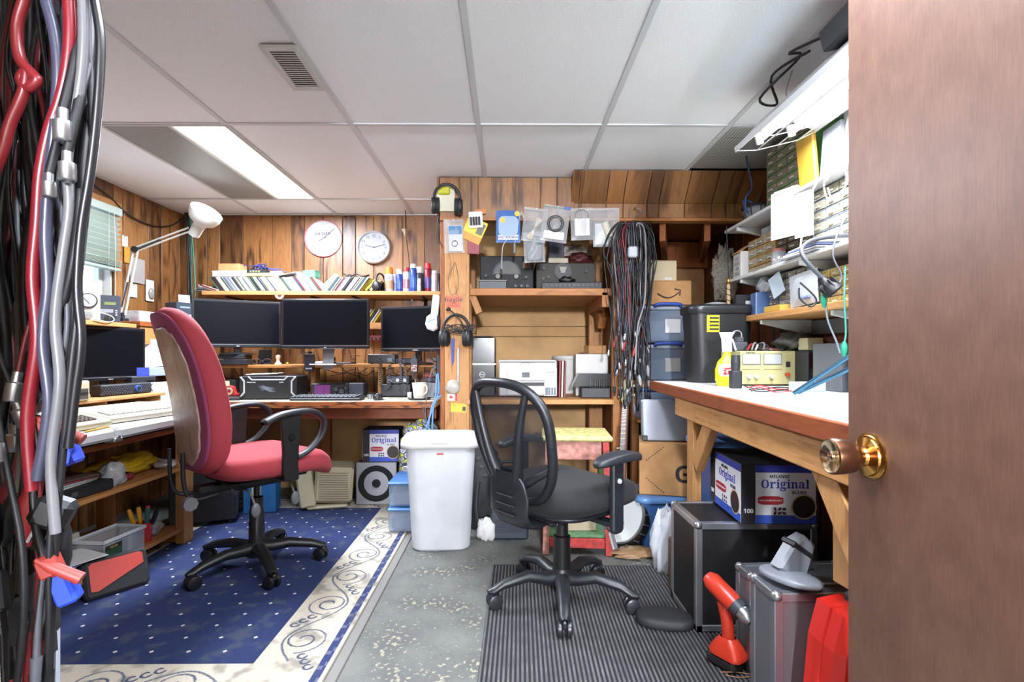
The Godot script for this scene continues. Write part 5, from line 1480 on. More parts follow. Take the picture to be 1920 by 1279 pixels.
	obj("body", nb().plate(pv([-0.05, 0.0, 0.06, 0.0, 0.068, 0.022, 0.055, 0.02, 0.035, 0.014, 0.028, 0.03, 0.02, 0.06, -0.01, 0.07, -0.038, 0.055, -0.046, 0.03]), 0.03, 0.003), C("c1272d"), td)
	obj("tape_roll", nb().at(V(-0.008, 0.032, 0), eul(90, 0, 0)).lathe([W(0.012, -0.018), W(0.026, -0.018), W(0.026, 0.018), W(0.012, 0.018), W(0.012, -0.018)], 20), C("d9c79a"), td)
	var mt := thing("meter_radio", "black meter unit with a lit yellow dial left of the chevron box", "meter", V(P(408, 730, 3.6).x, dy, -3.72), eul(0, 4, 0))
	obj("case", nb().box(V(0, 0.06, 0), V(0.19, 0.115, 0.14), 0.004), blk, mt)
	obj("dial", nb().box(V(0.03, 0.092, 0.071), V(0.056, 0.034, 0.003), 0.001), mat("amber_dial", "e6d98c", 0.4, 0.0, {"emit": 0.3, "glow": "e6d98c"}), mt)
	obj("knob", nb().cyl(V(-0.04, 0.085, 0.07), V(-0.04, 0.085, 0.085), 0.013), C("5a5e64"), mt)
	obj("knob", nb().cyl(V(-0.075, 0.1, 0.07), V(-0.075, 0.1, 0.085), 0.009), C("b04a40"), mt)
	for i in 9:
		obj("vent", nb().box(V(-0.08 + i * 0.02, 0.1185, 0), V(0.008, 0.004, 0.12)), blk, mt)
	# loose leads behind the radios
	var ends := [[560, 700, 600, 735], [640, 690, 690, 720], [655, 700, 700, 695], [670, 688, 688, 735], [690, 690, 660, 712], [705, 700, 735, 690], [455, 700, 440, 720], [440, 695, 462, 728], [590, 690, 650, 700], [620, 705, 668, 692], [738, 700, 770, 690], [560, 672, 590, 660], [640, 660, 676, 668], [655, 655, 665, 676], [470, 658, 500, 668], [455, 662, 430, 656], [735, 664, 765, 655]]
	for i in ends.size():
		var e: Array = ends[i]
		var z := 3.8 + 0.03 * (i % 5)
		wire("loose_lead", "thin loose lead tangled behind the radios on the desk", "cable", [P(e[0], e[1], z), P(lerpf(e[0], e[2], 0.35), (e[1] + e[3]) / 2.0 - 8 + (i * 5) % 17, z + 0.03), P(lerpf(e[0], e[2], 0.7), (e[1] + e[3]) / 2.0 + 8 - (i * 7) % 13, z - 0.03), P(e[2], e[3], z)], 0.0028, C(["1a1b1e", "26272b", "7a2a2a", "1a1b1e", "8b8f96"][i % 5]), "loose leads behind the radios")
	# power strip hanging on the post side with blue cables running down
	var st := thing("power_strip", "black power strip mounted upright on the left face of the wooden post", "power strip", P(823, 690, 3.33) + V(0, -0.08, 0))
	obj("body", nb().box(V(0, 0.08, 0), V(0.03, 0.17, 0.03), 0.004), blk, st)
	for i in 3:
		obj("plug", nb().box(V(-0.024, 0.04 + i * 0.045, 0.004), V(0.026, 0.03, 0.026), 0.005), C("3a3e46"), st)
	for q in [[[821, 700], [822, 735], [808, 775], [797, 810]], [[819, 702], [817, 740], [812, 770], [810, 812]], [[828, 742], [814, 752], [806, 780], [803, 812]]]:
		var pts: Array = []
		for p in q:
			pts.append(P(p[0], p[1], 3.235))
		wire("blue_network_cable", "light blue network cable running down past the desk edge to the backpack", "cable", pts, 0.0055, C("6f9fd8"), "light blue cables by the post")
	wire("grey_lead", "thin grey lead looping down from the power strip over the desk edge", "cable", [P(817, 690, 3.3), P(808, 700, 3.28), P(801, 740, 3.26), P(797, 768, 3.24), P(800, 790, 3.24), P(791, 760, 3.25)], 0.003, C("5a5d62"))
	wire("black_loop", "black lead looping above the power strip", "cable", [P(822, 680, 3.32), P(808, 672, 3.3), P(809, 656, 3.3), P(822, 664, 3.3), P(826, 690, 3.3)], 0.003, mat("black_cord"))

func disc_case(me: ArrayMesh, x: float, y: float, th: float, col: String, label: String, group: String) -> void:
	var m := MeshInstance3D.new()
	m.mesh = me
	m.material_override = mat("case_" + col, col, 0.28)
	m.name = numbered("disc_case")
	add_child(m, true)
	tag(m, {"d": "pale", "c": "light grey", "2": "black", "e": "white", "6": "slate grey", "b": "silver grey", "3": "navy", "8": "grey", "f": "clear white", "5": "charcoal", "a": "tan", "7": "dark red", "4": "green"}[col[0]] + " " + label, "disc case", group)
	m.transform = Transform3D(Basis(V(0, 0, 1), th), V(x, y + absf(sin(th)) * 0.0052, -3.945 + 0.006 * sin(x * 90.0)))
func radio(called: String, label: String, base: Vector3, s: Vector3, turn: float, text: String) -> Node3D:
	var t := thing(called, label, "radio", base, eul(0, turn, 0))
	var blk := mat("radio_black", "1e2024", 0.42)
	obj("case", nb().box(V(0, s.y / 2 + 0.004, 0), V(s.x, s.y, s.z), 0.004), blk, t)
	obj("front_panel", nb().box(V(0, s.y / 2 + 0.004, s.z / 2 + 0.001), V(s.x * 0.97, s.y * 0.92, 0.006), 0.002), mat("radio_front", "2a2d33", 0.5), t)
	for sx in [-1, 1]:
		obj("foot", nb().cyl(V(sx * s.x * 0.38, 0, s.z * 0.35), V(sx * s.x * 0.38, 0.006, s.z * 0.35), 0.008), blk, t)
	if text:
		words(text, 0.012, mat("print_white"), t, V(0, s.y * 0.5, s.z / 2 + 0.0045))
	return t
func hand_mic(called: String, label: String, at: Vector3, w: float, h: float, keys: bool) -> void:
	var t := thing(called, label, "microphone", at)
	var m := mat("mic_black", "26282e", 0.45)
	obj("body", nb().plate(pv([-w * 0.34, -h / 2, w * 0.34, -h / 2, w * 0.46, -h * 0.3, w * 0.5, h * 0.3, w * 0.42, h / 2, -w * 0.42, h / 2, -w * 0.5, h * 0.3, -w * 0.46, -h * 0.3]), 0.028, 0.005), m, t)
	if keys:
		for r in 4:
			for c in 3:
				obj("key", nb().box(V((c - 1) * w * 0.27, h * 0.02 - r * h * 0.115, 0.015), V(w * 0.2, h * 0.075, 0.003), 0.0008), C("d9cfc8" if (r + c) % 3 else "c7685a"), t)
	else:
		for r in 4:
			obj("grille_slot", nb().box(V(0, h * 0.1 - r * 0.012, 0.0145), V(w * 0.5, 0.004, 0.002)), C("0e0f12"), t)
		for c in 4:
			obj("button", nb().box(V(-w * 0.24 + c * w * 0.16, -h * 0.34, 0.0145), V(0.007, 0.009, 0.004), 0.001), C("b9bcc2"), t)
	obj("hanger", nb().box(V(0, h / 2 + 0.008, -0.008), V(0.022, 0.024, 0.014), 0.003), m, t)
	obj("strain_relief", nb().cyl(V(0, -h / 2 - 0.025, 0), V(0, -h / 2, 0), 0.004, 0.007), m, t)
	obj("cord", nb().tube(spl([V(0, -h / 2 - 0.02, 0), V(0.004, -h / 2 - 0.06, -0.01), V(-0.006, -h / 2 - 0.1, -0.02), V(0.0, -h / 2 - 0.12, -0.05)]), 0.003, 5), m, t)
func headset(called: String, label: String, base: Vector3, turn: Basis, m: Material, k := 1.0, stand_up := false) -> Node3D:
	# headband in the xy plane, cups at the ends; base = lowest point
	var t := thing(called, label, "headphones", base, turn)
	var pts: Array = []
	for i in 21:
		var a := PI * i / 20
		pts.append(V(cos(a) * 0.078, 0.1 + sin(a) * 0.085, 0) * k)
	obj("headband", nb().tube(pts, 0.009 * k, 8), m, t)
	var pad := mat("ear_pad", "17181b", 0.7)
	for s in [-1.0, 1.0]:
		var c := obj("ear_cup", nb().at(V(s * 0.078 * k, 0.052 * k, 0), eul(0, 0, 90)).lathe([W(0, -0.016 * k), W(0.034 * k, -0.016 * k), W(0.042 * k, -0.008 * k), W(0.043 * k, 0.008 * k), W(0.034 * k, 0.018 * k), W(0, 0.02 * k)], 20, Vector3.ZERO, 1.2, 1.0), m, t)
		obj("ear_pad", nb().at(V(s * 0.056 * k, 0.052 * k, 0), eul(0, 0, 90)).lathe([W(0.018 * k, -0.012 * k), W(0.04 * k, -0.011 * k), W(0.044 * k, 0.0), W(0.04 * k, 0.011 * k), W(0.018 * k, 0.012 * k)], 20, Vector3.ZERO, 1.15, 1.0), pad, c)
	return t

func lump(r: Vector3, rough: float, seed_: int, k := 20, flat_base := true) -> B:   # crumpled bag, resting on y = 0
	var f := fbm(seed_, 1.0, 3)
	var rows: Array = []
	for i in k / 2 + 1:
		var a := PI * i / (k / 2) - PI / 2
		var row: Array = []
		for j in k:
			var g := -TAU * j / k
			var d := V(cos(a) * cos(g), sin(a), cos(a) * sin(g))
			var s := 1.0 + rough * f.get_noise_3dv(d * 2.3)
			var p := d * r * s
			p.y = maxf(p.y, -r.y * 0.8) if flat_base else p.y
			row.append(p + V(0, r.y * 0.8 if flat_base else 0.0, 0))
		rows.append(row)
	return nb().surf(rows, true)
func screwdriver(col: String, label: String, at: Vector3, turn: Basis) -> void:
	var t := thing("screwdriver", label, "screwdriver", at, turn)
	obj("shaft", nb().cyl(V(0, 0.0, 0), V(0, 0.09, 0), 0.003), mat("steel"), t)
	obj("handle", nb().lathe([W(0, 0.08), W(0.008, 0.082), W(0.011, 0.095), W(0.011, 0.15), W(0.009, 0.165), W(0, 0.168)], 10), mat("handle_" + col, col, 0.3), t)

func left_things() -> void:
	var ty := 0.7405
	var blk := mat("matte_black")
	var beige := mat("old_beige", "d8cba8", 0.5)
	var cream := mat("old_cream", "e6dfc9", 0.5)
	# small pine riser with the fourth monitor, sound bar and disk drive
	var rs := thing("pine_riser", "small pale wooden riser on the white folding table", "riser")
	zboard(rs, "board", -2.46, -2.03, 0.83, 0.016, 2.28, 3.13, 0)
	for z in [2.32, 2.68, 3.09]:
		obj("support", nb().box(V(-2.24, 0.777, -z), V(0.4, 0.073, 0.016)), board(1), rs)
	monitor("side_monitor", "black widescreen monitor facing the red chair from the white table", P(133, 717, 2.86), P(273, 711, 3.27), 0.315, 0.8305, "lenovo")
	var sb := thing("sound_bar", "black lattice fronted sound bar with a blue ringed knob below the monitor", "speaker", V(-2.14, 0.8305, -2.93), eul(0, 84, 0))
	obj("case", nb().box(V(0, 0.031, 0), V(0.34, 0.06, 0.07), 0.006), C("2b2c30"), sb)
	for i in 20:
		for s in [-1, 1]:
			obj("lattice_bar", nb().at(V(-0.155 + i * 0.0163, 0.031, 0.036), eul(0, 0, s * 40)).box(Vector3.ZERO, V(0.003, 0.062, 0.003)), C("4c505a"), sb)
	obj("knob", nb().cyl(V(0.06, 0.031, 0.034), V(0.06, 0.031, 0.048), 0.019, -1, 18), C("3f6fd8"), sb)
	obj("knob_face", nb().cyl(V(0.06, 0.031, 0.047), V(0.06, 0.031, 0.051), 0.013, -1, 18), C("23262e"), sb)
	var fd := thing("disk_drive", "beige floppy disk drive with a rainbow badge on the pine riser", "disk drive", V(-2.1, 0.8305, -2.465), eul(0, 84, 0))
	obj("case", nb().box(V(0, 0.049, -0.06), V(0.2, 0.096, 0.26), 0.008), beige, fd)
	obj("front", nb().box(V(0.0, 0.034, 0.0705), V(0.17, 0.05, 0.003)), C("4b4844"), fd)
	obj("slot", nb().box(V(0.0, 0.038, 0.073), V(0.165, 0.008, 0.004)), C("1a1918"), fd)
	obj("latch", nb().box(V(0.01, 0.04, 0.075), V(0.03, 0.03, 0.01), 0.002), C("2c2a28"), fd)
	for i in 4:
		obj("badge_stripe", nb().box(V(0.0, 0.083 - i * 0.003, 0.0705), V(0.05, 0.003, 0.002)), C(["d84a32", "e8a030", "e8dc50", "58a858"][i]), fd)
	one("black_puck", nb().lathe([W(0, 0), W(0.035, 0), W(0.035, 0.014), W(0.028, 0.017), W(0, 0.017)], 20), C("55524c"), "grey round lid lying on the beige disk drive", "lid", V(-2.15, 0.928, -2.55))
	# home computers
	home_computer("home_computer", "beige home computer with brown keys on the white table", V(-1.83, ty, -2.10), 88.0, V(0.40, 0.06, 0.205), beige, C("5c4a40"))
	home_computer("home_computer", "cream home computer with pale keys, beside the red chair", V(-1.87, ty, -2.58), 80.0, V(0.43, 0.062, 0.28), cream, C("c9c6b8"))
	home_computer("home_computer", "cream keyboard unit pushed back behind the pale keyed computer", V(-1.9, ty, -3.0), 82.0, V(0.34, 0.05, 0.2), cream, C("d6d0be"))
	one("pencil", nb().cyl(V(0, 0.0045, -0.08), V(0, 0.0045, 0.07), 0.004, -1, 6).cyl(V(0, 0.0045, 0.07), V(0, 0.0045, 0.088), 0.004, 0.0005, 6), C("d8a030"), "yellow pencil lying in front of the brown keyed computer", "pencil", V(-1.69, ty, -2.17), eul(0, 8, 0))
	var rt := thing("white_router", "white router box standing on the table behind the cream computer", "router", V(-2.13, ty, -3.22), eul(0, 70, 0))
	obj("case", nb().box(V(0, 0.075, 0), V(0.12, 0.14, 0.03), 0.006), C("e8eaec"), rt)
	obj("foot", nb().box(V(0, 0.004, 0), V(0.1, 0.008, 0.06), 0.002), C("cfd2d6"), rt)
	var vb := thing("mini_computer", "dark mini computer with vent holes beside the white router", "computer", V(-2.27, ty, -3.26), eul(0, 75, 0))
	obj("case", nb().box(V(0, 0.09, 0), V(0.16, 0.175, 0.06), 0.004), C("2f3238"), vb)
	for i in 6:
		obj("vent", nb().box(V(0.04, 0.04 + i * 0.022, 0.031), V(0.05, 0.01, 0.002)), C("0e0f11"), vb)
	var bb := carton("tissue_box", "blue and white carton behind the side monitor", "box", V(-2.3, 0.917, -3.39), V(0.26, 0.055, 0.14), C("aab8e6"), 72, false)
	obj("blue_end", nb().box(V(-0.1, 0.028, 0.0005), V(0.08, 0.056, 0.142)), C("3f50b8"), bb)
	one("paper_sheaf", nb().at(Vector3.ZERO, eul(-8, 0, 6)).box(V(0, 0.09, 0), V(0.13, 0.18, 0.012), 0.002), C("f0f0ee"), "sheaf of white paper leaning upright behind the red chair's backrest", "paper", V(-2.27, 0.974, -3.40), eul(0, 40, 0))
	# instruments on the side shelf
	var sy := 1.2435
	var im := thing("signal_meter", "grey blue instrument with knobs on the shelf under the window", "instrument", V(-2.43, sy, -2.90), eul(0, 38, 0))
	obj("case", nb().box(V(0, 0.085, -0.04), V(0.085, 0.165, 0.1), 0.003), mat("hammer_grey", "8d97a0", 0.45), im)
	obj("knob", nb().cyl(V(0.01, 0.135, 0.01), V(0.01, 0.135, 0.03), 0.017), blk, im)
	obj("knob", nb().cyl(V(0.012, 0.06, 0.01), V(0.012, 0.06, 0.028), 0.014), blk, im)
	obj("handle", nb().box(V(0.01, 0.15, 0.03), V(0.012, 0.03, 0.03), 0.003), C("30343a"), im)
	var wm := thing("watt_meter", "cream watt meter with a round white dial on the shelf under the window", "meter", V(-2.42, sy, -3.045), eul(0, 38, 0))
	obj("case", nb().box(V(0, 0.088, -0.04), V(0.11, 0.172, 0.1), 0.003), mat("enamel_cream", "d9d3c2", 0.4), wm)
	obj("dial_rim", nb().cyl(V(0, 0.12, 0.01), V(0, 0.12, 0.018), 0.043, -1, 26), C("2c2d30"), wm)
	obj("dial", nb().cyl(V(0, 0.122, 0.017), V(0, 0.122, 0.0195), 0.037, -1, 26), mat("dial_white"), wm)
	obj("needle", nb().at(V(-0.008, 0.12, 0.0202), eul(0, 0, 40)).box(Vector3.ZERO, V(0.002, 0.04, 0.001)), C("1a1a1a"), wm)
	obj("element", nb().cyl(V(0, 0.036, 0.01), V(0, 0.036, 0.026), 0.02, -1, 16), mat("steel"), wm)
	var ct := thing("frequency_counter", "dark blue counter with a small green display beside the watt meter", "instrument", V(-2.405, sy, -3.185), eul(0, 34, 0))
	obj("case", nb().box(V(0, 0.084, -0.05), V(0.1, 0.165, 0.14), 0.002), mat("navy_case", "3c4659", 0.45), ct)
	obj("face", nb().box(V(0.0, 0.084, 0.021), V(0.098, 0.162, 0.002)), C("454b58"), ct)
	obj("display", nb().box(V(0.005, 0.117, 0.023), V(0.055, 0.018, 0.002)), C("8a9a5a"), ct)
	for x in [-0.01, 0.022]:
		obj("knob", nb().cyl(V(x, 0.03, 0.02), V(x, 0.03, 0.036), 0.011), blk, ct)
	for i in 3:
		obj("button", nb().box(V(0.035, 0.075 - i * 0.013, 0.023), V(0.009, 0.008, 0.003)), C("dfe3e8"), ct)
	obj("plate", nb().box(V(-0.01, 0.072, 0.0225), V(0.06, 0.022, 0.001)), C("a7abb2"), ct)
	one("pink_case", nb().at(V(0, 0.012, 0), eul(90, 0, 0)).plate(rr(0.1, 0.06, 0.012), 0.022, 0.004), C("d59aa8"), "flat pink case lying before the grey instrument on the window shelf", "case", V(-2.36, sy, -2.79), eul(0, 20, 0))
	wire("white_lead", "white lead looping over the front of the window shelf", "cable", [PX(150, 583, -2.36), PX(185, 586, -2.33), PX(207, 592, -2.32), PX(214, 600, -2.30), PX(203, 604, -2.29), PX(178, 598, -2.29)], 0.003, C("e8e8e2"))
	one("black_adapter", nb().box(V(0, 0.014, 0), V(0.1, 0.028, 0.05), 0.008), C("2f3238"), "dark power adapter lying on top of the side monitor", "adapter", V(-2.345, 1.217, -3.06), eul(0, 74, 0))
	# swing-arm lamp
	var lamp := thing("swing_arm_lamp", "white swing arm desk lamp with its bell shade turned up to the right", "lamp", V(-2.43, sy, -3.33))
	var enamel := mat("lamp_white", "efece2", 0.35)
	var o: Vector3 = lamp.position
	var e1 := P(254, 468, 3.32) - o
	var hd := P(361, 428, 3.32) - o
	var base := V(0, 0.06, 0)
	obj("clamp", nb().box(V(0, 0.02, 0), V(0.05, 0.04, 0.05), 0.004).cyl(V(0, 0.03, 0), V(0, 0.075, 0), 0.01), blk, lamp)
	for s in [-1.0, 1.0]:
		obj("lower_arm", nb().tube([base + V(s * 0.014, 0, 0), e1 + V(s * 0.014, -0.01, 0)], 0.0065, 6), enamel, lamp)
		obj("upper_arm", nb().tube([e1 + V(0, s * 0.013, 0), hd + V(0, s * 0.013, 0)], 0.006, 6), enamel, lamp)
	obj("spring", nb().tube([base + V(0, 0.05, 0.01), e1.lerp(base, 0.5) + V(0, 0, 0.012)], 0.005, 6).tube([e1 + V(0.02, 0.0, 0.01), e1.lerp(hd, 0.45) + V(0, 0, 0.01)], 0.005, 6), C("3a3a3c"), lamp)
	obj("elbow", nb().cyl(e1 + V(0, 0, -0.012), e1 + V(0, 0, 0.016), 0.02, -1, 14), blk, lamp)
	obj("head_joint", nb().cyl(hd + V(0, 0, -0.012), hd + V(0, 0, 0.016), 0.015, -1, 12), blk, lamp)
	var dirn := V(0.62, 0.72, 0.3).normalized()
	var q := Quaternion(Vector3.UP, dirn)
	var hb := hd + V(0.02, -0.045, 0.02)
	obj("shade", nb().lathe([W(0, 0.0), W(0.034, 0.0), W(0.036, 0.075), W(0.045, 0.09), W(0.078, 0.115), W(0.092, 0.15), W(0.094, 0.18), W(0.091, 0.18), W(0.088, 0.15), W(0.04, 0.1), W(0, 0.095)], 28), enamel, lamp, hb, Basis(q))
	obj("switch", nb().cyl(V(0, -0.015, 0), V(0, 0.001, 0), 0.009), mat("steel"), lamp, hb, Basis(q))
	# hung on the left wall
	var bagm := mat("clear_bag", "dfe4e6", 0.3, 0.0, {"alpha": 0.55})
	for k in [[232, 452, 0.075, 0.075, "cfc9bd", "printed card in a clear sleeve pinned beside the window"], [238, 478, 0.05, 0.11, "d89a34", "yellow card hung half behind the lamp arm"], [258, 508, 0.14, 0.17, "b9b4b0", "clear bag of small grey parts pinned behind the lamp arm"], [250, 545, 0.07, 0.09, "e8e8e6", "white label card pinned low behind the lamp arm"]]:
		var pw := PX(k[0], k[1], LEFT + 0.012)
		var hg := thing("hanging_card", k[5], "packet", pw, eul(0, 90, 0))
		obj("card", nb().plate(rr(k[2], k[3], 0.004, 2), 0.004, 0.001), C(k[4]), hg)
		obj("pin", nb().cyl(V(0, k[3] * 0.42, 0), V(0, k[3] * 0.42, 0.008), 0.003), mat("steel"), hg)
	var bl := thing("blister_pack", "white blister pack with a grey bulb shaped part hung on the left wall", "packet", PX(281, 545, LEFT + 0.014), eul(0, 90, 0))
	obj("card", nb().plate(rr(0.085, 0.15, 0.006, 2), 0.003), C("eceae6"), bl)
	obj("blister", nb().ball(V(0.005, -0.02, 0.008), V(0.026, 0.04, 0.014)), mat("blister_grey", "a9a6a2", 0.2), bl)
	obj("red_tab", nb().box(V(0.02, -0.045, 0.004), V(0.03, 0.025, 0.004), 0.001), C("d06a58"), bl)
	wire("wall_wire", "black wire strung along the top of the left wall to the corner", "wire", [PX(165, 338, LEFT + 0.02), PX(205, 368, LEFT + 0.02), PX(240, 402, LEFT + 0.02), PX(285, 423, LEFT + 0.02), PX(320, 423, LEFT + 0.02), PX(345, 408, LEFT + 0.03)], 0.005, mat("black_cord"))
	for i in 5:
		var cx := P(349 + i * 2.5, 400, 4.02).x
		wire("corner_cable", "black and green cables bundled down the far left corner" if i < 3 else "thin green cable in the bundle of the far left corner", "cable", [V(cx - 0.03, CEIL - 0.01, -4.08), V(cx, 1.9, -4.06), V(cx + 0.012 * sin(i * 2.0), 1.6, -4.07), V(cx + 0.015, 1.3, -4.06), V(cx + 0.02, 1.0, -4.05)], 0.008 if i < 2 else 0.005, [mat("black_cord"), mat("black_cord"), C("2c2e30"), C("3f7a62"), C("5aa58a")][i], "corner cables")
	# corner shelf
	var cy := 1.2625
	var tub := thing("clear_tub", "clear plastic tub of red and grey parts on the corner shelf", "tub", V(-2.39, cy, -3.46), eul(0, 90, 0))
	obj("tub", nb().plate(rr(0.22, 0.12, 0.02), 0.07, 0.003), mat("clear_bag"), tub, V(0, 0.036, 0), eul(90, 0, 0))
	for i in 5:
		obj("contents", lump(V(0.026, 0.018, 0.03), 0.4, 60 + i, 10), C(["b03a3e", "8c8f94", "5e6268", "c4c6c8", "a8484a"][i]), tub, V(-0.08 + i * 0.04, 0.004, 0))
	var db := carton("dark_parts_box", "dark blue grey box on the corner shelf beside the left monitor", "box", V(-2.36, cy + 0.08, -3.82), V(0.16, 0.085, 0.14), C("3a4654"), 62, false)
	flatprint(db, "sticker", 0.07, 0.012, C("9aa6b4"), V(-0.02, 0.05, 0.0705))
	carton("white_parts_box", "white box under the dark box on the corner shelf", "box", V(-2.36, cy, -3.82), V(0.17, 0.08, 0.15), C("dfe2e4"), 62, false)
	one("printed_label", nb().box(V(0, 0.03, 0), V(0.075, 0.06, 0.004)), C("dcdcd8"), "white printed card standing on the dark box in the corner", "card", V(-2.35, cy + 0.166, -3.83), eul(-6, 50, 0))
	one("grey_cup", nb().lathe([W(0, 0), W(0.028, 0), W(0.036, 0.07), W(0.033, 0.07), W(0.025, 0.004), W(0, 0.004)], 18), C("c9cac8"), "pale plastic cup on the corner shelf", "cup", V(-2.41, cy, -3.64))
	# ---- shelf unit, middle shelf (0.435) ----
	var my := 0.4355
	var cs := thing("black_case", "flat black case under a stack of magazines on the low shelf", "case", V(-1.94, my, -2.27), eul(0, 86, 0))
	obj("shell", nb().box(V(0, 0.025, 0), V(0.33, 0.048, 0.24), 0.006), C("1d1e22"), cs)
	obj("latch", nb().box(V(-0.04, 0.025, 0.121), V(0.03, 0.02, 0.005), 0.002), C("4a4d52"), cs)
	for i in 4:
		one("magazine", nb().box(V(0, 0.004, 0), V(0.22, 0.007, 0.27), 0.0015), C(["d8d2c4", "b8c4c8", "8a3a34", "5a4a40"][i]), ["cream paged notebook at the bottom of the magazine stack", "pale blue magazine in the stack on the black case", "red edged magazine near the top of the stack", "brown covered magazine topmost on the stack"][i], "magazine", V(-1.96, my + 0.05 + i * 0.009, -2.25), eul(0, 4 - i * 5, 0))
	one("chip_bag", lump(V(0.21, 0.055, 0.085), 0.55, 11, 28), mat("yellow_foil", "e0b81e", 0.3, 0.25), "crumpled yellow foil bag with a red emblem on the low shelf", "bag", V(-1.98, my, -2.70), eul(0, 84, 0))
	one("chip_bag_end", lump(V(0.06, 0.028, 0.05), 0.5, 12, 16), mat("silver_foil", "c9ccd0", 0.25, 0.6), "torn silver and red wrapper beside the yellow foil bag", "wrapper", V(-1.86, my, -2.86))
	one("clear_wrapper", lump(V(0.05, 0.06, 0.05), 0.6, 13, 16), bagm, "clear plastic wrapper standing by the black case", "wrapper", V(-1.86, my, -2.49))
	one("red_cable_coil", nb().at(V(0, 0.018, 0)).lathe([W(0.035, -0.016), W(0.055, -0.012), W(0.06, 0.0), W(0.052, 0.014), W(0.036, 0.016)], 18), C("8c2c34"), "small coil of dark red wire on the low shelf", "coil", V(-1.90, my, -2.585))
	var bk := one("white_book", nb().box(V(0, 0.07, 0), V(0.035, 0.14, 0.18), 0.002), C("e6e6e2"), "white book with a lettered spine standing at the near end of the low shelf", "book", V(-1.87, my, -1.9), eul(0, 0, 0))
	words("N'S REAL", 0.018, C("26282c"), bk, V(0.018, 0.07, 0.04), Basis(V(0, -1, 0), V(0, 0, -1), V(1, 0, 0)), true)
	one("black_pouch", lump(V(0.05, 0.06, 0.045), 0.3, 14, 16), C("1f1d20"), "black pouch with red piping beside the white book", "pouch", V(-1.87, my, -2.045), eul(0, 8, 0))
	# ---- bottom shelf (0.1) ----
	var by := 0.1005
	var ob := thing("parts_tub", "clear lidless tub with a green label holding blue pill packs", "tub", V(-1.87, by, -2.48), eul(0, 84, 0))
	var wl := nb()
	for s in [-1.0, 1.0]:
		wl.box(V(s * 0.115, 0.055, 0), V(0.003, 0.11, 0.15)).box(V(0, 0.055, s * 0.075), V(0.23, 0.11, 0.003))
	wl.box(V(0, 0.002, 0), V(0.23, 0.004, 0.15))
	obj("walls", wl, mat("milky_plastic", "d5dadd", 0.3, 0.0, {"alpha": 0.32}), ob)
	var rimb := nb()
	for s in [-1.0, 1.0]:
		rimb.box(V(s * 0.119, 0.108, 0), V(0.008, 0.016, 0.166), 0.002).box(V(0, 0.108, s * 0.079), V(0.246, 0.016, 0.008), 0.002)
	obj("rim", rimb, mat("milky_rim", "e2e6e8", 0.35), ob)
	var gl := flatprint(ob, "green_label", 0.09, 0.07, C("2f5a34"), V(-0.062, 0.052, 0.0772))
	flatprint(gl, "label_band", 0.088, 0.018, C("2b2a26"), V(0, 0.024, 0.0006))
	words("PASTA", 0.014, C("d8b060"), gl, V(0, 0.024, 0.0012), Basis(), true)
	for i in 4:
		obj("pill_pack", nb().at(V(0.01 + i * 0.026, 0.045, 0.04), eul(0, 0, 8 - i * 4)).box(Vector3.ZERO, V(0.022, 0.075, 0.02), 0.002), C(["4a6ac0", "5a4a9a", "d4dae6", "3a8ac0"][i]), ob)
	obj("contents", nb().box(V(0, 0.03, -0.02), V(0.2, 0.05, 0.09), 0.006), C("8f9aa8"), ob)
	var cup := thing("red_cup", "red plastic cup holding screwdrivers and pens on the bottom shelf", "cup", V(-1.85, by, -2.685))
	obj("cup", nb().lathe([W(0, 0), W(0.03, 0), W(0.037, 0.1), W(0.034, 0.1), W(0.027, 0.004), W(0, 0.004)], 20), mat("red_plastic", "d2281e", 0.35), cup)
	for i in 5:
		screwdriver(["e8a21e", "e8a21e", "d83a5a", "2f7a70", "23262a"][i], ["amber handled screwdriver standing in the red cup", "amber handled screwdriver standing in the red cup", "pink handled screwdriver standing in the red cup", "teal handled screwdriver standing in the red cup", "black handled screwdriver standing in the red cup"][i], cup.position + V(-0.014 + i * 0.007, 0.01, 0.01 - (i % 3) * 0.01), eul(4.0 - (i % 3) * 5.0, 0, 18.0 - i * 9.0))
	get_child(-5).set_meta("group", "amber screwdrivers")
	get_child(-4).set_meta("group", "amber screwdrivers")
	one("white_pot", nb().lathe([W(0, 0), W(0.034, 0), W(0.034, 0.085), W(0.03, 0.09), W(0, 0.09)], 18), C("dadcda"), "white lidded pot between the clear tub and the red cup", "pot", V(-1.9, by, -2.635))
	one("plastic_wrap", lump(V(0.06, 0.04, 0.07), 0.6, 15, 16), bagm, "crumpled clear plastic beside the red cup", "wrapper", V(-1.9, by, -2.79))
	for i in 5:
		one("paper_sheet", nb().box(V(0, 0.002, 0), V(0.2, 0.003, 0.27), 0.0008), C(["e6e6e8", "dcdde2", "f0f0ee", "3a56a0", "f2f2f0"][i]), ["white sheet at the bottom of the paper pile", "pale sheet second in the paper pile", "white sheet in the middle of the paper pile", "blue edged sheet near the top of the paper pile", "white sheet on top of the paper pile on the bottom shelf"][i], "paper", V(-1.91 + i * 0.006, by + 0.052 + i * 0.006, -2.17 - i * 0.012), eul(0, 20 - i * 11, 0))
	one("black_tablet", nb().box(V(0, 0.005, 0), V(0.13, 0.009, 0.19), 0.003), mat("tablet_glass", "16181c", 0.15), "dark tablet lying on the pile of papers", "tablet", V(-1.93, by + 0.084, -2.13), eul(0, 40, 0))
	var mb := nb()
	for i in 7:
		mb.box(V(sin(i * 2.0) * 0.006, 0.004 + i * 0.007, cos(i * 1.3) * 0.006), V(0.19, 0.006, 0.26))
	one("file_stack", mb, C("26282c"), "dark stack of folders under the papers on the bottom shelf", "folders", V(-1.9, by, -2.16), eul(0, 3, 0)).set_meta("kind", "stuff")
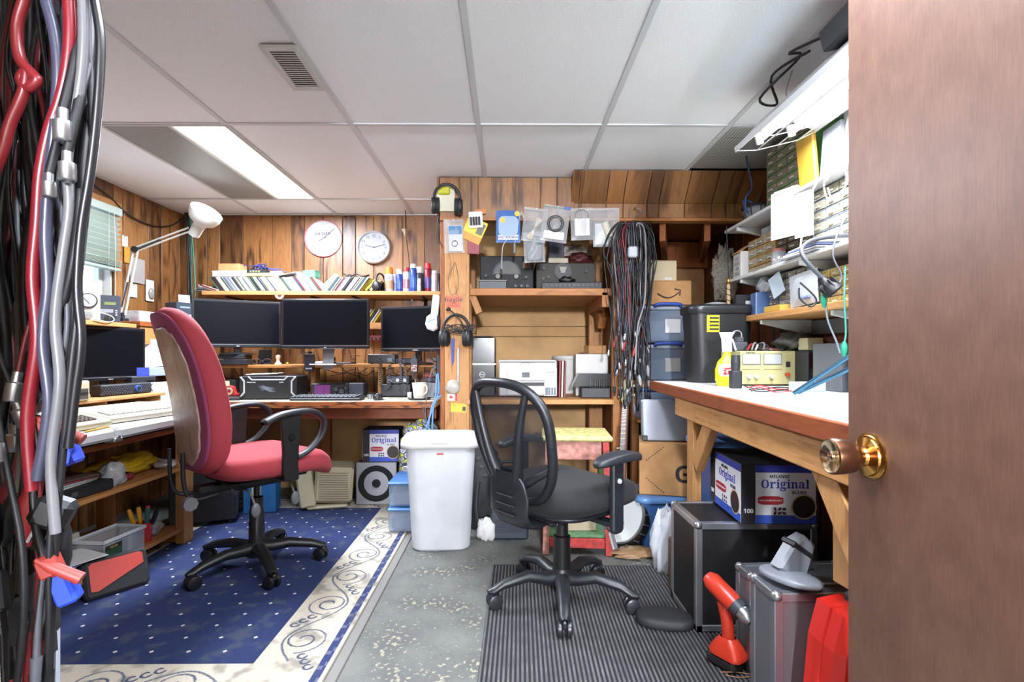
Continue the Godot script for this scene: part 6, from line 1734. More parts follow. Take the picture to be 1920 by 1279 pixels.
	var js := thing("joystick", "black joystick with a red button on the pile of papers", "joystick", V(-1.83, by + 0.082, -2.01), eul(0, 60, 0))
	obj("base", nb().box(V(0, 0.02, 0), V(0.1, 0.04, 0.1), 0.01), C("212226"), js)
	obj("stick", nb().cyl(V(0, 0.035, 0), V(0, 0.12, 0), 0.012, 0.009), C("26282c"), js)
	obj("boot", nb().lathe([W(0, 0.038), W(0.03, 0.038), W(0.014, 0.055), W(0, 0.055)], 16), C("1b1c1f"), js)
	obj("button", nb().cyl(V(-0.034, 0.038, -0.034), V(-0.034, 0.047, -0.034), 0.01), C("c8322a"), js)
	one("red_pouch", lump(V(0.11, 0.06, 0.05), 0.35, 16, 18), C("8e2226"), "dark red patterned pouch at the back of the bottom shelf", "pouch", V(-2.12, by, -2.26), eul(0, 84, 0))
	for i in 4:
		var lc := nb()
		var pts: Array = []
		for j in 25:
			var a := TAU * j / 12.0
			pts.append(V(cos(a) * (0.06 - 0.006 * i), 0.008 + i * 0.014 + j * 0.0004, sin(a) * 0.045))
		lc.tube(pts, 0.005, 5)
		one("cable_coil", lc, C(["26272a", "d4d0c4", "3a3b3e", "b9b4a6"][i]), ["black coiled cable at the bottom of the cable heap", "white coiled cable in the cable heap", "dark grey coiled cable in the cable heap", "pale grey coiled cable on top of the cable heap"][i], "cable", V(-2.05 + 0.02 * (i % 2), by, -2.42))
	one("beige_plug_box", nb().box(V(0, 0.02, 0), V(0.09, 0.04, 0.05), 0.004), C("cfc7b4"), "beige socket box on the heap of coiled cables", "socket", V(-2.06, by + 0.066, -2.47), eul(0, 70, 12))
	# red and black zip case leaning on the shelf front
	var zc := thing("zip_case", "black zip case with a red panel leaning on the floor against the shelf", "case", V(-1.705, 0.0125, -2.31), eul(-20, 55, 0))
	obj("shell", nb().at(V(0, 0.08, 0)).plate(rr(0.24, 0.16, 0.02), 0.045, 0.01), mat("case_cloth", "2a2b2e", 0.8), zc)
	obj("red_panel", nb().plate(pv([-0.1, -0.05, -0.1, 0.056, -0.088, 0.066, 0.088, 0.066, 0.1, 0.056, 0.1, 0.015, -0.075, -0.054]), 0.003), C("e04538"), zc, V(0, 0.08, 0.023))
	obj("zip", nb().at(V(0, 0.08, 0)).plate(rr(0.243, 0.163, 0.02), 0.006), C("141416"), zc)
	# computer tower behind the far leg, blue box beside
	var pcx := thing("computer_tower", "dark grey computer tower standing behind the far leg of the shelf unit", "computer", V(-1.88, 0.0125, -3.28), eul(0, 22, 0))
	obj("case", nb().box(V(0, 0.2, 0), V(0.36, 0.36, 0.19), 0.006), C("26282d"), pcx)
	obj("side_window", nb().box(V(0.181, 0.19, 0), V(0.003, 0.26, 0.15), 0.001), mat("smoked_panel", "5a6068", 0.2), pcx)
	obj("silver_top", nb().box(V(0.02, 0.355, 0.0955), V(0.22, 0.05, 0.004), 0.001), mat("brushed_alloy"), pcx)
	obj("drive_front", nb().box(V(0.06, 0.352, 0.098), V(0.09, 0.026, 0.003)), C("1a1b1e"), pcx)
	for sx in [-0.14, 0.14]:
		obj("foot", nb().cyl(V(sx, 0, 0.07), V(sx, 0.022, 0.07), 0.016), blk, pcx)
	carton("blue_carton", "bright blue box standing behind the red chair by the tower", "box", V(-1.64, 0.0125, -3.52), V(0.2, 0.42, 0.14), C("2f78b8"), 10)
	one("beige_strip", nb().box(V(0, 0.11, 0), V(0.05, 0.22, 0.03), 0.003), C("d4cfc0"), "beige socket strip standing upright by the computer tower", "socket strip", V(-1.575, 0.0125, -3.3))

func home_computer(called: String, label: String, at: Vector3, turn: float, s: Vector3, m: Material, key: Material) -> void:
	var t := thing(called, label, "computer", at, eul(0, turn, 0))
	var h := s.y
	var d := s.z / 2
	# side profile extruded along the length: low front, higher back
	obj("case", nb().at(V(0, 0, 0), Basis(V(0, 0, 1), V(0, 1, 0), V(-1, 0, 0))).plate(pv([d, 0.004, d, h * 0.42, d - 0.012, h * 0.55, -d * 0.1, h * 0.86, -d * 0.35, h, -d + 0.01, h, -d, h * 0.85, -d, 0.004]), s.x, 0.006), m, t)
	obj("seam", nb().box(V(0, h * 0.3, 0), V(s.x + 0.001, 0.0015, s.z + 0.001)), C("8f8468"), t)
	var pitch := atan2(h * 0.31, d * 1.1 - 0.012)
	for r in 4:
		for i in 15:
			var z := d * 0.86 - 0.014 - r * 0.02
			obj("key", nb().at(V(-s.x * 0.42 + i * s.x * 0.054 + r * 0.003, h * 0.585 + (d - 0.012 - z) * tan(pitch), z), Basis(V(1, 0, 0), pitch)).box(Vector3.ZERO, V(s.x * 0.044, 0.012, 0.016), 0.003), key, t)
	obj("badge", nb().box(V(s.x * 0.33, h + 0.001, -d * 0.6), V(0.03, 0.002, 0.008)), C("b8433a"), t)

func pillow(w: float, h: float, d: float, seed_: int) -> B:   # a hanging bag: flat at the edges, puffed and creased in the middle; top centre at the origin
	var f := fbm(seed_, 14.0, 2)
	var b := nb()
	for s in [-1.0, 1.0]:
		var rows: Array = []
		for i in 11:
			var row: Array = []
			for j in 9:
				var u: float = j / 8.0 * 2.0 - 1.0
				var v: float = i / 10.0
				var puff := (1.0 - u * u) * (1.0 - pow(v * 2.0 - 1.0, 4.0))
				row.append(V(u * w / 2 * s, -h + v * h, s * (d * 0.5 * puff * (0.8 + 0.5 * f.get_noise_2d(u, v)) + 0.001)))
			rows.append(row)
		b.surf(rows)
	return b
func zipbag(label: String, px: float, py: float, w: float, h: float, tilt: float, z: float, seal: String = "") -> Node3D:
	var t := thing("zip_bag", label, "zip bag", P(px, py, z), eul(0, 0, tilt))
	obj("film", pillow(w, h, 0.03, int(px)), mat("bag_film", "eceff0", 0.28, 0.0, {"alpha": 0.26}), t)
	obj("seal", nb().box(V(0, -0.012, 0), V(w, 0.006, 0.004)), C(seal) if seal else mat("bag_seal", "dfe3e4", 0.3, 0.0, {"alpha": 0.6}), t)
	obj("pin", nb().cyl(V(0, -0.005, -0.02), V(0, -0.005, 0.006), 0.003), mat("steel"), t)
	return t
func coffee_box(label: String, base: Vector3, turn: float, s: Vector3) -> void:   # blue and white carton of coffee pods, front and left end printed
	var t := thing("coffee_box", label, "box", base, eul(0, turn, 0))
	obj("body", nb().box(V(0, s.y / 2, 0), s, 0.002), C("1b1c24"), t)
	for e in 2:
		var w: float = s.x if e == 0 else s.z
		var tb := Basis() if e == 0 else eul(0, -90, 0)
		var o: Vector3 = V(0, 0, s.z / 2 + 0.0004) if e == 0 else V(-s.x / 2 - 0.0004, 0, 0)
		var pn := flatprint(t, "printed_panel", w * 0.8, s.y * 0.97, C("e9e9ee"), o + tb * V(w * 0.09, s.y / 2, 0), tb)
		flatprint(pn, "blue_band", w * 0.8, s.y * 0.12, C("2338a8"), V(0, s.y * 0.425, 0.0006))
		flatprint(pn, "blue_foot", w * 0.8, s.y * 0.14, C("2f55c0"), V(0, -s.y * 0.415, 0.0006))
		words("Original", s.y * 0.19, C("2338b0"), pn, V(-w * 0.01, s.y * 0.17, 0.001), Basis(), true, true, "lettering", minf(1.0, w / s.y * 0.85))
		words("MÉLANGE", s.y * 0.07, C("26282e"), pn, V(-w * 0.08, s.y * 0.3, 0.001), Basis(), true)
		words("BLEND", s.y * 0.075, C("26282e"), pn, V(w * 0.18, s.y * 0.035, 0.001), Basis(), true)
		var rd := obj("red_badge", nb().plate(pv([-0.5, 0.15, -0.3, 0.24, 0.3, 0.24, 0.5, 0.15, 0.5, -0.15, 0.3, -0.24, -0.3, -0.24, -0.5, -0.15]), 0.001), C("b3222e"), pn, V(-w * 0.2, -s.y * 0.1, 0.0008), Basis.from_scale(V(w * 0.34, s.y * 0.3, 1)))
		words("MEDIUM ROAST", 0.12, C("f0e6e2"), rd, V(0, 0, 0.001), Basis(), true)
		words("100", s.y * 0.1, C("f0f0f0"), t, o + tb * V(-w * 0.405, s.y * 0.22, 0.0006), tb, true)
		var c := obj("cup_rim", nb().cyl(V(0, 0, 0), V(0, 0, 0.001), s.y * 0.21, -1, 26), C("cdb79c"), pn, V(w * 0.24, -s.y * 0.2, 0.0006), Basis.from_scale(V(minf(1.0, w / s.y * 0.85), 1, 1)))
		obj("cup_coffee", nb().cyl(V(0, 0, 0.001), V(0, 0, 0.0016), s.y * 0.185, -1, 26), C("2a1712"), c)
		for i in 6:
			obj("bean", nb().at(V(-w * 0.02 - (i % 3) * w * 0.06, -s.y * (0.24 + 0.07 * int(i / 3.0)), 0.001), eul(0, 0, i * 50)).ball(Vector3.ZERO, V(s.y * 0.035, s.y * 0.022, 0.001), 8), C("4a2230"), pn)
func clear_box(label: String, base: Vector3, s: Vector3, turn: float, lid: String, called := "storage_box") -> Node3D:
	var t := thing(called, label, "storage box", base, eul(0, turn, 0))
	obj("tub", nb().box(V(0, s.y * 0.44, 0), V(s.x * 0.94, s.y * 0.88, s.z * 0.94), 0.012), mat("tub_blue_clear", "a9bcd6", 0.2, 0.0, {"alpha": 0.42}), t)
	obj("lid", nb().box(V(0, s.y * 0.92, 0), V(s.x, s.y * 0.1, s.z), 0.008), mat("lid_" + lid, lid, 0.35), t)
	return t

func middle_things() -> void:
	var blk := mat("matte_black")
	var pz := 3.262
	# ---- hung on the post and header ----
	headset("header_headphones", "black studio headphones hung at the left end of the panelled header", P(838, 402, 3.2), eul(0, 8, 0), mat("headset_black"), 1.0)
	var yc := thing("yellow_pack", "yellow earplug pack hung behind the black studio headphones", "packet", P(836, 372, 3.255))
	obj("card", nb().plate(rr(0.11, 0.16, 0.006, 2), 0.004), C("e8e4c8"), yc)
	obj("yellow_plugs", nb().box(V(-0.01, 0.045, 0.012), V(0.075, 0.05, 0.02), 0.008), C("d9d22e"), yc)
	wire("headphone_cord", "black headphone cord hanging beside the post to a plug", "cable", [P(822, 402, 3.2), P(820, 425, 3.22), P(822, 445, 3.22), P(829, 462, 3.22)], 0.003, mat("black_cord"))
	var kb := zipbag("clear packet with a blue card and a key ring on the post", 850, 411, 0.125, 0.21, 2, 3.25)
	obj("blue_card", nb().box(V(0.01, -0.07, 0.008), V(0.08, 0.05, 0.006), 0.001), C("2f7eb4"), kb)
	obj("white_card", nb().box(V(0.01, -0.12, 0.004), V(0.085, 0.16, 0.003)), C("dfe2e2"), kb)
	obj("ring", nb().lathe([W(0.016, -0.002), W(0.019, 0), W(0.016, 0.002)], 18), C("4a3f3c"), kb, V(0.005, -0.155, 0.018), eul(90, 0, 0))
	for q in [[889, 432, 0.13, 0.145, -24.0, "e8dc3a", "yellow and orange foil packet hung askew under the header"], [888, 463, 0.075, 0.09, -3.0, "9a2f3a", "dark red card hung behind the yellow packet"]]:
		var t := thing("hung_packet", q[6], "packet", P(q[0], q[1], pz - 0.005), eul(0, 0, q[4]))
		obj("packet", nb().plate(rr(q[2], q[3], 0.006, 2), 0.008, 0.002), C(q[5]), t)
		if q[5] == "e8dc3a":
			obj("orange_foot", nb().box(V(0, -0.05, 0.005), V(0.128, 0.045, 0.002)), C("e8a02a"), t)
			obj("grey_window", nb().box(V(0.035, 0.02, 0.005), V(0.04, 0.07, 0.002)), C("6f6a60"), t)
	var bp := thing("battery_pack", "white and orange blister pack of four batteries", "packet", P(892, 412, 3.24), eul(0, 0, 3))
	obj("card", nb().plate(rr(0.085, 0.1, 0.005, 2), 0.004), C("f0ece8"), bp)
	obj("orange_top", nb().box(V(0.03, 0.05, -0.004), V(0.07, 0.03, 0.004)), C("e07a2a"), bp)
	for i in 4:
		obj("battery", nb().cyl(V(-0.03 + i * 0.017, -0.035, 0.008), V(-0.03 + i * 0.017, 0.015, 0.008), 0.0072, -1, 10), C("35373c"), bp)
	var tp := thing("toy_pack", "blue and white toy figure packet with a yellow burst hung under the header", "packet", P(953, 425, 3.25))
	obj("bag", pillow(0.15, 0.2, 0.04, 5), C("4a7ac0"), tp, V(0, 0.1, 0))
	obj("sky_panel", nb().plate(rr(0.12, 0.12, 0.03), 0.004), C("9db8dc"), tp, V(0, 0.0, 0.018))
	for q in [[-0.035, 0.035], [0.055, 0.075]]:
		obj("yellow_burst", nb().cyl(V(q[0], q[1], 0.017), V(q[0], q[1], 0.0225), 0.017), C("e8c832"), tp)
	obj("name_strip", nb().box(V(0, -0.07, 0.014), V(0.125, 0.03, 0.006)), C("e6e8ec"), tp)
	words("DOCTOR WHO", 0.02, C("2a3560"), tp, V(0, -0.07, 0.0176), Basis(), true)
	for q in [[943, 462, 941, 500], [976, 400, 965, 470]]:
		var t := thing("usb_lead", "short white lead with a grey connector hung under the header", "cable", Vector3.ZERO, Basis(), "white usb leads")
		obj("lead", nb().tube(spl([P(q[0], 400 if q[0] > 950 else 452, 3.25), P(q[0] + 9, (q[1] + 430) / 2.0, 3.24), P(q[0], q[1], 3.24), P(q[2], q[3] - 12, 3.24)]), 0.0025, 5), C("e4e2da"), t)
		obj("connector", nb().at(P(q[2], q[3] - 4, 3.24)).box(Vector3.ZERO, V(0.014, 0.06, 0.01), 0.003), C("6f7680"), t)
	var b1 := zipbag("clear zip bag of cotton swabs hung under the header", 1006, 390, 0.15, 0.21, -6, 3.24)
	for i in 14:
		obj("swab", nb().at(V(0, -0.13, 0.004), eul(0, 0, -38 + i * 2.2)).cyl(V(0, -0.07, 0.001 * (i % 5)), V(0, 0.07, 0.001 * (i % 5)), 0.0025, -1, 5), C("e8d8b8"), b1)
	var b2 := zipbag("grey zip bag of dark wire behind the cotton swabs", 1000, 435, 0.13, 0.19, 3, 3.255)
	obj("dark_wires", nb().box(V(0, -0.12, 0), V(0.1, 0.12, 0.012), 0.005), C("59626a"), b2)
	obj("teal_label", nb().box(V(0.02, -0.055, 0.008), V(0.06, 0.05, 0.006)), C("2f5a60"), b2)
	var b3 := zipbag("zip bag with a green seal and coiled black cable", 1046, 386, 0.165, 0.225, -8, 3.235, "3aa070")
	for i in 3:
		obj("cable_ring", nb().lathe([W(0.036 + i * 0.006, -0.003), W(0.04 + i * 0.006, 0), W(0.036 + i * 0.006, 0.003)], 28), C("2a2b2e" if i % 2 == 0 else "77797c"), b3, V(0, -0.115, 0.012 + i * 0.003), eul(90, 0, 0))
	obj("foil", nb().box(V(0, -0.185, 0.004), V(0.13, 0.05, 0.008), 0.003), mat("silver_foil", "c9ccd0", 0.25, 0.6), b3)
	obj("blue_corner", nb().box(V(0.06, -0.008, 0.004), V(0.04, 0.014, 0.004)), C("4a66c8"), b3)
	var b4 := zipbag("zip bag with a white box and a grey cable hung under the header", 1090, 390, 0.14, 0.2, 2, 3.24)
	obj("white_box", nb().box(V(0, -0.12, 0.004), V(0.095, 0.11, 0.016), 0.004), C("e6e6e4"), b4)
	obj("cable_loop", nb().lathe([W(0.04, -0.003), W(0.045, 0), W(0.04, 0.003)], 24), C("8a8c8e"), b4, V(0, -0.055, 0.008), eul(90, 0, 0))
	var b5 := zipbag("zip bag holding a cream plastic tube at the right end of the row", 1136, 390, 0.165, 0.24, 1, 3.235)
	obj("cream_tube", nb().at(V(0.005, -0.135, 0.005), eul(0, 0, 18)).cyl(V(0, -0.05, 0), V(0, 0.045, 0), 0.024, -1, 16), C("e0dcc4"), b5)
	obj("white_sheet", nb().box(V(-0.03, -0.16, -0.002), V(0.08, 0.13, 0.002)), C("dfe2e4"), b5)
	# ---- post decorations ----
	var fz := 3.267
	var fs := one("fragile_sticker", nb().box(Vector3.ZERO, V(0.1, 0.078, 0.001)), C("e8602c"), "orange sticker lettered fragile on the wooden post", "sticker", P(850, 566, fz), eul(0, 0, 1))
	words("fragile", 0.036, C("231a16"), fs, V(0, 0.012, 0.001), Basis(), true)
	words("HANDLE", 0.012, C("231a16"), fs, V(0, -0.012, 0.001))
	words("WITH CARE", 0.014, C("231a16"), fs, V(0, -0.026, 0.001))
	wire("wire_loop", "thin wire hanging in a narrow loop on the wooden post", "wire", [P(853, 492, fz), P(844, 512, fz), P(840, 530, fz), P(846, 552, fz), P(857, 545, fz), P(859, 520, fz), P(854, 493, fz)], 0.0016, C("4c4238"))
	var hs := headset("post_headset", "black headset with a boom microphone hung on the wooden post", P(855, 650, 3.2), eul(0, -10, 0), mat("headset_black"), 1.05)
	obj("boom", nb().tube(spl([V(0.06, 0.06, 0.02), V(0.05, 0.14, 0.04), V(0.0, 0.2, 0.05), V(-0.03, 0.225, 0.05)]), 0.004, 6).ball(V(-0.035, 0.226, 0.05), V(0.016, 0.012, 0.012)), blk, hs)
	var ctr := thing("game_pad", "tangled black lead hung across the headset on the post", "cable", P(862, 617, 3.17))
	var tang: Array = []
	for i in 40:
		tang.append(V(0.085 * sin(i * 0.9) + 0.02 * sin(i * 2.3), 0.022 * cos(i * 1.7) + 0.01 * sin(i * 0.6), 0.008 * sin(i * 1.1)))
	obj("lead", nb().tube(spl(tang, 3), 0.003, 5), mat("black_cord"), ctr)
	var wh := thing("white_headset", "white gaming headset hung at the end of the wall shelf", "headphones", P(812, 620, 3.3))
	var wpl := mat("headset_white", "dfe2e8", 0.4)
	obj("headband", nb().at(V(0.015, 0.155, 0), eul(0, 0, -6)).plate(rr(0.045, 0.14, 0.012), 0.028, 0.005), wpl, wh)
	obj("ear_cup", nb().at(V(-0.008, 0.052, 0)).plate(pv([-0.04, -0.012, -0.03, 0.035, 0.0, 0.056, 0.034, 0.05, 0.046, 0.0, 0.036, -0.042, 0.01, -0.056, -0.025, -0.045]), 0.05, 0.01), wpl, wh)
	obj("blue_trim", nb().at(V(-0.008, 0.062, 0.026), eul(0, 0, 22)).box(Vector3.ZERO, V(0.05, 0.006, 0.002)), C("6fa8d8"), wh)
	obj("ear_pad", nb().at(V(0.03, 0.055, -0.01)).ball(Vector3.ZERO, V(0.03, 0.05, 0.035)), mat("ear_pad"), wh)
	one("blue_tassel", nb().plate(pv([-0.01, 0.1, 0.012, 0.1, 0.008, -0.04, -0.002, -0.07, -0.008, -0.04]), 0.006), C("24308c"), "dark blue ribbon hanging under the headset on the post", "ribbon", P(849, 665, 3.24))
	var gt := thing("pickup_tool", "long grey pick-up grabber hung on the wooden post", "grabber", P(859, 690, 3.25))
	obj("shaft", nb().box(V(0, 0.0, 0), V(0.014, 0.25, 0.01), 0.003), mat("alloy_tool", "8f949a", 0.35, 0.6), gt)
	obj("jaw", nb().plate(pv([-0.06, -0.07, -0.05, -0.075, 0.006, -0.125, 0.0, -0.14, -0.03, -0.11]), 0.008, 0.001), mat("alloy_tool"), gt)
	one("clear_boot", lump(V(0.045, 0.045, 0.02), 0.3, 21, 16), mat("dusty_clear", "d0c9bc", 0.4, 0.0, {"alpha": 0.7}), "dusty clear plastic cup hung low on the post", "cup", P(849, 738, 3.235))
	var fl := one("flag_sticker", nb().box(Vector3.ZERO, V(0.062, 0.043, 0.001)), C("f2efec"), "small white and red maple leaf flag sticker on the post", "sticker", P(848, 745, fz))
	flatprint(fl, "red_bar", 0.014, 0.043, C("cf2a30"), V(0.024, 0, 0.0006))
	obj("leaf", nb().plate(pv([0, 0.014, 0.004, 0.007, 0.009, 0.009, 0.008, 0.002, 0.014, 0.001, 0.009, -0.006, 0.001, -0.007, 0.001, -0.013, -0.001, -0.013, -0.001, -0.007, -0.009, -0.006, -0.014, 0.001, -0.008, 0.002, -0.009, 0.009, -0.004, 0.007]), 0.001), C("c8262c"), fl, V(-0.008, 0, 0.0008))
	var yt := one("yellow_ticket", nb().box(Vector3.ZERO, V(0.1, 0.055, 0.001)), C("eec32c"), "yellow ticket with a small dark photo on the post", "card", P(860, 765, fz), eul(0, 0, -3))
	flatprint(yt, "dark_photo", 0.02, 0.026, C("3a3628"), V(0.034, -0.004, 0.0006))
	words("QUEEN", 0.008, C("7a5c10"), yt, V(-0.03, 0.016, 0.001))
	# ---- radio shelf (1.472) ----
	var sy := 1.4725
	var x0 := P(950, 520, 3.56).x
	var ra := thing("old_receiver", "dark grey valve receiver with a half moon dial on the plank shelf", "radio", V(x0, sy, -3.7))
	obj("case", nb().box(V(0, 0.128, 0), V(0.365, 0.25, 0.28), 0.006), mat("wrinkle_grey", "2a2c2e", 0.7), ra)
	obj("dial", nb().plate(half_moon(0.085), 0.006, 0.001), C("4a4a46"), ra, V(0.0, 0.13, 0.142))
	obj("dial_rim", nb().plate(half_moon(0.096), 0.004), C("1c1d1f"), ra, V(0.0, 0.125, 0.141))
	for q in [[-0.06, 0.11, 0.018], [0.065, 0.11, 0.018], [0.13, 0.105, 0.013], [0.06, 0.045, 0.013], [0.1, 0.045, 0.013], [0.14, 0.045, 0.013], [-0.14, 0.115, 0.012]]:
		obj("knob", nb().cyl(V(q[0], q[1], 0.14), V(q[0], q[1], 0.165), q[2], q[2] * 0.85, 16), C("8a867c" if q[2] > 0.016 else "1b1c1e"), ra)
	obj("meter", nb().box(V(0.135, 0.19, 0.142), V(0.055, 0.045, 0.006), 0.002), C("8a5a42"), ra)
	var gb := carton("grey_tin_box", "grey metal box lying before the half moon dial receiver", "box", V(x0 - 0.09, sy, -3.46), V(0.18, 0.06, 0.12), C("474c54"), 0, false)
	obj("lid", nb().box(V(0, 0.063, 0), V(0.184, 0.008, 0.124), 0.002), C("8c887c"), gb)
	x0 = P(1061, 520, 3.58).x
	var rb := thing("old_receiver", "brown grey transmitter with one large round dial on the plank shelf", "radio", V(x0, sy, -3.72))
	obj("case", nb().box(V(0, 0.106, 0), V(0.41, 0.21, 0.28), 0.006), mat("olive_grey", "3c392f", 0.65), rb)
	obj("dial_ring", nb().cyl(V(-0.02, 0.15, 0.14), V(-0.02, 0.15, 0.152), 0.058, -1, 28), C("191a1c"), rb)
	obj("dial", nb().plate(pv([-0.012, -0.02, 0.012, -0.02, 0.026, 0.02, -0.026, 0.02]), 0.003), C("a9a495"), rb, V(-0.02, 0.16, 0.153))
	for q in [[-0.15, 0.17], [-0.12, 0.11], [-0.155, 0.1], [0.14, 0.15], [0.03, 0.06]]:
		obj("knob", nb().cyl(V(q[0], q[1], 0.14), V(q[0], q[1], 0.158), 0.011), C("1b1c1e"), rb)
	var eq := thing("rack_unit", "flat black keyed unit lying in front of the round dial transmitter", "device", V(x0 + 0.02, sy, -3.44), eul(0, -3, 0))
	obj("case", nb().box(V(0, 0.026, 0), V(0.39, 0.05, 0.12), 0.004), blk, eq)
	for i in 12:
		obj("key", nb().box(V(-0.16 + i * 0.029, 0.03, 0.061), V(0.018, 0.016, 0.004), 0.001), C("34373c"), eq)
	one("cable_hank", lump(V(0.05, 0.025, 0.04), 0.5, 22, 14), mat("black_cord"), "hank of black cable on the flat keyed unit", "cable", V(x0 - 0.01, sy + 0.051, -3.44))
	carton("dark_blue_box", "dark blue box standing on top of the transmitter", "box", V(x0 - 0.06, sy + 0.253, -3.72), V(0.11, 0.12, 0.12), C("23283e"), 4)
	carton("cream_flat_box", "cream flat box under the dark blue box on the transmitter", "box", V(x0 - 0.05, sy + 0.212, -3.7), V(0.14, 0.04, 0.16), C("d2c6a6"), 2, false)
	one("fur_hat", lump(V(0.11, 0.06, 0.08), 0.5, 23, 18), mat("glass_wool"), "pale fluffy bundle at the back of the plank shelf", "bundle", V(x0 + 0.08, sy + 0.262, -3.78))
	one("red_cloth", lump(V(0.1, 0.05, 0.08), 0.5, 24, 18), C("5e2a24"), "dark red cloth bundle behind the transmitter", "cloth", V(x0 + 0.11, sy + 0.212, -3.72))
	# ---- printer shelf (0.772) ----
	var py := 0.7725
	var dx := P(904, 700, 3.5).x
	var dt := thing("glossy_tower", "glossy black computer tower with a silver band and round badge in the recess", "computer", V(dx, py, -3.66))
	obj("case", nb().box(V(0, 0.2, 0), V(0.178, 0.395, 0.34), 0.006), mat("piano_black", "08090b", 0.2), dt)
	obj("silver_band", nb().box(V(0, 0.218, 0.001), V(0.18, 0.008, 0.342)), mat("brushed_alloy"), dt)
	obj("drive_door", nb().box(V(0, 0.255, 0.1505), V(0.165, 0.06, 0.003), 0.001), C("2a2d34"), dt)
	obj("badge_ring", nb().lathe([W(0.016, 0), W(0.016, 0.003), W(0.019, 0.003), W(0.019, 0)], 24), mat("print_white"), dt, V(0, 0.148, 0.17), eul(90, 0, 0))
	words("DELL", 0.012, mat("print_white"), dt, V(0, 0.148, 0.1715), Basis(), true)
	one("metal_disc", nb().lathe([W(0, 0), W(0.06, 0), W(0.066, 0.008), W(0.06, 0.01), W(0, 0.006)], 26), mat("steel"), "shiny metal dish on top of the glossy tower", "dish", V(dx, py + 0.398, -3.6))
	var ppx := P(990, 700, 3.45).x
	var pr := thing("white_printer", "white ink tank printer on the shelf in the recess", "printer", V(ppx, py, -3.6))
	var pw := mat("printer_white", "d6d8da", 0.4)
	obj("body", nb().box(V(0, 0.125, 0), V(0.385, 0.235, 0.3), 0.008), pw, pr)
	obj("scanner_lid", nb().box(V(-0.005, 0.235, 0), V(0.375, 0.02, 0.3), 0.004), C("eff0f0"), pr)
	obj("control_panel", nb().at(V(-0.015, 0.145, 0.157), eul(-10, 0, 0)).box(Vector3.ZERO, V(0.25, 0.07, 0.018), 0.004), C("eceded"), pr)
	obj("display", nb().at(V(-0.015, 0.148, 0.167), eul(-10, 0, 0)).box(Vector3.ZERO, V(0.05, 0.034, 0.002)), C("3e434b"), pr)
	obj("paper_slot", nb().box(V(-0.015, 0.086, 0.1505), V(0.25, 0.022, 0.004)), C("16171a"), pr)
	obj("paper_tray", nb().box(V(-0.015, 0.042, 0.155), V(0.25, 0.055, 0.016), 0.004), C("eeefef"), pr)
	obj("tray_grip", nb().box(V(-0.015, 0.05, 0.164), V(0.09, 0.005, 0.003)), C("8a8c90"), pr)
	obj("tank_block", nb().box(V(0.148, 0.1, 0.156), V(0.085, 0.185, 0.016), 0.003), C("e2e3e5"), pr)
	for i in 4:
		obj("ink_window", nb().box(V(0.122 + i * 0.018, 0.04, 0.165), V(0.012 if i else 0.018, 0.05, 0.002)), C("6d7682"), pr)
	words("EPSON", 0.02, C("7e8288"), pr, V(-0.02, 0.222, 0.1508), Basis(), true)
	words("EcoTank", 0.012, C("5a5e66"), pr, V(0.148, 0.165, 0.1648), Basis(), true)
	for i in 3:
		one("red_folder", nb().box(V(0, 0.12, 0), V(0.012, 0.24, 0.25), 0.002), C(["8c2430", "d8cdb8", "7a2430"][i]), ["dark red folder upright against the printer", "cream folder upright between two red folders", "wine red folder upright beside the white tub"][i], "folder", V(ppx + 0.205 + i * 0.017, py, -3.55), eul(0, 0, -1.5))
	var wt := thing("ice_cream_tub", "round white lidded tub on the shelf beside the folders", "tub", V(P(1064, 740, 3.86).x, py, -3.86))
	obj("tub", nb().lathe([W(0, 0), W(0.085, 0), W(0.105, 0.255), W(0, 0.255)], 26), mat("tub_white", "e4e2da", 0.45), wt)
	obj("lid", nb().lathe([W(0, 0.25), W(0.115, 0.25), W(0.117, 0.262), W(0.113, 0.272), W(0.1, 0.274), W(0.095, 0.268), W(0, 0.268)], 26), C("d8d6d0"), wt)
	carton("white_parts_carton", "white box at the right end of the printer shelf", "box", V(P(1108, 740, 3.62).x, py, -3.62), V(0.22, 0.285, 0.15), C("e4e2dc"), -3, false)
	carton("open_carton", "small brown carton with a torn flap on the white box", "box", V(P(1116, 660, 3.62).x, py + 0.287, -3.62), V(0.13, 0.055, 0.1), mat("brown_card"), 14)
	var mb := thing("media_box", "black box with a slanting smoked lid at the front of the printer shelf", "box", V(P(1112, 742, 3.38).x, py, -3.43), eul(0, -4, 0))
	obj("tray", nb().box(V(0.02, 0.035, 0), V(0.19, 0.07, 0.16), 0.006), C("24262c"), mb)
	obj("smoked_lid", nb().at(V(0, 0, 0)).plate(pv([-0.13, 0.075, 0.13, 0.075, 0.14, 0.16, -0.09, 0.16]), 0.17, 0.004), mat("smoke_lid", "3a4048", 0.1, 0.0, {"alpha": 0.6}), mb)
	for i in 8:
		obj("disc_edge", nb().box(V(-0.01 + i * 0.014, 0.1, 0.0), V(0.004, 0.06, 0.1)), C("a98a62" if i % 2 else "c9c4b8"), mb)
	# ---- white waste bin ----
	var bin := thing("waste_bin", "tall white lidded waste bin standing on the concrete floor", "bin", V(P(829, 900, 2.92).x, 0.001, -2.92), eul(0, 3, 0))
	var bw := mat("bin_white", "a9abae", 0.42, 0.0, {"tex": noise_tex("bin_marks", 0.015, 0.93, 1.0), "scale": 1.5})
	obj("body", rounded_stack([[0.0, 0.27, 0.20], [0.0, 0.30, 0.225], [0.012, 0.315, 0.235], [0.3, 0.345, 0.265], [0.56, 0.375, 0.29], [0.565, 0.3, 0.25]], 0.06), bw, bin)
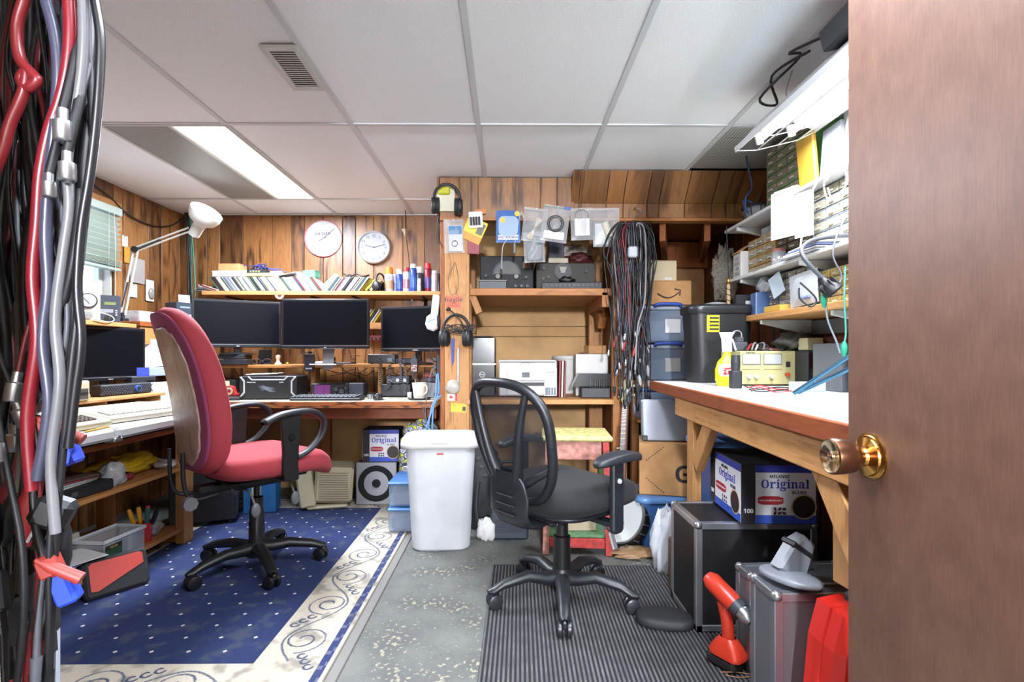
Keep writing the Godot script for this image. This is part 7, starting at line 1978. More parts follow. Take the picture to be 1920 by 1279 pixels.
	obj("lid", rounded_stack([[0.555, 0.38, 0.295], [0.553, 0.43, 0.335], [0.575, 0.432, 0.338], [0.603, 0.415, 0.325], [0.613, 0.36, 0.28], [0.617, 0.0, 0.0]], 0.07), C("d0d0cc"), bin)
	obj("latch", nb().box(V(0, 0.585, 0.168), V(0.09, 0.01, 0.006), 0.002), C("bdbdb8"), bin)
	obj("brand_badge", nb().plate(rr(0.036, 0.01, 0.004), 0.002), C("b83a2c"), bin, V(0.0, 0.525, 0.1445), eul(-2, 0, 0))
	# ---- under the back desk ----
	var fl0 := 0.0125
	var cr := thing("old_monitor", "beige tube monitor lying on its side on the rug under the desk", "monitor", V(P(602, 945, 3.58).x, fl0, -3.66), eul(0, 14, 0))
	var bg := mat("crt_beige", "cfc5a4", 0.5)
	obj("front_bezel", nb().at(V(-0.11, 0.17, 0.0), eul(0, 0, 8)).box(Vector3.ZERO, V(0.1, 0.3, 0.32), 0.012), bg, cr)
	obj("rear_shell", nb().at(V(0.07, 0.155, 0.0), eul(0, 0, -4)).box(Vector3.ZERO, V(0.25, 0.24, 0.27), 0.02), bg, cr)
	for i in 12:
		obj("vent_slat", nb().at(V(0.07, 0.07 + i * 0.0155, 0.137), eul(0, 0, -4)).box(Vector3.ZERO, V(0.19, 0.005, 0.006)), C("9a9176"), cr)
	obj("swivel_foot", nb().box(V(0.03, 0.014, 0.05), V(0.26, 0.022, 0.2), 0.008), bg, cr)
	var sub := thing("subwoofer", "silver faced subwoofer with a black cone under the desk", "speaker", V(P(704, 948, 3.62).x, fl0, -3.76), eul(0, 2, 0))
	obj("cabinet", nb().box(V(0, 0.148, -0.02), V(0.27, 0.285, 0.26), 0.004), C("1c1d20"), sub)
	obj("front", nb().box(V(0, 0.148, 0.118), V(0.278, 0.292, 0.018), 0.004), mat("silver_plastic", "b4b6ba", 0.4, 0.3), sub)
	obj("surround", nb().at(V(0, 0.148, 0.126), eul(90, 0, 0)).lathe([W(0.125, 0), W(0.125, 0.006), W(0.112, 0.008), W(0.1, 0.004), W(0.05, -0.006), W(0.03, 0.001), W(0, 0.004)], 36), mat("cone_black", "0c0d0f", 0.85), sub)
	words("logitech", 0.014, C("6f747c"), sub, V(0, 0.12, 0.1335))
	coffee_box("blue coffee pod carton standing on the subwoofer under the desk", V(P(712, 868, 3.62).x, fl0 + 0.296, -3.74), 3, V(0.25, 0.225, 0.2))
	var camo := pic("camo", 96, 96, func(x: int, y: int) -> Color:
		var n1 := sin(x * 0.19 + sin(y * 0.13) * 2.0) + cos(y * 0.21 + sin(x * 0.11) * 2.0)
		return Color.html("c9cf3a") if n1 > 0.85 else (Color.html("3c4458") if n1 > -0.1 else (Color.html("e6e6e0") if n1 > -0.7 else Color.html("8a90a0"))))
	var bpk := thing("camo_backpack", "backpack in yellow, white and slate camouflage behind the white bin", "backpack", V(P(786, 870, 3.4).x, fl0, -3.48))
	obj("body", lump(V(0.15, 0.26, 0.11), 0.25, 31, 24), mat("camo_cloth", "ffffff", 0.85, 0.0, {"tex": camo, "scale": 5.0}), bpk, V(0, 0.14, 0))
	obj("flap", lump(V(0.11, 0.05, 0.1), 0.3, 32, 16), mat("camo_cloth"), bpk, V(-0.01, 0.50, 0.03))
	obj("base_box", nb().box(V(-0.02, 0.11, -0.02), V(0.2, 0.22, 0.2), 0.006), mat("brown_card"), bpk)
	for i in 2:
		var cb := clear_box(["blue lidded clear box on the floor behind the white bin", "blue lidded clear box stacked on another behind the white bin"][i], V(P(762, 990, 3.12).x, 0.0125 + i * 0.15, -3.2 - i * 0.01), V(0.2, 0.148, 0.3), 0, "4f86cf")
		obj("contents", nb().box(V(0, 0.05, 0), V(0.16, 0.08, 0.24), 0.01), C("4a5260"), cb)
	# ---- right of the bin ----
	var bg2 := thing("black_rucksack", "black rucksack with buckles slumped behind the white bin", "bag", V(P(905, 1000, 3.2).x, 0.001, -3.2))
	obj("body", lump(V(0.13, 0.29, 0.1), 0.3, 33, 24), mat("nylon_black", "1d1e22", 0.7), bg2)
	obj("strap", nb().tube(spl([V(-0.02, 0.3, 0.11), V(-0.03, 0.15, 0.14), V(0.0, 0.02, 0.15), V(0.06, 0.015, 0.13)]), 0.013, 6), mat("nylon_black"), bg2)
	for i in 3:
		obj("buckle", nb().box(V(0.02 - i * 0.02, 0.34 + i * 0.05, 0.1), V(0.03, 0.02, 0.008), 0.002), C("34363c"), bg2)
	one("white_wrapper", lump(V(0.05, 0.07, 0.03), 0.6, 34, 16), C("d9d9d6"), "white and brown plastic wrapper at the foot of the black rucksack", "wrapper", V(P(912, 1000, 2.98).x, 0.001, -2.97))
	var tcs := thing("tool_case", "dark blue grey ribbed plastic case standing behind the black chair", "case", V(P(955, 1000, 2.98).x, 0.001, -3.02))
	obj("shell", nb().box(V(0, 0.2, 0), V(0.22, 0.4, 0.12), 0.014), mat("slate_case", "323b46", 0.45), tcs)
	for i in 6:
		obj("rib", nb().box(V(0.0, 0.05 + i * 0.012, 0.061), V(0.16, 0.005, 0.004)), C("20262e"), tcs)
	obj("handle", nb().tube(spl([V(-0.05, 0.39, 0), V(-0.045, 0.43, 0), V(0.045, 0.43, 0), V(0.05, 0.39, 0)]), 0.01, 6), C("20262e"), tcs)
	stool_and_banjo()

func half_moon(r: float) -> PackedVector2Array:
	var o := PackedVector2Array()
	for i in 15:
		o.append(W(cos(PI * i / 14), sin(PI * i / 14)) * r)
	return o
func rounded_stack(layers: Array, r: float) -> B:   # rounded rectangles stacked into a smooth body
	var rows: Array = []
	for q in layers:
		var row: Array = []
		var k: float = minf(r, minf(q[1], q[2]) * 0.45)
		var pl := rr(maxf(q[1], 0.002), maxf(q[2], 0.002), maxf(k, 0.0005), 5)
		for i in pl.size():
			var p := pl[pl.size() - 1 - i]
			row.append(V(p.x, q[0], p.y))
		rows.append(row)
	return nb().surf(rows, true)
func stool_and_banjo() -> void:
	var t := thing("painted_stool", "worn yellow topped stool with red and green painted legs", "stool", V(P(1079, 1000, 2.9).x, 0.001, -2.9), eul(0, -4, 0))
	var yel := mat("worn_yellow", "e6d98e", 0.65, 0.0, {"tex": noise_tex("paint_wear", 0.03, 0.62, 1.0), "scale": 3.0})
	var red := mat("worn_red", "b8342c", 0.6, 0.0, {"tex": noise_tex("paint_wear", 0.03, 0.62, 1.0), "scale": 3.0})
	var grn := mat("worn_green", "5f8a5c", 0.6, 0.0, {"tex": noise_tex("paint_wear", 0.03, 0.62, 1.0), "scale": 3.0})
	var pink := mat("faded_red", "c98a7c", 0.65, 0.0, {"tex": noise_tex("paint_wear", 0.03, 0.62, 1.0), "scale": 3.0})
	obj("top", nb().box(V(0, 0.61, 0), V(0.37, 0.028, 0.34), 0.008), yel, t)
	for s in [-1.0, 1.0]:
		obj("apron", nb().box(V(0, 0.545, s * 0.125), V(0.26, 0.1, 0.018), 0.002), pink, t)
		obj("side_apron", nb().box(V(s * 0.145, 0.545, 0), V(0.018, 0.1, 0.23), 0.002), grn, t)
		for z in [-1.0, 1.0]:
			var leg := obj("leg", nb().at(V(s * 0.157, 0.298, z * 0.14), eul(z * -1.5, 0, s * 1.5)).box(Vector3.ZERO, V(0.03, 0.596, 0.04), 0.003), grn, t)
			obj("leg_face", nb().at(V(s * 0.157, 0.298, z * 0.162), eul(z * -1.5, 0, s * 1.5)).box(Vector3.ZERO, V(0.034, 0.59, 0.006), 0.001), pink if s < 0 else red, leg)
		obj("lower_rail", nb().box(V(0, 0.06, s * 0.15), V(0.29, 0.05, 0.018), 0.002), red, t)
	obj("lower_shelf", nb().box(V(0, 0.092, 0), V(0.29, 0.014, 0.28), 0.002), grn, t)
	one("shoe_box", nb().box(V(0, 0.05, 0), V(0.2, 0.1, 0.2), 0.004), C("b9a68a"), "faded parcel on the lower shelf of the painted stool", "box", t.position + V(0, 0.0995, -0.02))
	# banjo: drum low, neck leaning back on the post
	var foot := V(P(1165, 1030, 2.86).x, 0.001, -2.86)
	var top := P(1178, 742, 3.225)
	var up := (top - foot).normalized()
	var side := up.cross(V(0, 0, 1)).normalized() * 1.0
	var bs := Basis(side, up, side.cross(up)) * eul(0, -48, 0)
	var b := thing("banjo", "five string banjo with a white drum head leaning against the post", "banjo", foot, bs)
	obj("rim", nb().at(V(0, 0.165, 0), eul(90, 0, 0)).lathe([W(0.14, -0.035), W(0.162, -0.035), W(0.164, 0.02), W(0.16, 0.028), W(0.15, 0.028)], 40), mat("banjo_rim", "1f1a18", 0.35), b)
	obj("head", nb().at(V(0, 0.165, 0.024)).plate(circ(0.15, 40), 0.004), mat("drum_skin", "d5d8d6", 0.5), b)
	obj("tension_hoop", nb().at(V(0, 0.165, 0.03), eul(90, 0, 0)).lathe([W(0.148, -0.004), W(0.148, 0.006), W(0.157, 0.006), W(0.157, -0.004)], 40), mat("steel"), b)
	for i in 20:
		var a := TAU * i / 20
		obj("tension_hook", nb().box(V(cos(a) * 0.167, 0.165 + sin(a) * 0.167, 0.008), V(0.005, 0.005, 0.05)), mat("steel"), b)
	obj("bridge", nb().box(V(0, 0.12, 0.032), V(0.06, 0.008, 0.012)), C("a8814e"), b)
	var ln := (top - foot).length()
	obj("neck", nb().plate(pv([-0.021, 0.31, 0.021, 0.31, 0.016, ln - 0.06, -0.016, ln - 0.06]), 0.022, 0.004), C("6a4630"), b, V(0, 0, 0.02))
	obj("fretboard", nb().plate(pv([-0.02, 0.31, 0.02, 0.31, 0.015, ln - 0.06, -0.015, ln - 0.06]), 0.004), C("7d6a5c"), b, V(0, 0, 0.033))
	for i in 16:
		obj("fret", nb().box(V(0, 0.33 + (ln - 0.4) * (1.0 - pow(0.9, i)) * 1.2, 0.0355), V(0.034, 0.002, 0.002)), mat("steel"), b)
	obj("headstock", nb().plate(pv([-0.016, -0.07, 0.016, -0.07, 0.036, -0.03, 0.026, 0.03, 0.042, 0.085, 0.0, 0.115, -0.036, 0.085, -0.026, 0.03, -0.036, -0.03]), 0.014, 0.003), C("d8d08a"), b, V(0, ln, 0.018))
	obj("inlay", nb().plate(pv([0, 0.05, 0.014, 0.02, 0.004, 0.0, 0, -0.03, -0.004, 0.0, -0.014, 0.02]), 0.002), C("4a4436"), b, V(0, ln, 0.026))
	for s in [-1, 1]:
		for k in 2:
			obj("tuning_peg", nb().cyl(V(s * 0.03, ln - 0.01 + k * 0.06, 0.018), V(s * 0.055, ln - 0.01 + k * 0.06, 0.018), 0.006, 0.009, 8), C("e6e2d2"), b)
	obj("fifth_peg", nb().cyl(V(-0.016, ln * 0.62, 0.02), V(-0.045, ln * 0.62, 0.02), 0.005, 0.008, 8), mat("steel"), b)
	for i in 5:
		obj("string", nb().tube([V(-0.02 + i * 0.01, 0.04, 0.034), V(-0.014 + i * 0.007, 0.12, 0.038), V(-0.01 + i * 0.005, ln - 0.05, 0.037)], 0.0005, 3), mat("steel"), b)
	# the store right of the post
	var rk := thing("store_rack", "rough board rack carrying the clear storage boxes behind the workbench", "rack")
	hboard(rk, "board", 0.78, 1.52, 0.875, 0.03, 3.32, 4.05, 2)
	for x in [0.82, 1.48]:
		for z in [3.36, 4.0]:
			post(rk, "leg", x, z, 0.001, 0.845, 0.045, 0.045, 2)
	var names := ["clear storage box with a blue handle, lower of two", "clear storage box with a blue handle, upper of two, under the parcel"]
	for i in 2:
		var y := 0.876 + i * 0.255
		var z := -3.58
		var cb := clear_box(names[i], V(P(1262, 650, 3.42).x, y, z), V(0.42, 0.25, 0.34), 0, "b9c3cf")
		obj("contents", nb().box(V(0.02, 0.08, 0), V(0.36, 0.14, 0.28), 0.01), C("6a7688"), cb)
		obj("handle", nb().tube(spl([V(-0.12, 0.235, 0.175), V(-0.1, 0.25, 0.19), V(0.03, 0.25, 0.19), V(0.05, 0.235, 0.175)]), 0.012, 8), C("2f4fae"), cb)
		obj("card", nb().box(V(0.0, 0.11, 0.163), V(0.1, 0.09, 0.003)), C("e4e2e2") if i else C("b9b4ae"), cb)
	var am := carton("parcel_box", "brown parcel carton with a black smile arrow on the clear boxes", "box", V(P(1252, 572, 3.5).x, 1.387, -3.6), V(0.32, 0.16, 0.22), mat("brown_card"), 0)
	var arc: Array = []
	for i in 13:
		var f := i / 12.0
		arc.append(V(-0.07 + f * 0.15, 0.075 - 0.035 * sin(f * PI) + f * 0.012, 0.1105))
	obj("smile_arrow", nb().tube(arc, 0.006, 6, 0.004).tube([V(0.045, 0.105, 0.1105), V(0.085, 0.098, 0.1105), V(0.08, 0.06, 0.1105)], 0.004, 5), C("1c1a1a"), am)
	var cx := carton("cream_carton", "cream carton with a small label on top of the parcel carton", "box", V(P(1241, 528, 3.55).x, 1.55, -3.62), V(0.2, 0.14, 0.16), C("e2cfa4"), 3)
	flatprint(cx, "label", 0.05, 0.016, C("f0ece4"), V(0.04, 0.02, 0.0808))
	clear_box("dark blue crate under the rack beside the cardboard box", V(0.96, 0.55, -3.45), V(0.3, 0.2, 0.3), 0, "2c5aa0", "blue_crate").position.y = 0.645
	obj("crate_shelf", nb().box(V(1.15, 0.63, -3.66), V(0.66, 0.02, 0.68)), board(2), rk)
	# blue tub, moving box and pale panel in front of the rack
	var bt := thing("blue_tub", "large blue plastic tub on the floor under the lettered moving box", "tub", V(P(1266, 1000, 2.9).x, 0.001, -2.96))
	obj("tub", rounded_stack([[0.0, 0.34, 0.22], [0.0, 0.38, 0.25], [0.23, 0.42, 0.29], [0.26, 0.42, 0.29]], 0.05), mat("tub_blue", "3f6fb0", 0.35), bt)
	obj("lid", rounded_stack([[0.25, 0.42, 0.29], [0.25, 0.46, 0.32], [0.275, 0.46, 0.32], [0.283, 0.42, 0.28], [0.284, 0.0, 0.0]], 0.05), mat("tub_lid_blue", "6a9ad8", 0.3), bt)
	var mv := carton("moving_box", "brown cardboard moving box lettered G with dotted lines", "box", V(P(1264, 935, 2.9).x, 0.286, -2.97), V(0.34, 0.28, 0.3), mat("brown_card"), -14)
	words("G", 0.13, C("1b1a1a"), mv, V(0.06, 0.12, 0.1505), Basis(), true)
	words("ENERGY", 0.1, C("1b1a1a"), mv, V(0.0, 0.12, -0.1505), eul(0, 180, 0), true)
	for i in 9:
		for s in [-1.0, 1.0]:
			obj("printed_dot", nb().box(V(-0.13 + i * 0.011, 0.14 + s * (0.05 + i * 0.009), 0.1502), V(0.006, 0.006, 0.001)), C("1b1a1a"), mv)
	obj("hand_hole", nb().at(V(-0.1702, 0.2, -0.02), eul(0, 90, 0)).plate(rr(0.08, 0.028, 0.013), 0.001), C("2a2018"), mv)
	obj("recycling_mark", nb().at(V(-0.1702, 0.24, 0.1), eul(0, -90, 0)).lathe([W(0.01, 0), W(0.014, 0), W(0.014, 0.001)], 12), C("3a2c20"), mv)
	var sv := thing("silver_case", "pale grey hard case standing on the cardboard moving box", "case", V(P(1254, 830, 2.9).x, 0.5685, -2.93), eul(-8, -6, 0))
	obj("shell", nb().at(V(0, 0.115, 0)).plate(rr(0.27, 0.23, 0.012), 0.08, 0.006), mat("pale_case", "aeb6c4", 0.35, 0.1), sv)
	obj("edge", nb().at(V(0, 0.115, 0)).plate(rr(0.276, 0.236, 0.014), 0.02, 0.004), mat("steel"), sv)
	for s in [-1, 1]:
		obj("corner_cap", nb().box(V(s * 0.125, 0.015, 0.036), V(0.03, 0.03, 0.014), 0.004), C("23262e"), sv)
	one("plastic_carrier", lump(V(0.07, 0.17, 0.06), 0.45, 41, 24), mat("milky_film", "e6eaee", 0.35, 0.0, {"alpha": 0.72}), "crumpled white plastic carrier bag by the workbench leg", "bag", V(P(1252, 1050, 2.5).x, 0.001, -2.52))
	one("brown_paper", lump(V(0.13, 0.018, 0.07), 0.6, 42, 20), C("a5835c"), "crumpled brown paper on the floor below the banjo", "paper", V(P(1185, 1025, 2.8).x, 0.001, -2.74))
	var gr := thing("bench_grinder", "old brown bench tool with a red knob on the floor by the workbench leg", "tool", V(P(1277, 1120, 2.3).x, 0.008, -2.32))
	obj("base", nb().box(V(0, 0.11, 0), V(0.07, 0.22, 0.1), 0.006), C("5c4c3c"), gr)
	obj("plate", nb().box(V(-0.03, 0.13, 0.055), V(0.05, 0.2, 0.012), 0.002), C("7a6650"), gr)
	obj("wheel", nb().cyl(V(0.03, 0.2, 0.02), V(0.03, 0.2, 0.07), 0.045, -1, 20), C("3e3a38"), gr)
	obj("knob", nb().ball(V(0.01, 0.26, 0.06), V(0.018, 0.018, 0.018)), C("c02a24"), gr)

func cabinet(called: String, label: String, p0: float, p1: float, y0: float, y1: float, nr: int, nc: int, frame: String, face: String, fx := 1.37) -> Node3D:
	# many-drawer cabinet on a wall shelf, its front towards -x between two sight lines
	var za := fx * FOC / (p0 - 951.0)
	var zb := fx * FOC / (p1 - 951.0)
	var w := za - zb
	var h := y1 - y0
	var t := thing(called, label, "drawer cabinet", V(fx + 0.08, y0, -(za + zb) / 2), eul(0, -90, 0))
	var fm := C(frame)
	obj("case", nb().box(V(0, h / 2, -0.01), V(w, h, 0.15), 0.003), mat("cab_core_" + frame, frame, 0.6), t)
	for i in nr + 1:
		obj("rail", nb().box(V(0, 0.004 + i * (h - 0.008) / nr, 0.072), V(w, 0.006, 0.018), 0.001), fm, t)
	for s in [-1, 1]:
		obj("side", nb().box(V(s * (w / 2 - 0.003), h / 2, 0.072), V(0.006, h, 0.018), 0.001), fm, t)
	var dm := mat("drawer_" + face, face, 0.2, 0.0, {"tex": noise_tex("drawer_fill", 0.05, 0.5, 1.0), "scale": 9.0})
	for i in nr:
		for j in nc:
			var c := V(-w / 2 + (j + 0.5) * w / nc, (i + 0.5) * h / nr, 0.076)
			var d := obj("drawer", nb().box(Vector3.ZERO, V(w / nc * 0.9, h / nr * 0.8, 0.014), 0.002), dm, t, c)
			obj("handle", nb().box(V(0, -h / nr * 0.12, 0.011), V(w / nc * 0.34, h / nr * 0.16, 0.01), 0.002), C("d8d4c8"), d)
	return t
func flight_case(called: String, label: String, at: Vector3, turn: float, s: Vector3, skin: Material) -> Node3D:   # metal edged case standing upright
	var t := thing(called, label, "case", at, eul(0, turn, 0))
	obj("panels", nb().box(V(0, s.y / 2, 0), s - Vector3.ONE * 0.006), skin, t)
	var al := mat("case_alloy", "b4b8be", 0.28, 0.85)
	var e := 0.026
	for a in [-1.0, 1.0]:
		for b in [-1.0, 1.0]:
			obj("edge", nb().box(V(0, s.y / 2 + a * (s.y / 2 - e / 2), b * (s.z / 2 - e / 2)), V(s.x, e, e), 0.003), al, t)
			obj("edge", nb().box(V(a * (s.x / 2 - e / 2), s.y / 2, b * (s.z / 2 - e / 2)), V(e, s.y, e), 0.003), al, t)
			obj("edge", nb().box(V(a * (s.x / 2 - e / 2), s.y / 2 + b * (s.y / 2 - e / 2), 0), V(e, e, s.z), 0.003), al, t)
			obj("corner", nb().ball(V(a * (s.x / 2 - 0.011), s.y - 0.011, b * (s.z / 2 - 0.011)), Vector3.ONE * 0.017, 10), mat("steel"), t)
	obj("latch", nb().box(V(0.02, s.y + 0.003, 0), V(0.06, 0.01, minf(0.05, s.z * 0.5)), 0.003), mat("steel"), t)
	return t

func right_things() -> void:
	var by := 0.9
	var blk := mat("matte_black")
	# ---- bench top ----
	var bin := thing("black_bin", "black plastic lidded bin with a yellow warning label on the workbench", "bin", V(1.17, by, -2.92))
	obj("body", rounded_stack([[0.0, 0.25, 0.16], [0.0, 0.3, 0.2], [0.39, 0.34, 0.22]], 0.06), mat("bin_black", "1f2124", 0.45), bin)
	obj("rim", rounded_stack([[0.375, 0.34, 0.22], [0.378, 0.362, 0.242], [0.41, 0.366, 0.246], [0.425, 0.35, 0.23], [0.427, 0.1, 0.08], [0.427, 0.0, 0.0]], 0.07), mat("bin_rim", "26282b", 0.35), bin)
	var wl := flatprint(bin, "warning_label", 0.068, 0.092, C("e6dc1e"), V(-0.06, 0.32, 0.1095), eul(1.4, 0, 0))
	for i in 4:
		flatprint(wl, "warning_text", 0.05, 0.01, C("2a2a1c"), V(0.006, 0.03 - i * 0.02, 0.0006))
	obj("hook", nb().tube(spl([V(0.04, 0.12, 0.11), V(0.04, 0.25, 0.112), V(0.06, 0.28, 0.113), V(0.09, 0.27, 0.113), V(0.09, 0.22, 0.113)]), 0.004, 6), mat("clear_hook", "dfe6ea", 0.15, 0.0, {"alpha": 0.5}), bin)
	one("white_dish", nb().lathe([W(0, 0), W(0.05, 0), W(0.06, 0.012), W(0.02, 0.018), W(0, 0.018)], 22), C("d6dade"), "white saucer lying on the black bin lid", "saucer", bin.position + V(0.0, 0.428, 0))
	var sp := thing("spray_bottle", "yellow spray bottle with a white trigger head on the workbench", "spray bottle", PY(1363, 724, by), eul(0, -20, 0))
	obj("bottle", rounded_stack([[0.0, 0.07, 0.05], [0.0, 0.09, 0.06], [0.03, 0.108, 0.066], [0.08, 0.11, 0.066], [0.12, 0.085, 0.056], [0.145, 0.04, 0.036], [0.165, 0.032, 0.032]], 0.03), mat("yellow_bottle", "f0da14", 0.3), sp)
	obj("trigger_head", nb().at(V(0, 0.215, 0)).plate(pv([-0.022, -0.05, 0.022, -0.05, 0.02, 0.02, 0.036, 0.045, -0.036, 0.045, -0.026, 0.015]), 0.034, 0.004), C("f4f4f0"), sp)
	obj("trigger", nb().at(V(0.032, 0.2, 0), eul(0, 0, 16)).box(Vector3.ZERO, V(0.008, 0.06, 0.016), 0.002), C("f4f4f0"), sp)
	obj("front_label", nb().plate(rr(0.08, 0.06, 0.02), 0.002), C("dde8f2"), sp, V(0, 0.078, 0.034))
	obj("red_patch", nb().plate(rr(0.062, 0.032, 0.008), 0.002), C("d8342c"), sp, V(0.006, 0.074, 0.035), eul(0, 0, 8))
	words("Fre", 0.034, C("f8f8f4"), sp, V(0.0, 0.073, 0.0365), eul(0, 0, 8), true)
	one("torch", nb().box(V(0, 0.04, 0), V(0.046, 0.08, 0.04), 0.004).cyl(V(0, 0.08, 0), V(0, 0.115, 0), 0.018, 0.021, 14).cyl(V(0, 0.115, 0), V(0, 0.15, 0), 0.021, 0.019, 14), C("2c2e33"), "black torch standing beside the yellow spray bottle", "torch", PY(1379, 728, by))
	var ps := thing("bench_power_supply", "cream bench power supply with two meters on the workbench", "power supply", V(1.285, by, -2.68), eul(0, 0, 0))
	obj("case", nb().box(V(0, 0.088, 0), V(0.275, 0.165, 0.24), 0.004), mat("instrument_cream", "d6cd92", 0.45), ps)
	for s in [-0.085, 0.02]:
		obj("meter", nb().box(V(s, 0.13, 0.121), V(0.085, 0.048, 0.006), 0.002), mat("dial_white"), ps)
		obj("meter_frame", nb().box(V(s, 0.13, 0.1205), V(0.092, 0.055, 0.003)), C("8a8a84"), ps)
		obj("recess_line", nb().box(V(s, 0.08, 0.1205), V(0.09, 0.003, 0.002)), C("9a9470"), ps)
	for q in [[-0.1, 0.045, "dcdcd6"], [-0.065, 0.045, "dcdcd6"], [0.01, 0.045, "dcdcd6"], [0.09, 0.055, "d0552e"]]:
		obj("knob", nb().cyl(V(q[0], q[1], 0.12), V(q[0], q[1], 0.138), 0.011, 0.009, 14), C(q[2]), ps)
	obj("switch", nb().box(V(0.095, 0.105, 0.122), V(0.02, 0.026, 0.006), 0.001), C("2c3430"), ps)
	for s in [-1, 1]:
		obj("foot", nb().box(V(s * 0.11, 0.003, 0.09), V(0.02, 0.006, 0.02)), blk, ps)
	words("ANATEK", 0.012, C("55513a"), ps, V(-0.09, 0.163, 0.1208), Basis(), true)
	var p2 := thing("black_power_supply", "black power supply with a dark red display next to the cream one", "power supply", V(1.49, by, -2.55))
	obj("case", nb().box(V(0, 0.086, 0), V(0.15, 0.17, 0.2), 0.003), C("2b2d33"), p2)
	obj("display", nb().box(V(-0.005, 0.125, 0.101), V(0.125, 0.075, 0.003)), mat("red_display", "2a1018", 0.15), p2)
	for x in [-0.045, 0.03]:
		obj("knob", nb().cyl(V(x, 0.055, 0.1), V(x, 0.055, 0.118), 0.014, 0.012, 14), C("17181b"), p2)
	for i in 4:
		obj("printed_mark", nb().box(V(-0.02 + i * 0.02, 0.03 + 0.045 * (i % 2), 0.1015), V(0.016, 0.005, 0.001)), C("c9cdd2"), p2)
	var cb := carton("cream_meter_box", "small cream metal box on the black power supply", "box", V(1.475, by + 0.173, -2.53), V(0.08, 0.06, 0.08), C("ddd4a4"), 0, false)
	obj("terminal", nb().cyl(V(0.01, 0.012, 0.04), V(0.01, 0.012, 0.052), 0.006), blk, cb)
	one("grey_bundle", lump(V(0.1, 0.05, 0.08), 0.6, 51, 20), C("4c4c46"), "crumpled dark grey plastic bundle behind the meters", "bundle", V(1.47, by + 0.172, -2.64))
	for i in 7:
		wire("test_lead", ["black", "red", "grey", "white", "black", "grey", "black"][i] + " test lead heaped on the cream power supply", "cable", [V(1.18 + i * 0.02, by + 0.176, -2.6), V(1.22 + i * 0.015, by + 0.2 + 0.006 * (i % 3), -2.63), V(1.31 - i * 0.01, by + 0.19, -2.66), V(1.39 - i * 0.02, by + 0.176, -2.62 - 0.012 * i)], 0.005, C(["26272a", "b83228", "8a8c90", "dcdcd8", "1d1e20", "6a6c70", "2e3034"][i]), "leads on the power supply")
	one("grey_adapter", nb().box(V(0, 0.022, 0), V(0.07, 0.044, 0.05), 0.006).box(V(0, 0.056, 0), V(0.034, 0.026, 0.03), 0.003), C("565a60"), "grey mains adapter on the cream power supply", "adapter", V(1.175, by + 0.172, -2.64), eul(0, 10, 0))
	var hs := thing("finned_case", "grey finned metal case at the door end of the workbench", "case", V(1.45, by, -2.2))
	obj("case", nb().box(V(0, 0.1, 0), V(0.2, 0.2, 0.2), 0.003), mat("fin_grey", "7a7e86", 0.4, 0.4), hs)
	for i in 5:
		obj("fin", nb().box(V(-0.09 + i * 0.014, 0.1, 0.103), V(0.005, 0.19, 0.008)), C("5c6068"), hs)
	one("blue_mat", nb().box(V(0, 0.001, 0), V(0.47, 0.002, 1.05), 0.0008), mat("mat_cyan", "b4dde2", 0.6), "pale blue work mat lying on the workbench", "mat", V(1.06, by, -1.62), eul(0, -3, 0))
	var la := thing("lamp_stem", "two polished blue grey tubes of a folded lamp lying across the workbench", "lamp")
	for i in 2:
		obj("tube", nb().tube([PY(1488 + i * 8, 738 - i * 2, by + 0.012), P(1640, 636 + i * 34, 1.75)], 0.008, 10), mat("blue_steel", "4f6f86", 0.22, 0.8), la)
	carton("component_tray", "white and blue small carton before the power supplies", "box", PY(1505, 735, by) + V(0.03, 0, -0.02), V(0.13, 0.04, 0.05), C("d4dbe8"), 0, false)
	for i in 4:
		wire("clip_lead", "red and black clip lead on the bench" if i % 2 else "black clip lead curving on the bench", "cable", [PY(1397 + i * 4, 726 + i * 3, by) + V(0, 0.004, 0), PY(1425, 732 + i * 2, by) + V(0, 0.004 + 0.02 * (i % 2), 0), PY(1455, 728 + i * 3, by) + V(0, 0.004, 0), PY(1484, 729 + i * 2, by) + V(0, 0.004, 0)], 0.003, C("c03a38" if i % 2 else "26272a"), "clip leads on the bench")
	# ---- upper shelf (1.795) ----
	var bk := thing("cable_basket", "black wire basket of grey and blue cable on the upper shelf", "basket", V(1.42, 1.796, -2.94))
	obj("rim", nb().lathe([W(0.09, 0.085), W(0.094, 0.09), W(0.09, 0.095), W(0.086, 0.09), W(0.09, 0.085)], 26), blk, bk)
	obj("coil", nb().lathe([W(0, 0.0), W(0.06, 0.0), W(0.085, 0.07), W(0.07, 0.085), W(0, 0.08)], 22), C("8a8d92"), bk)
	for i in 10:
		var a := TAU * i / 10
		obj("wire", nb().tube([V(cos(a) * 0.062, 0, sin(a) * 0.062), V(cos(a) * 0.091, 0.09, sin(a) * 0.091)], 0.003, 5), blk, bk)
	for i in 3:
		wire("blue_coil", "blue network cable hanging from the ceiling into the basket", "cable", [P(1395, 245, 2.95), P(1400, 300, 2.93), P(1410 + i * 3, 350, 2.92), P(1398 - i * 3, 372, 2.9), P(1402 + i * 6, 398, 2.92), P(1420, 382, 2.93)] if i == 0 else [P(1420, 385, 2.95), P(1398 - i * 2, 375, 2.94), P(1396 + i * 3, 395, 2.93), P(1415, 398, 2.93)], 0.005, C("3a5a98"), "blue cables by the basket")
	cabinet("green_drawer_cabinet", "green framed cabinet of clear drawers on the upper shelf", 1440, 1524, 1.796, 2.13, 7, 4, "5aa050", "a9a08a", 1.38)
	var en := one("padded_envelope", nb().box(V(0, 0.11, 0), V(0.02, 0.22, 0.13), 0.006), C("d9a838"), "yellow padded envelope standing before the green cabinet", "envelope", V(1.325, 1.796, -2.28), eul(0, 0, 5))
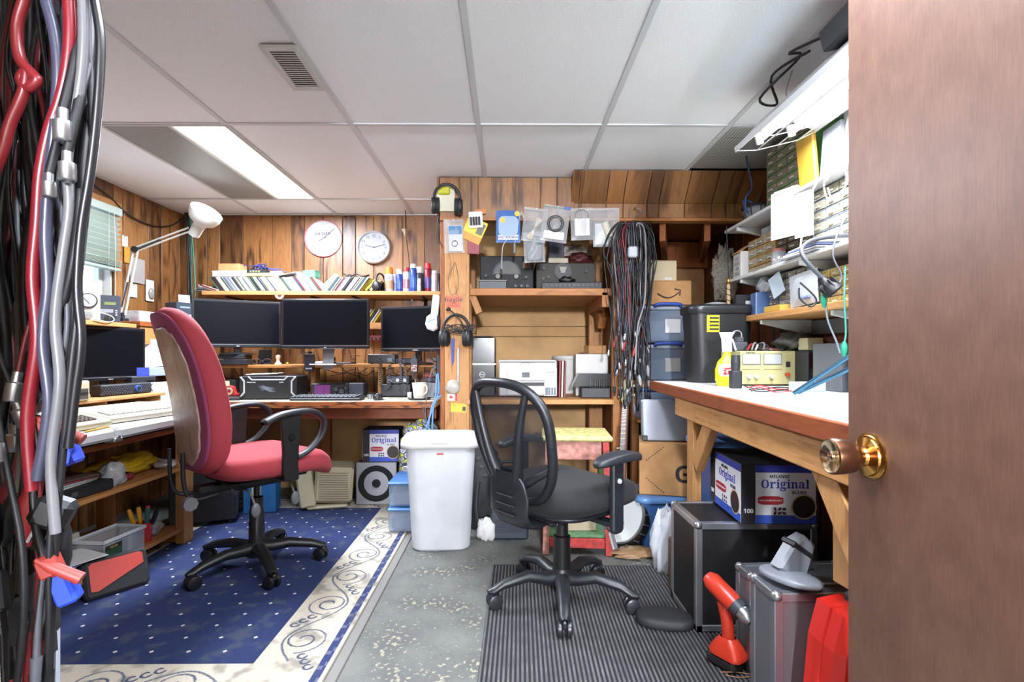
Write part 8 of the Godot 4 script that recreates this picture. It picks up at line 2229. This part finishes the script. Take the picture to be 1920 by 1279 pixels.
	one("grey_folder", nb().box(V(0, 0.1, 0), V(0.02, 0.2, 0.12), 0.003), C("8d929a"), "grey folder leaning beside the yellow padded envelope", "folder", V(1.33, 1.796, -2.14), eul(0, 0, -4))
	var ml := one("parcel_sleeve", nb().box(V(0, 0.125, 0), V(0.03, 0.25, 0.34), 0.004), C("e6e6e6"), "white parcel with a handwritten address label under the shop light", "parcel", V(1.36, 1.796, -1.93), eul(0, 0, -3))
	flatprint(ml, "address_label", 0.12, 0.09, C("e3cfae"), V(-0.0155, 0.16, 0.06), eul(0, -90, 0))
	obj("scribble", nb().tube(spl([V(-0.017, 0.14, 0.02), V(-0.017, 0.19, 0.035), V(-0.017, 0.15, 0.05), V(-0.017, 0.18, 0.07), V(-0.017, 0.14, 0.09), V(-0.017, 0.17, 0.1)]), 0.0015, 4), C("3a3438"), ml)
	for q in [[1477, 356, 0.16, 0.22, 2.42, "f0f0ee", "printed white sheet clipped to the edge of the upper shelf"], [1513, 362, 0.09, 0.19, 2.27, "e2e4e8", "white paper bag hung behind the printed sheet"]]:
		var pp := P(q[0], q[1], q[4])
		var sh := thing("hung_sheet", q[6], "paper", V(1.288, pp.y, pp.z), eul(0, -68, 0))
		obj("sheet", nb().box(V(0, -q[3] / 2, 0), V(q[2], q[3], 0.002)), C(q[5]), sh)
		obj("clip", nb().box(V(0, -0.004, 0), V(q[2] * 0.8, 0.02, 0.008), 0.002), C("c3c7ce"), sh)
		for i in 7:
			obj("print_line", nb().box(V(-0.01, -0.05 - i * 0.014, 0.0014), V(q[2] * 0.7, 0.002, 0.0006)), C("a4a6ac"), sh)
	# ---- middle shelf (1.492) ----
	var ab := carton("lettered_box", "white box lettered A P in black marker with an open brown flap", "box", V(1.41, 1.4925, -3.005), V(0.17, 0.15, 0.1), C("e6e4de"), 0, false)
	obj("flap", nb().at(V(-0.06, 0.165, 0), eul(0, 0, 35)).box(Vector3.ZERO, V(0.08, 0.003, 0.1)), mat("brown_card"), ab)
	words("A", 0.09, C("2a2828"), ab, V(0.01, 0.1, 0.0505))
	words("P", 0.07, C("2a2828"), ab, V(0.02, 0.03, 0.0505))
	for i in 4:
		words(["ELEC", "RELAY", "USB", "CABLE"][i], 0.026, C("5a5652"), ab, V(-0.0855, 0.11 - i * 0.028, 0), eul(0, -90, 0))
	cabinet("yellow_drawer_cabinet", "yellow cabinet of clear drawers on the middle shelf", 1405, 1456, 1.4925, 1.69, 4, 3, "dc9c2c", "c8b898", 1.37)
	cabinet("dark_drawer_cabinet", "dark framed cabinet of parts drawers on the middle shelf", 1459, 1524, 1.4925, 1.665, 5, 3, "3a352f", "8f8470", 1.37)
	cabinet("steel_drawer_cabinet", "steel railed cabinet of pale drawers on the middle shelf by the door", 1527, 1606, 1.4925, 1.775, 6, 3, "7d8a9c", "d8d0b4", 1.37)
	var jar := thing("glass_jar", "clear glass jar with a red lid before the yellow cabinet", "jar", V(1.335, 1.4925, -2.56))
	obj("glass", nb().lathe([W(0, 0), W(0.032, 0), W(0.034, 0.006), W(0.034, 0.062), W(0.026, 0.07), W(0, 0.07)], 20), mat("jar_glass", "e4eaec", 0.08, 0.0, {"alpha": 0.4}), jar)
	obj("lid", nb().cyl(V(0, 0.066, 0), V(0, 0.08, 0), 0.03, -1, 20), C("c8766e"), jar)
	var pb := thing("acrylic_box", "clear acrylic box on top of the yellow cabinet", "box", V(1.44, 1.691, -2.76))
	obj("box", nb().box(V(0, 0.025, 0), V(0.1, 0.048, 0.18), 0.003), mat("jar_glass"), pb)
	obj("contents", nb().box(V(0, 0.014, 0), V(0.07, 0.024, 0.14), 0.004), C("9a968c"), pb)
	for i in 4:
		one("paper_stack", nb().box(V(0, 0.004, 0), V(0.11, 0.007, 0.26), 0.002), C(["c9ccd4", "e6e4de", "7a8ac0", "f0eee6"][i]), ["grey", "cream", "blue", "white"][i] + " paper in the pile on the middle shelf edge", "paper", V(1.335, 1.4925 + i * 0.0085, -2.3 + i * 0.012), eul(0, 4 - i * 3, 0))
	# ---- lower shelf (1.262) ----
	var ly := 1.2625
	var bd := thing("blue_bin", "clear blue plastic tray at the far end of the lower shelf", "tray", V(1.37, ly, -2.79))
	obj("tray", nb().box(V(0, 0.06, 0), V(0.1, 0.12, 0.08), 0.004), mat("blue_clear", "6f94cf", 0.2, 0.0, {"alpha": 0.55}), bd)
	obj("divider", nb().box(V(-0.05, 0.06, 0.03), V(0.006, 0.12, 0.006)), C("aab4c4"), bd)
	one("parts_bag", lump(V(0.04, 0.045, 0.045), 0.5, 52, 16), bag_film(), "clear bag of parts with a yellow cap on the blue tray", "bag", V(1.37, ly + 0.121, -2.77))
	cabinet("brown_drawer_cabinet", "blue sided cabinet of brown drawers on the lower shelf", 1446, 1463, ly, 1.455, 5, 2, "5a86b4", "9a8a70", 1.38)
	cabinet("grey_drawer_cabinet", "grey cabinet of labelled drawers behind a clear bag on the lower shelf", 1464, 1532, ly, 1.462, 6, 4, "8f96a0", "b9b4a4", 1.38)
	cabinet("amber_drawer_cabinet", "cabinet of amber drawers on the lower shelf by the door", 1540, 1606, ly, 1.42, 4, 3, "a9a08c", "d8bc74", 1.38)
	var zb := thing("white_parts_bag", "large clear bag of white parts hung over the grey drawers", "bag", V(1.34, 1.425, -2.36), eul(0, -86, 4))
	obj("film", pillow(0.2, 0.15, 0.04, 61), mat("milky_film"), zb)
	obj("blue_piece", nb().box(V(0.03, -0.12, 0.016), V(0.07, 0.014, 0.01), 0.004), C("7f94d0"), zb)
	one("paper_note", nb().box(V(0, 0, 0), V(0.09, 0.11, 0.001)), C("cfe0ec"), "pale blue note with red writing hung at the end of the grey drawers", "paper", V(1.345, 1.40, -2.6), eul(0, -80, 24))
	carton("orange_tray", "low orange tray on the front of the lower shelf", "tray", V(1.33, ly, -2.56), V(0.06, 0.03, 0.16), C("e0b04e"), 0, false)
	var ad := thing("black_charger", "black charger with a white label at the far end of the lower shelf", "charger", V(1.31, 1.235, -2.9))
	obj("case", nb().box(V(0, 0.08, 0), V(0.09, 0.14, 0.05), 0.004), blk, ad)
	obj("label", nb().box(V(0.02, 0.09, 0.0255), V(0.03, 0.05, 0.001)), C("d8d8d4"), ad)
	obj("bracket", nb().box(V(0.13, 0.07, -0.02), V(0.27, 0.02, 0.02)), mat("steel"), ad)
	var rod := thing("twisted_rod", "twisted pale wooden rod with a brass top beside the black charger", "rod", P(1366, 575, 3.0))
	obj("rod", nb().cyl(V(0, -0.1, 0), V(0, 0.13, 0), 0.013, 0.01, 10), C("c9a878"), rod)
	obj("wire_wrap", coil_b(0.013, 0.22, 7), blk, rod)
	obj("brass_top", nb().lathe([W(0, 0.125), W(0.016, 0.13), W(0.008, 0.15), W(0.01, 0.16), W(0, 0.17)], 12), mat("brass"), rod)
	obj("whip", nb().tube([V(0, 0.16, 0), V(-0.012, 0.46, 0)], 0.003, 5), blk, rod)
	var gn := thing("gooseneck_lamp", "black gooseneck work lamp bent down over the bench from the shelves", "lamp", P(1554, 536, 1.95))
	var g0 := P(1554, 536, 1.95)
	obj("neck", nb().tube(spl([P(1540, 520, 1.95) - g0, P(1512, 490, 1.95) - g0, P(1503, 468, 1.97) - g0, P(1520, 452, 2.0) - g0, P(1560, 444, 2.05) - g0, P(1620, 440, 2.1) - g0]), 0.008, 8), C("55585e"), gn)
	var hb := Basis(Quaternion(Vector3.UP, V(0.55, -0.75, 0.35).normalized()))
	obj("head", nb().lathe([W(0, -0.04), W(0.014, -0.04), W(0.018, -0.01), W(0.032, 0.01), W(0.034, 0.03), W(0.03, 0.032), W(0.026, 0.026)], 20), blk, gn, Vector3.ZERO, hb)
	for i in 10:
		obj("cooling_fin", nb().at(V(cos(TAU * i / 10) * 0.027, 0.0, sin(TAU * i / 10) * 0.027), eul(0, -36.0 * i, 0)).box(Vector3.ZERO, V(0.014, 0.035, 0.003)), C("2a2c30"), gn, Vector3.ZERO, hb)
	obj("glass", nb().cyl(V(0, 0.02, 0), V(0, 0.026, 0), 0.026, -1, 18), mat("lamp_glass", "b9d4dc", 0.1), gn, Vector3.ZERO, hb)
	for q in [[[1500, 470, 1510, 400, 1530, 345, 1560, 315, 1590, 325], "e6e2e4"], [[1545, 352, 1552, 372, 1575, 362, 1590, 335, 1575, 312, 1550, 325, 1545, 350], "e8c8c2"], [[1552, 352, 1562, 376, 1582, 360, 1586, 325, 1565, 312, 1550, 340], "d8a89c"], [[1590, 400, 1570, 440, 1562, 480, 1578, 520, 1560, 545], "6a6c70"], [[1548, 560, 1552, 600, 1568, 640, 1575, 662], "9aa0a6"], [[1585, 500, 1583, 560, 1586, 620, 1584, 640], "4fa890"], [[1500, 530, 1530, 560, 1520, 575, 1500, 560, 1498, 540], "2c2e30"]]:
		var pts: Array = []
		for i in range(0, q[0].size(), 2):
			pts.append(P(q[0][i], q[0][i + 1], 1.98))
		wire("shelf_lead", "loose " + {"e6e2e4": "white", "e8c8c2": "pale pink", "d8a89c": "copper", "6a6c70": "grey", "9aa0a6": "light grey", "4fa890": "green", "2c2e30": "black"}[q[1]] + " lead hanging in front of the drawer cabinets", "cable", pts, 0.0035, C(q[1]))
	for q in [[1545, 562], [1583, 655]]:
		one("alligator_clip", nb().lathe([W(0, -0.035), W(0.004, -0.03), W(0.011, -0.01), W(0.011, 0.012), W(0.005, 0.03), W(0, 0.03)], 10), C("2fae84"), "green insulated alligator clip hanging from a lead", "clip", P(q[0], q[1], 1.98), Basis(), "green alligator clips")
	# ---- under the bench ----
	for i in 2:
		var tb := thing("blue_tote", ["dark blue tote on the floor at the back under the workbench", "blue lidded tote stacked at the back under the workbench"][i], "tote", V(1.16, 0.002 + i * 0.33, -2.51))
		obj("tub", rounded_stack([[0.0, 0.36, 0.34], [0.0, 0.4, 0.37], [0.28, 0.44, 0.41]], 0.05), mat("tote_%d" % i, ["22345e", "3f66a8"][i], 0.35), tb)
		obj("lid", rounded_stack([[0.275, 0.44, 0.41], [0.275, 0.48, 0.44], [0.3, 0.48, 0.44], [0.32, 0.44, 0.4], [0.321, 0.0, 0.0]], 0.05), mat("tote_lid_%d" % i, ["2a4070", "6f9cdc"][i], 0.3), tb)
	flight_case("black_flight_case", "black flight case with metal edges under the workbench", V(0.94, 0.008, -2.11), 0, V(0.46, 0.41, 0.3), C("1c1b1e"))
	coffee_box("large coffee pod carton standing on the black flight case", V(1.005, 0.4285, -2.08), -3, V(0.27, 0.22, 0.34))
	flight_case("aluminium_case", "tall silver aluminium case beside the red drill", V(0.97, 0.008, -1.76), 3, V(0.36, 0.325, 0.1), mat("brushed_alloy"))
	flight_case("silver_edged_case", "silver edged aluminium case standing before the red case", V(0.935, 0.004, -1.55), 2, V(0.36, 0.37, 0.14), mat("brushed_alloy"))
	var rc := thing("red_tool_case", "bright red plastic tool case standing by the door", "case", V(0.9, 0.004, -1.36), eul(0, 4, 0))
	obj("shell", nb().at(V(0, 0.2, 0)).plate(pv([-0.1, -0.2, 0.2, -0.2, 0.2, 0.18, 0.0, 0.2, -0.06, 0.19, -0.085, 0.1, -0.1, -0.05]), 0.14, 0.02), mat("case_red", "d8281e", 0.3), rc)
	obj("seam", nb().at(V(0, 0.2, 0)).plate(pv([-0.104, -0.2, 0.2, -0.2, 0.2, 0.18, 0.0, 0.204, -0.064, 0.194, -0.089, 0.1, -0.104, -0.05]), 0.02, 0.003), mat("case_red"), rc)
	obj("round_panel", nb().cyl(V(0.08, 0.1, 0.068), V(0.08, 0.1, 0.073), 0.11, -1, 28), C("4a2a2c"), rc)
	obj("handle", nb().box(V(0.05, 0.41, 0), V(0.12, 0.03, 0.04), 0.008), blk, rc)
	var ta := thing("travel_adapter", "grey travel plug adapter with two pins lying on the silver cases", "adapter", P(1490, 1050, 1.58), eul(0, 10, -35))
	obj("body", nb().plate(pv([-0.05, -0.05, 0.03, -0.055, 0.045, -0.02, 0.02, 0.07, -0.03, 0.075, -0.05, 0.04]), 0.05, 0.008), mat("adapter_grey", "8a8f96", 0.4), ta)
	for s in [-1, 1]:
		obj("pin", nb().cyl(V(0.01 + s * 0.012, -0.05, 0.01), V(0.03 + s * 0.012, -0.09, 0.01), 0.004), mat("steel"), ta)
	obj("black_band", nb().box(V(-0.01, 0.035, 0), V(0.09, 0.018, 0.054), 0.004), blk, ta)
	one("grey_cradle", soft(0.12, 0.18, 0.02, 0.006, 2.2), mat("adapter_grey"), "rounded grey cradle lying over the edge of the silver edged case", "cradle", V(0.835, 0.384, -1.54), eul(0, 30, -4))
	var dr := thing("power_drill", "red cordless drill standing on its battery by the silver case", "drill", V(0.74, 0.008, -1.745), eul(0, -58, 0))
	var dred := mat("drill_red", "d83a22", 0.35)
	obj("battery", nb().box(V(-0.01, 0.02, 0), V(0.11, 0.04, 0.075), 0.01), blk, dr)
	obj("foot", rounded_stack([[0.04, 0.115, 0.08], [0.055, 0.115, 0.08], [0.085, 0.08, 0.06], [0.1, 0.05, 0.042]], 0.025), dred, dr)
	obj("grip", nb().tube(spl([V(0, 0.09, 0), V(-0.004, 0.15, 0), V(-0.02, 0.21, 0)]), 0.021, 10), dred, dr)
	obj("motor", nb().at(V(-0.02, 0.24, 0), eul(0, 0, -118)).lathe([W(0, -0.07), W(0.02, -0.07), W(0.031, -0.05), W(0.032, 0.03), W(0.03, 0.05), W(0, 0.05)], 18), dred, dr)
	obj("collar", nb().at(V(-0.02, 0.24, 0), eul(0, 0, -118)).cyl(V(0, 0.048, 0), V(0, 0.075, 0), 0.029, 0.027, 18), C("3a3f46"), dr)
	obj("chuck", nb().at(V(-0.02, 0.24, 0), eul(0, 0, -118)).lathe([W(0, 0.07), W(0.023, 0.074), W(0.024, 0.098), W(0.014, 0.118), W(0, 0.118)], 18), mat("steel"), dr)
	obj("trigger", nb().box(V(0.026, 0.185, 0), V(0.018, 0.032, 0.018), 0.004), blk, dr)
	one("black_pouch_strap", soft(0.22, 0.14, 0.035, 0.01, 2.6), mat("nylon_black"), "black padded pouch lying on the rubber mat by the chair", "pouch", V(P(1248, 1165, 2.02).x, 0.008, -2.03), eul(0, -12, 0))
	one("copper_strands", nb().tube(spl([V(-0.05, 0.003, 0), V(-0.02, 0.01, 0.012), V(0.02, 0.004, 0.006), V(0.05, 0.003, 0.02), V(0.0, 0.004, 0.03), V(-0.04, 0.006, 0.02)]), 0.0015, 4), C("b87a4a"), "loose copper strands on the mat below the drill", "wire", PY(1378, 1262, 0.009))
	var sb := carton("shipping_carton", "brown shipping carton with blue labels tipped under the bench by the door", "box", V(1.0, 0.43, -1.36), V(0.2, 0.17, 0.16), mat("brown_card"), 6)
	flatprint(sb, "blue_label", 0.03, 0.05, C("9fc0e0"), V(-0.06, 0.12, 0.0805))
	words("GARY", 0.03, C("2a3f8a"), sb, V(-0.045, 0.05, 0.0806), eul(0, 0, -90), true)
	one("black_speaker_box", nb().box(V(0, 0.2, 0), V(0.3, 0.4, 0.17), 0.004).box(V(0, 0.2, 0.086), V(0.26, 0.34, 0.006)), C("17181b"), "plain black loudspeaker box behind the silver cases", "speaker", V(1.33, 0.002, -1.78))

func bag_film() -> Material:
	return mat("clear_bag")
func coil_b(r: float, h: float, n: int) -> B:
	var pts: Array = []
	for i in n * 8 + 1:
		pts.append(V(cos(TAU * i / 8.0) * r, -0.1 + h * i / (n * 8.0), sin(TAU * i / 8.0) * r))
	return nb().tube(pts, 0.002, 4)

func tip(kind: int, p: Vector3, d: Vector3, k: float, parent: Node3D, col: Material) -> void:   # what is fitted to the end of a lead
	var t := Basis(Quaternion(Vector3.UP, d.normalized()))
	if kind == 0:
		obj("connector", nb().lathe([W(0, 0), W(0.0055, 0), W(0.0055, 0.012), W(0.009, 0.014), W(0.009, 0.034), W(0.007, 0.036), W(0, 0.036)], 12), mat("steel"), parent, p, t.scaled_local(Vector3.ONE * k))
	elif kind == 1:
		obj("clip_boot", nb().lathe([W(0, 0), W(0.004, 0), W(0.0095, 0.02), W(0.009, 0.045), W(0.005, 0.06), W(0, 0.06)], 10), col, parent, p, t.scaled_local(Vector3.ONE * k))
	elif kind == 2:
		obj("plug", nb().box(V(0, 0.02, 0), V(0.018, 0.036, 0.012), 0.003).box(V(0, 0.046, 0), V(0.012, 0.018, 0.005)), col, parent, p, t.scaled_local(Vector3.ONE * k))
	else:
		obj("jack", nb().cyl(Vector3.ZERO, V(0, 0.03, 0), 0.006, 0.005, 10).cyl(V(0, 0.03, 0), V(0, 0.052, 0), 0.0022, -1, 8), col, parent, p, t.scaled_local(Vector3.ONE * k))

func cables() -> void:
	var r := RandomNumberGenerator.new()
	r.seed = 12
	var kinds := [["black", "17181c"], ["dark grey", "2b2e36"], ["grey", "54575e"], ["red", "76161e"], ["white", "98989a"], ["slate", "3a3f4e"], ["brown", "5c4334"]]
	# stand by the doorway, hung full of test leads and coaxial cables
	var st := thing("cable_stand", "pale metal stand by the doorway from which the test leads hang", "stand", V(-0.575, 0.002, -0.66))
	obj("pole", nb().cyl(Vector3.ZERO, V(0, 1.9, 0), 0.012, -1, 14), mat("stand_grey", "b4bcc6", 0.4), st)
	obj("base", nb().lathe([W(0, 0), W(0.16, 0), W(0.16, 0.012), W(0.03, 0.025), W(0, 0.025)], 28), mat("stand_grey"), st)
	for i in 4:
		obj("hook", nb().tube(spl([V(0, 1.86, 0), V(0.08, 1.86, 0).rotated(Vector3.UP, i * 1.57), V(0.13, 1.8, 0).rotated(Vector3.UP, i * 1.57), V(0.15, 1.83, 0).rotated(Vector3.UP, i * 1.57)]), 0.007, 6), mat("stand_grey"), st)
	obj("collar", nb().box(V(0.0, 0.80, 0), V(0.034, 0.04, 0.034), 0.006), C("aab0b4"), st)
	var n := 84
	for i in n:
		var f := (i + 0.5) / n
		var z := 0.55 + 0.17 * fmod(i * 0.618, 1.0)
		var s := lerpf(-60.0, 172.0, fmod(i * 0.381 + f * 0.2, 1.0)) 
		var e := s * 0.42 + r.randf_range(-25, 22) + 22.0
		var yb: float = [760.0, 930.0, 1120.0, 1290.0, 1400.0][i % 5] + r.randf_range(-70, 70)
		var kd: Array = kinds[[0, 0, 1, 3, 0, 2, 0, 5, 0, 0, 3, 1, 0, 0, 0, 1, 4][i % 17]]
		var rad: float = [0.0028, 0.0034, 0.0042, 0.0024, 0.0055][(i * 7) % 5]
		var pts: Array = [V(-0.575, 1.84, -0.66)]
		var m := 10
		for j in m + 1:
			var g := float(j) / m
			var x := lerpf(s, e, g * g * 0.6 + g * 0.4) + (22.0 * sin(i * 1.7 + g * 6.5) + 11.0 * sin(i * 2.9 + g * 14.0)) * smoothstep(0.0, 0.3, g) + 8.0 * sin(g * PI)
			var yy := lerpf(-130.0, yb, g)
			var lim := lerpf(184.0, 142.0, clampf((yy - 200.0) / 400.0, 0, 1)) - 42.0 * clampf((yy - 600.0) / 450.0, 0, 1)
			pts.append(P(minf(x, lim - 9.0 * fmod(i * 0.77, 1.0)), yy, z + 0.02 * sin(i + g * 7.0)))
		var t := thing("test_lead_cable", "%s cable hanging in the thick bundle on the stand by the doorway" % kd[0], "cable", Vector3.ZERO, Basis(), "cables on the doorway stand")
		var cm := mat("lead_" + kd[1], kd[1], 0.5)
		var sp := spl(pts, 4)
		obj("lead", nb().tube(sp, rad, 7), cm, t)
		tip([0, 1, 2, 3, 1][i % 5], sp[-1], sp[-1] - sp[-2], 0.9 if rad < 0.004 else 1.2, t, cm if i % 6 else C("b0262a"))
	# loops, knots and fittings that stand out of the bundle
	for q in [["bright red straight", [[118, -120], [128, -20], [132, 60], [126, 130], [112, 190], [92, 250], [76, 330], [70, 420], [62, 520], [70, 640], [52, 780], [60, 920]], 0.006, "861824"], ["white", [[148, -120], [155, -20], [157, 80], [150, 160], [137, 230], [126, 300], [130, 390], [118, 480], [104, 600], [112, 720], [96, 860], [104, 1000]], 0.005, "77777a"], ["black", [[160, -120], [174, -20], [187, 60], [187, 130], [180, 230], [168, 330], [152, 430], [145, 540], [152, 640], [140, 740], [128, 840]], 0.0045, "17181c"], ["red knotted", [[58, -120], [50, -20], [32, 50], [38, 110], [60, 138], [70, 152], [52, 166], [40, 150], [50, 136], [44, 175], [20, 230], [2, 290], [-30, 360]], 0.0055, "8e2428"], ["braided grey", [[72, -120], [82, -20], [102, 60], [110, 140], [102, 240], [92, 340], [86, 440], [90, 540], [80, 640], [92, 760], [70, 900]], 0.0055, "44465a"]]:
		var pts: Array = []
		for p in q[1]:
			pts.append(P(p[0], p[1], 0.54))
		pts.push_front(V(-0.57, 1.80, -0.62))
		wire("thick_cable", "thick %s cable at the front of the doorway bundle" % q[0], "cable", pts, q[2], mat("thick_" + q[3], q[3], 0.35), "", 9)
	for q in [[118, 205, 0, 0.95, "steel connector on a coaxial cable high in the doorway bundle"], [126, 285, 0, 0.85, "brass toned connector below the steel one in the doorway bundle"], [93, 325, 0, 0.7, "small silver bayonet connector in the doorway bundle"]]:
		var t := thing("coaxial_connector", q[4], "connector", P(q[0], q[1], 0.53))
		tip(q[2], Vector3.ZERO, V(0.05, -1, 0.05), q[3], t, mat("steel"))
		obj("lead", nb().tube(spl([Vector3.ZERO, V(0.004, 0.06, -0.01), V(0.0, 0.16, -0.03), V(-0.03, 0.5, -0.05)]), 0.0045, 7), mat("lead_17181c", "17181c", 0.38), t)
	for q in [[100, 850, "1f3fc4", "9a3c30", "blue and red power connector pair hanging low in the doorway bundle"], [98, 1110, "2347d0", "a83a30", "blue and red power connector pair near the floor in the doorway bundle"]]:
		var t := thing("power_connector", q[4], "connector", P(q[0], q[1], 0.56), eul(0, 15, 20))
		obj("blue_housing", nb().box(V(0.012, 0, 0), V(0.02, 0.036, 0.02), 0.003), C(q[2]), t)
		obj("red_housing", nb().box(V(0.01, 0.028, 0.004), V(0.02, 0.024, 0.018), 0.003), C(q[3]), t)
		obj("red_boot", nb().at(V(0.02, 0.02, 0.01), eul(0, 0, 40)).lathe([W(0, -0.022), W(0.0065, -0.022), W(0.006, 0.008), W(0.0025, 0.026), W(0, 0.026)], 10), C(q[3]), t)
		obj("lead", nb().tube(spl([V(0, 0.01, 0), V(-0.02, 0.1, 0), V(-0.03, 0.3, -0.03), V(-0.04, 0.7, -0.06)]), 0.004, 6), mat("lead_17181c"), t, Vector3.ZERO, t.basis.inverse())
	var mp := thing("mains_plug", "black angled mains plug with steel prongs in the doorway bundle", "plug", P(100, 960, 0.57), eul(0, 20, -25))
	obj("body", nb().box(Vector3.ZERO, V(0.036, 0.034, 0.026), 0.006), mat("lead_17181c"), mp)
	for s in [-1, 1]:
		obj("prong", nb().box(V(s * 0.007, -0.026, 0), V(0.003, 0.02, 0.007)), mat("steel"), mp)
	obj("lead", nb().tube(spl([V(0, 0.015, 0), V(-0.02, 0.12, 0), V(-0.03, 0.4, -0.04), V(-0.03, 0.9, -0.07)]), 0.004, 6), mat("lead_17181c"), mp, Vector3.ZERO, mp.basis.inverse())
	# the bunch on the nail in front of the recess post
	var nail := thing("cable_nail", "bent wire hook on the header holding the bunch of cables", "hook", P(1190, 392, 3.25))
	obj("wire", nb().tube(spl([V(0, 0, -0.02), V(0.005, 0.005, 0.02), V(0.03, -0.03, 0.06), V(0.0, -0.06, 0.08), V(-0.02, -0.075, 0.09)]), 0.004, 6), mat("steel"), nail)
	var hub := P(1188, 415, 3.17)
	for i in 62:
		var f := fmod(i * 0.618, 1.0)
		var kd: Array = kinds[[0, 0, 5, 1, 0, 0, 4, 0, 1, 0, 3, 0, 2][i % 13]]
		var z := 3.12 + 0.09 * fmod(i * 0.37, 1.0)
		var xs := lerpf(1150.0, 1224.0, f)
		var yb := 610.0 + 150.0 * fmod(i * 0.71, 1.0)
		if i > 55:
			xs = [1136.0, 1140.0, 1146.0, 1229.0, 1226.0, 1134.0][i - 56]
		var pts: Array = [P(1188 + (f - 0.5) * 14.0, 428, z), P(lerpf(1188, xs, 0.55), 416 + 10.0 * absf(f - 0.5), z - 0.01), P(xs + 5.0 * sin(i * 3.7), 462 + 22.0 * sin(i * 1.9), z - 0.02), P(lerpf(xs, 1186.0, 0.15) + 9.0 * sin(i * 2.1), 535 + 25.0 * sin(i * 1.1), z), P(lerpf(xs, 1186.0, 0.35) + 6.0 * sin(i * 1.3), (540 + yb) / 2.0, z + 0.01), P(lerpf(xs, 1186.0, 0.3) + 8.0 * sin(i * 0.9), yb, z)]
		var t := thing("bunched_cable", "%s cable in the bunch hung before the recess post" % kd[0], "cable", Vector3.ZERO, Basis(), "cables in the bunch by the post")
		var cm := mat("lead_" + kd[1], kd[1], 0.38)
		var sp := spl(pts, 4)
		obj("lead", nb().tube(sp, [0.0042, 0.0055, 0.0035][i % 3], 5), cm, t)
		tip([2, 0, 1, 3][i % 4], sp[-1], sp[-1] - sp[-2], 1.1, t, [cm, C("b4b4b0"), cm, cm, cm, cm, C("a0322a")][i % 7])
	one("grey_adapter_block", nb().box(Vector3.ZERO, V(0.055, 0.065, 0.04), 0.008), C("b4b8c2"), "pale grey power block among the bunched cables", "adapter", P(1186, 473, 3.09))

func W(x: float, y: float) -> Vector2:
	return Vector2(x, y)
